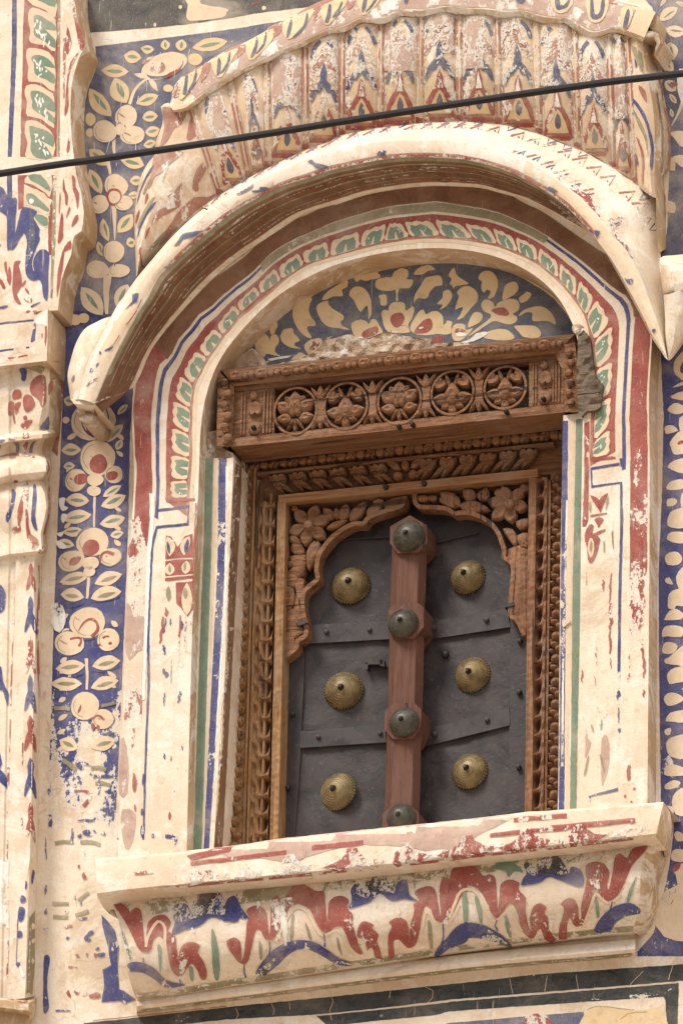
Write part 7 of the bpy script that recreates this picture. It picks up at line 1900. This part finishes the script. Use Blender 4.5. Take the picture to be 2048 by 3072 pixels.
# blue cypress shapes above the impost
pt(pier, 'blue', 4, [sm(Z2(p), 3) for p in ([(-60, 180), (0, 190), (60, 240), (110, 330), (180, 370), (255, 380), (250, 560), (230, 800), (240, 900), (320, 560), (410, 510), (570, 580), (520, 660), (540, 730), (600, 830), (600, 930), (615, 1000), (560, 1130), (510, 1260), (500, 1400), (520, 1500), (500, 1350), (560, 1200), (660, 1155), (740, 1200), (760, 1280), (740, 1500), (740, 1800), (720, 1950), (670, 1900), (620, 1640), (520, 1645), (430, 1600), (385, 1480), (400, 1200), (415, 1080), (380, 920), (330, 960), (220, 1150), (150, 1170), (105, 1130), (105, 700), (60, 620), (0, 580), (-60, 580)],)], 0.06, yp)
pt(pier, 'fblue', 5, [sm(Z2([(460, 560), (500, 640), (540, 900), (520, 1150), (440, 1350), (400, 1480), (400, 1200), (450, 950)]), 2)], 0.45, yp, 8)
pt(pier, 'cream', 5, [sh(Z2, line, [(600, 1170), (520, 1280), (500, 1400), (518, 1490)], 8, 12)], 0, yp)
pt(pier, 'red', 4, [sm(Z2(p), 2) for p in ([(220, 1350), (320, 1340), (285, 1400), (325, 1560), (330, 1720), (260, 1850), (330, 2000), (250, 1980), (190, 1830), (200, 1500)], [(140, 1420), (170, 1500), (160, 1720), (110, 1650), (110, 1580)], [(330, 1700), (395, 1630), (390, 1680), (340, 1740)], [(385, 1750), (440, 1800), (440, 1850), (390, 1800)], [(360, 1900), (380, 1950), (480, 1980), (480, 1900), (440, 1950), (400, 1940)], [(-40, 1050), (10, 1080), (0, 1120), (-40, 1120)], [(-40, 1600), (40, 1640), (80, 1750), (40, 1760)], [(60, 1380), (100, 1350), (115, 1600), (80, 1480)])], 0.12, yp)
pt(pier, 'red', 4, [sm(Z2(p), 2) for p in ([(970, 60), (1000, 230), (1040, 330), (1030, 480), (1000, 460), (990, 300), (960, 240)], [(1100, 20), (1150, 60), (1160, 200), (1215, 300), (1200, 480), (1180, 540), (1160, 380), (1120, 250), (1110, 130)], [(1160, 640), (1205, 640), (1180, 740), (1100, 820), (1110, 740)], [(930, 300), (915, 600), (900, 580), (915, 320)], [(950, 590), (975, 700), (965, 880), (970, 980), (890, 1080), (890, 960), (920, 700)], [(1080, 1020), (1090, 1150), (990, 1200), (970, 1400), (940, 1560), (880, 1900), (865, 1750), (880, 1560), (920, 1330), (990, 1120)], [(1060, 500), (1075, 560), (1010, 700), (1040, 560)], [(790, 1770), (810, 1780), (790, 1900), (775, 1880)])], 0.15, yp)
pt(pier, 'red', 4, [sm(Z1(p), 2) for p in ([(1010, 340), (1100, 640), (1030, 830), (1000, 700)], [(1140, 300), (1240, 450), (1300, 700), (1230, 760), (1180, 520)], [(1220, 770), (1100, 1000), (1040, 1300), (1050, 1600), (990, 1780), (1000, 1500), (1020, 1250), (1080, 950)], [(1030, 1840), (1070, 2150), (1050, 2330), (1020, 2300), (1045, 2100)])], 0.28, yp)
pt(pier, 'rust', 3, [Z1([(1040, -60), (1130, -60), (1210, 400), (1170, 420), (1110, 200)]), Z1([(990, 300), (1010, 800), (985, 1500), (970, 1500), (960, 800)])], 0.42, yp, 10)
pt(pier, 'olive', 2, [Z1([(885, -60), (925, -60), (915, 2400), (880, 2400)])+[], Z2([(815, 20), (860, 20), (850, 1000), (800, 1900), (770, 1900)])], 0.25, yp, 30)  # tan shading of the groove beside the plaques, put in as colour
pt(pier, 'blue', 4, [sm(Z2([(470, 2030), (560, 1985), (630, 1975), (560, 2010), (480, 2050)]), 2), sm(Z2([(-40, 2060), (60, 2020), (130, 2030), (60, 2070)]), 2)], 0.1, yp)
yi_ = -0.165
pt(imp, 'blue', 1, [Z3([(-460, 360), (0, 345), (520, 292), (512, 320), (0, 378), (-460, 400)]), Z3([(520, 350), (555, 370), (540, 620), (490, 650), (470, 640)])], 0.12, yi_, 9)
pt(imp, 'blue', 1, [Z3([(-200, 780), (0, 765), (250, 735), (480, 705), (470, 735), (250, 760), (0, 795), (-200, 810)])], 0.36, yi_, 7)
pt(imp, 'red', 1, [sm(Z3([(120, 880), (200, 870), (410, 835), (410, 860), (220, 890), (140, 910)]), 2), Z3([(690, 400), (725, 400), (722, 560), (700, 720), (680, 640), (690, 560)]), sh(Z3, E, 645, 545, 12, 30), sh(Z3, E, 430, 175, 36, 24, -20), sh(Z3, E, 530, 165, 36, 10, -6)], 0.15, yi_, 7)
pt(imp, 'cream', 1, [Z3([(-460, 290), (0, 275), (500, 235), (560, 215), (520, 285), (0, 335), (-460, 355)])], 0, yi_)
pt(imp, 'white', 1, [Z3([(540, 290), (720, 140), (715, 380), (580, 370), (535, 330)])], 0.05, yi_)
def cp(m, q, mat, lst, layer=1, wear=0.1, n_=2, step=8):
    pt(m, mat, layer, [sm(q(p), n_) for p in lst], wear, None, step)
cp(cap, Z3, 'blue', [[(300, 1070), (340, 1020), (410, 1070), (400, 1210), (370, 1250), (330, 1230), (330, 1150)]], 1, 0.25)
cp(cap, Z3, 'red', [[(460, 1330), (500, 1220), (600, 1150), (700, 1190), (710, 1500), (690, 1600), (640, 1650), (600, 1560), (560, 1500), (480, 1450)], [(350, 1540), (370, 1470), (440, 1445), (520, 1520), (530, 1640), (430, 1720), (370, 1680)], [(190, 1450), (230, 1380), (300, 1375), (330, 1420), (320, 1500), (200, 1520)], [(130, 1570), (220, 1570), (220, 1730), (130, 1770)], [(240, 1590), (320, 1560), (300, 1650), (250, 1760), (235, 1700)], [(190, 1730), (215, 1740), (240, 1880), (215, 1890)], [(360, 1780), (410, 1770), (415, 1840), (365, 1830)], [(320, 1920), (400, 1850), (510, 1840), (430, 1960), (360, 1970)]], 1, 0.10)
cp(cap, Z3, 'red', [[(740, 1450), (740, 1300), (800, 1200), (840, 1200), (820, 1300), (760, 1440)], [(350, 2050), (440, 2040), (440, 2160), (400, 2330), (350, 2330)]], 1, 0.2)
cp(cap, Z3, 'fblue', [[(620, 1930), (680, 1850), (740, 1780), (745, 1980), (620, 1990)], [(-40, 2200), (20, 2140), (90, 2150), (40, 2190), (0, 2300), (-40, 2340)], [(130, 2140), (240, 2140), (300, 2230), (290, 2340), (250, 2340), (250, 2250), (200, 2180)], [(450, 2340), (480, 2200), (560, 2150), (510, 2230), (500, 2340)]], 1, 0.15)
cp(cap, Z4, 'red', [[(0, 150), (200, 95), (350, 120), (520, 150), (520, 175), (200, 130), (0, 165)], [(700, 200), (780, 290), (790, 360), (740, 460), (720, 400), (740, 320)]], 1, 0.25)
cp(cap, Z4, 'blue', [[(180, 660), (240, 680), (245, 760), (200, 960), (120, 1170), (85, 1070), (140, 950), (180, 780)], [(510, 600), (555, 600), (565, 800), (540, 1050), (575, 1240), (570, 1290), (510, 1230), (475, 1130), (480, 1000), (500, 800)]], 1, 0.08)
cp(cap, Z4, 'red', [[(330, 760), (360, 780), (350, 1000), (310, 1180), (320, 1290), (200, 1310), (200, 1240), (280, 1210), (265, 1050), (290, 900)], [(390, 960), (430, 1000), (440, 1200), (480, 1340), (560, 1440), (550, 1500), (470, 1460), (420, 1400), (400, 1200)], [(740, 600), (790, 760), (785, 900), (720, 1180), (690, 1340), (660, 1340), (720, 1100), (745, 850)], [(690, 1500), (730, 1600), (720, 1650), (600, 1640), (600, 1590)], [(215, 510), (265, 510), (270, 560), (220, 550)]], 1, 0.18)
cp(cap, Z4, 'rust', [[(330, 520), (420, 530), (440, 700), (420, 900), (330, 800), (340, 650)], [(440, 1340), (560, 1400), (600, 1500), (520, 1580), (440, 1500)]], 1, 0.35)
cp(cap, Z3, 'warm' if False else 'olive', [[(560, 1100), (640, 1130), (690, 1010), (620, 970), (300, 970), (0, 1000), (0, 1060), (300, 1030)]], 1, 0.35)
# shaft: spearheads in red and blue down the front facet
def spear(x, y0, y1, mat, wd=30, wear=0.12, lean=0.0):
    L_ = y1-y0
    p = [(x, y0), (x+wd*0.28, y0+L_*0.2), (x+wd*0.2, y0+L_*0.42), (x+wd*0.42, y0+L_*0.62), (x+wd*0.5, y0+L_), (x+wd*0.2, y0+L_*0.86), (x, y0+L_*0.70), (x-wd*0.25, y0+L_*0.86), (x-wd*0.55, y0+L_*0.95), (x-wd*0.42, y0+L_*0.62), (x-wd*0.2, y0+L_*0.42), (x-wd*0.25, y0+L_*0.2)]
    shaft.paint(sm(p, 2), mat, 2, wear, None, 8)

for x, y0, y1, mat, wd, wv in ((93, 1689, 1776, 'red', 26, .12), (92, 1788, 1904, 'blue', 34, .1), (92, 1908, 2026, 'red', 30, .2), (91, 2024, 2142, 'blue', 34, .1), (91, 2145, 2260, 'red', 34, .16), (91, 2274, 2398, 'blue', 34, .12), (91, 2408, 2530, 'red', 28, .2)):
    spear(x, y0, y1, mat, wd, wv)
sl_ = lambda q, mat, lst, wear=0.3: pt(shaft, mat, 1, [sh(q, line, p, w0, w1) for p, w0, w1 in lst], wear, None, 8)
sl_(RF, 'red', [([(150, 140), (165, 260)], 24, 16), ([(130, 100), (100, 300), (90, 520), (85, 700)], 8, 26), ([(90, 760), (80, 1000), (72, 1250)], 8, 8), ([(265, 300), (270, 440), (250, 700), (255, 950), (262, 1200)], 20, 14), ([(70, 1340), (65, 1560), (60, 1780)], 8, 6), ([(155, 1500), (150, 1650)], 10, 6)])
sl_(RG, 'red', [([(60, 20), (50, 200), (50, 380)], 10, 8), ([(50, 560), (48, 720)], 10, 8), ([(275, 150), (285, 400)], 18, 8), ([(75, 840), (65, 960)], 8, 10), ([(60, 1140), (55, 1350), (50, 1480)], 8, 14), ([(145, 410), (155, 520)], 10, 14), ([(130, 600), (135, 660)], 16, 12), ([(115, 900), (105, 1010)], 12, 8), ([(245, 1190), (255, 1330), (240, 1480)], 10, 6)], 0.34)
pt(shaft, 'blue', 2, [sm(RF(p), 2) for p in ([(-20, 450), (10, 440), (40, 500), (30, 600), (0, 630), (-20, 620)], [(-20, 1000), (10, 990), (20, 1080), (60, 1180), (50, 1260), (20, 1150), (-20, 1140)], [(-20, 1550), (0, 1560), (15, 1640), (0, 1680), (40, 1740), (45, 1800), (0, 1760), (-20, 1740)])], 0.15, None, 8)
pt(shaft, 'blue', 2, [sm(RG(p), 2) for p in ([(-20, 80), (10, 90), (45, 140), (50, 220), (20, 170), (-20, 150)], [(130, 1010), (170, 1020), (160, 1090), (135, 1110), (120, 1080)], [(215, 760), (228, 780), (215, 850), (205, 840)], [(175, 830), (185, 850), (178, 895), (168, 880)], [(145, 930), (172, 945), (172, 975), (140, 978)], [(120, 1170), (150, 1175), (148, 1210), (118, 1215)], [(112, 1380), (138, 1385), (130, 1410), (115, 1410)])], 0.1, None, 6)
pt(shaft, 'blue', 2, [sh(RG, line, [(120, 1090), (116, 1240), (110, 1400)], 6, 5)], 0.2, None, 8)
pt(shaft, 'olive', 1, [RG([(195, 1080), (232, 1030), (230, 1400), (215, 1600), (175, 1600), (185, 1300)])], 0.15, None, 12)  # green-brown shading of the flank, painted in olive
pt(shaft, 'cream', 1, [sm(RG([(200, 700), (225, 690), (215, 870), (180, 980), (175, 900)]), 2)], 0.1, None, 9)
pt(shaft, 'white', 1, [sm(RG([(130, 1390), (165, 1470), (150, 1480), (135, 1440)]), 2), RG([(-40, 700), (60, 690), (62, 1150), (-40, 1150)])], 0.3, None, 10)
pt(bas, 'red', 1, [sm(RG([(0, 1590), (70, 1615), (180, 1640), (175, 1655), (70, 1632), (0, 1605)]), 2)], 0.1, None, 8)
# ------------------------------------------------------------------ link everything
for m in (fp, sp, rp_, bb):
    m.build(wall, smooth=None)
for m in [arch, jl, jr, ty, CHIP]+RUB:
    m.build(sur)
for m in (rim, sof, bev, tipl, tipr, fl, fr, sr, cr, endc, lump1, lump2, lump3):
    m.build(can)
for m, a, b in ribs:
    m.build(can)
for m in fillets:
    m.build(can)
for m in (slab, cove, mou):
    m.build(led)
for m in (pier, imp, cap, shaft, bas):
    m.build(pil)
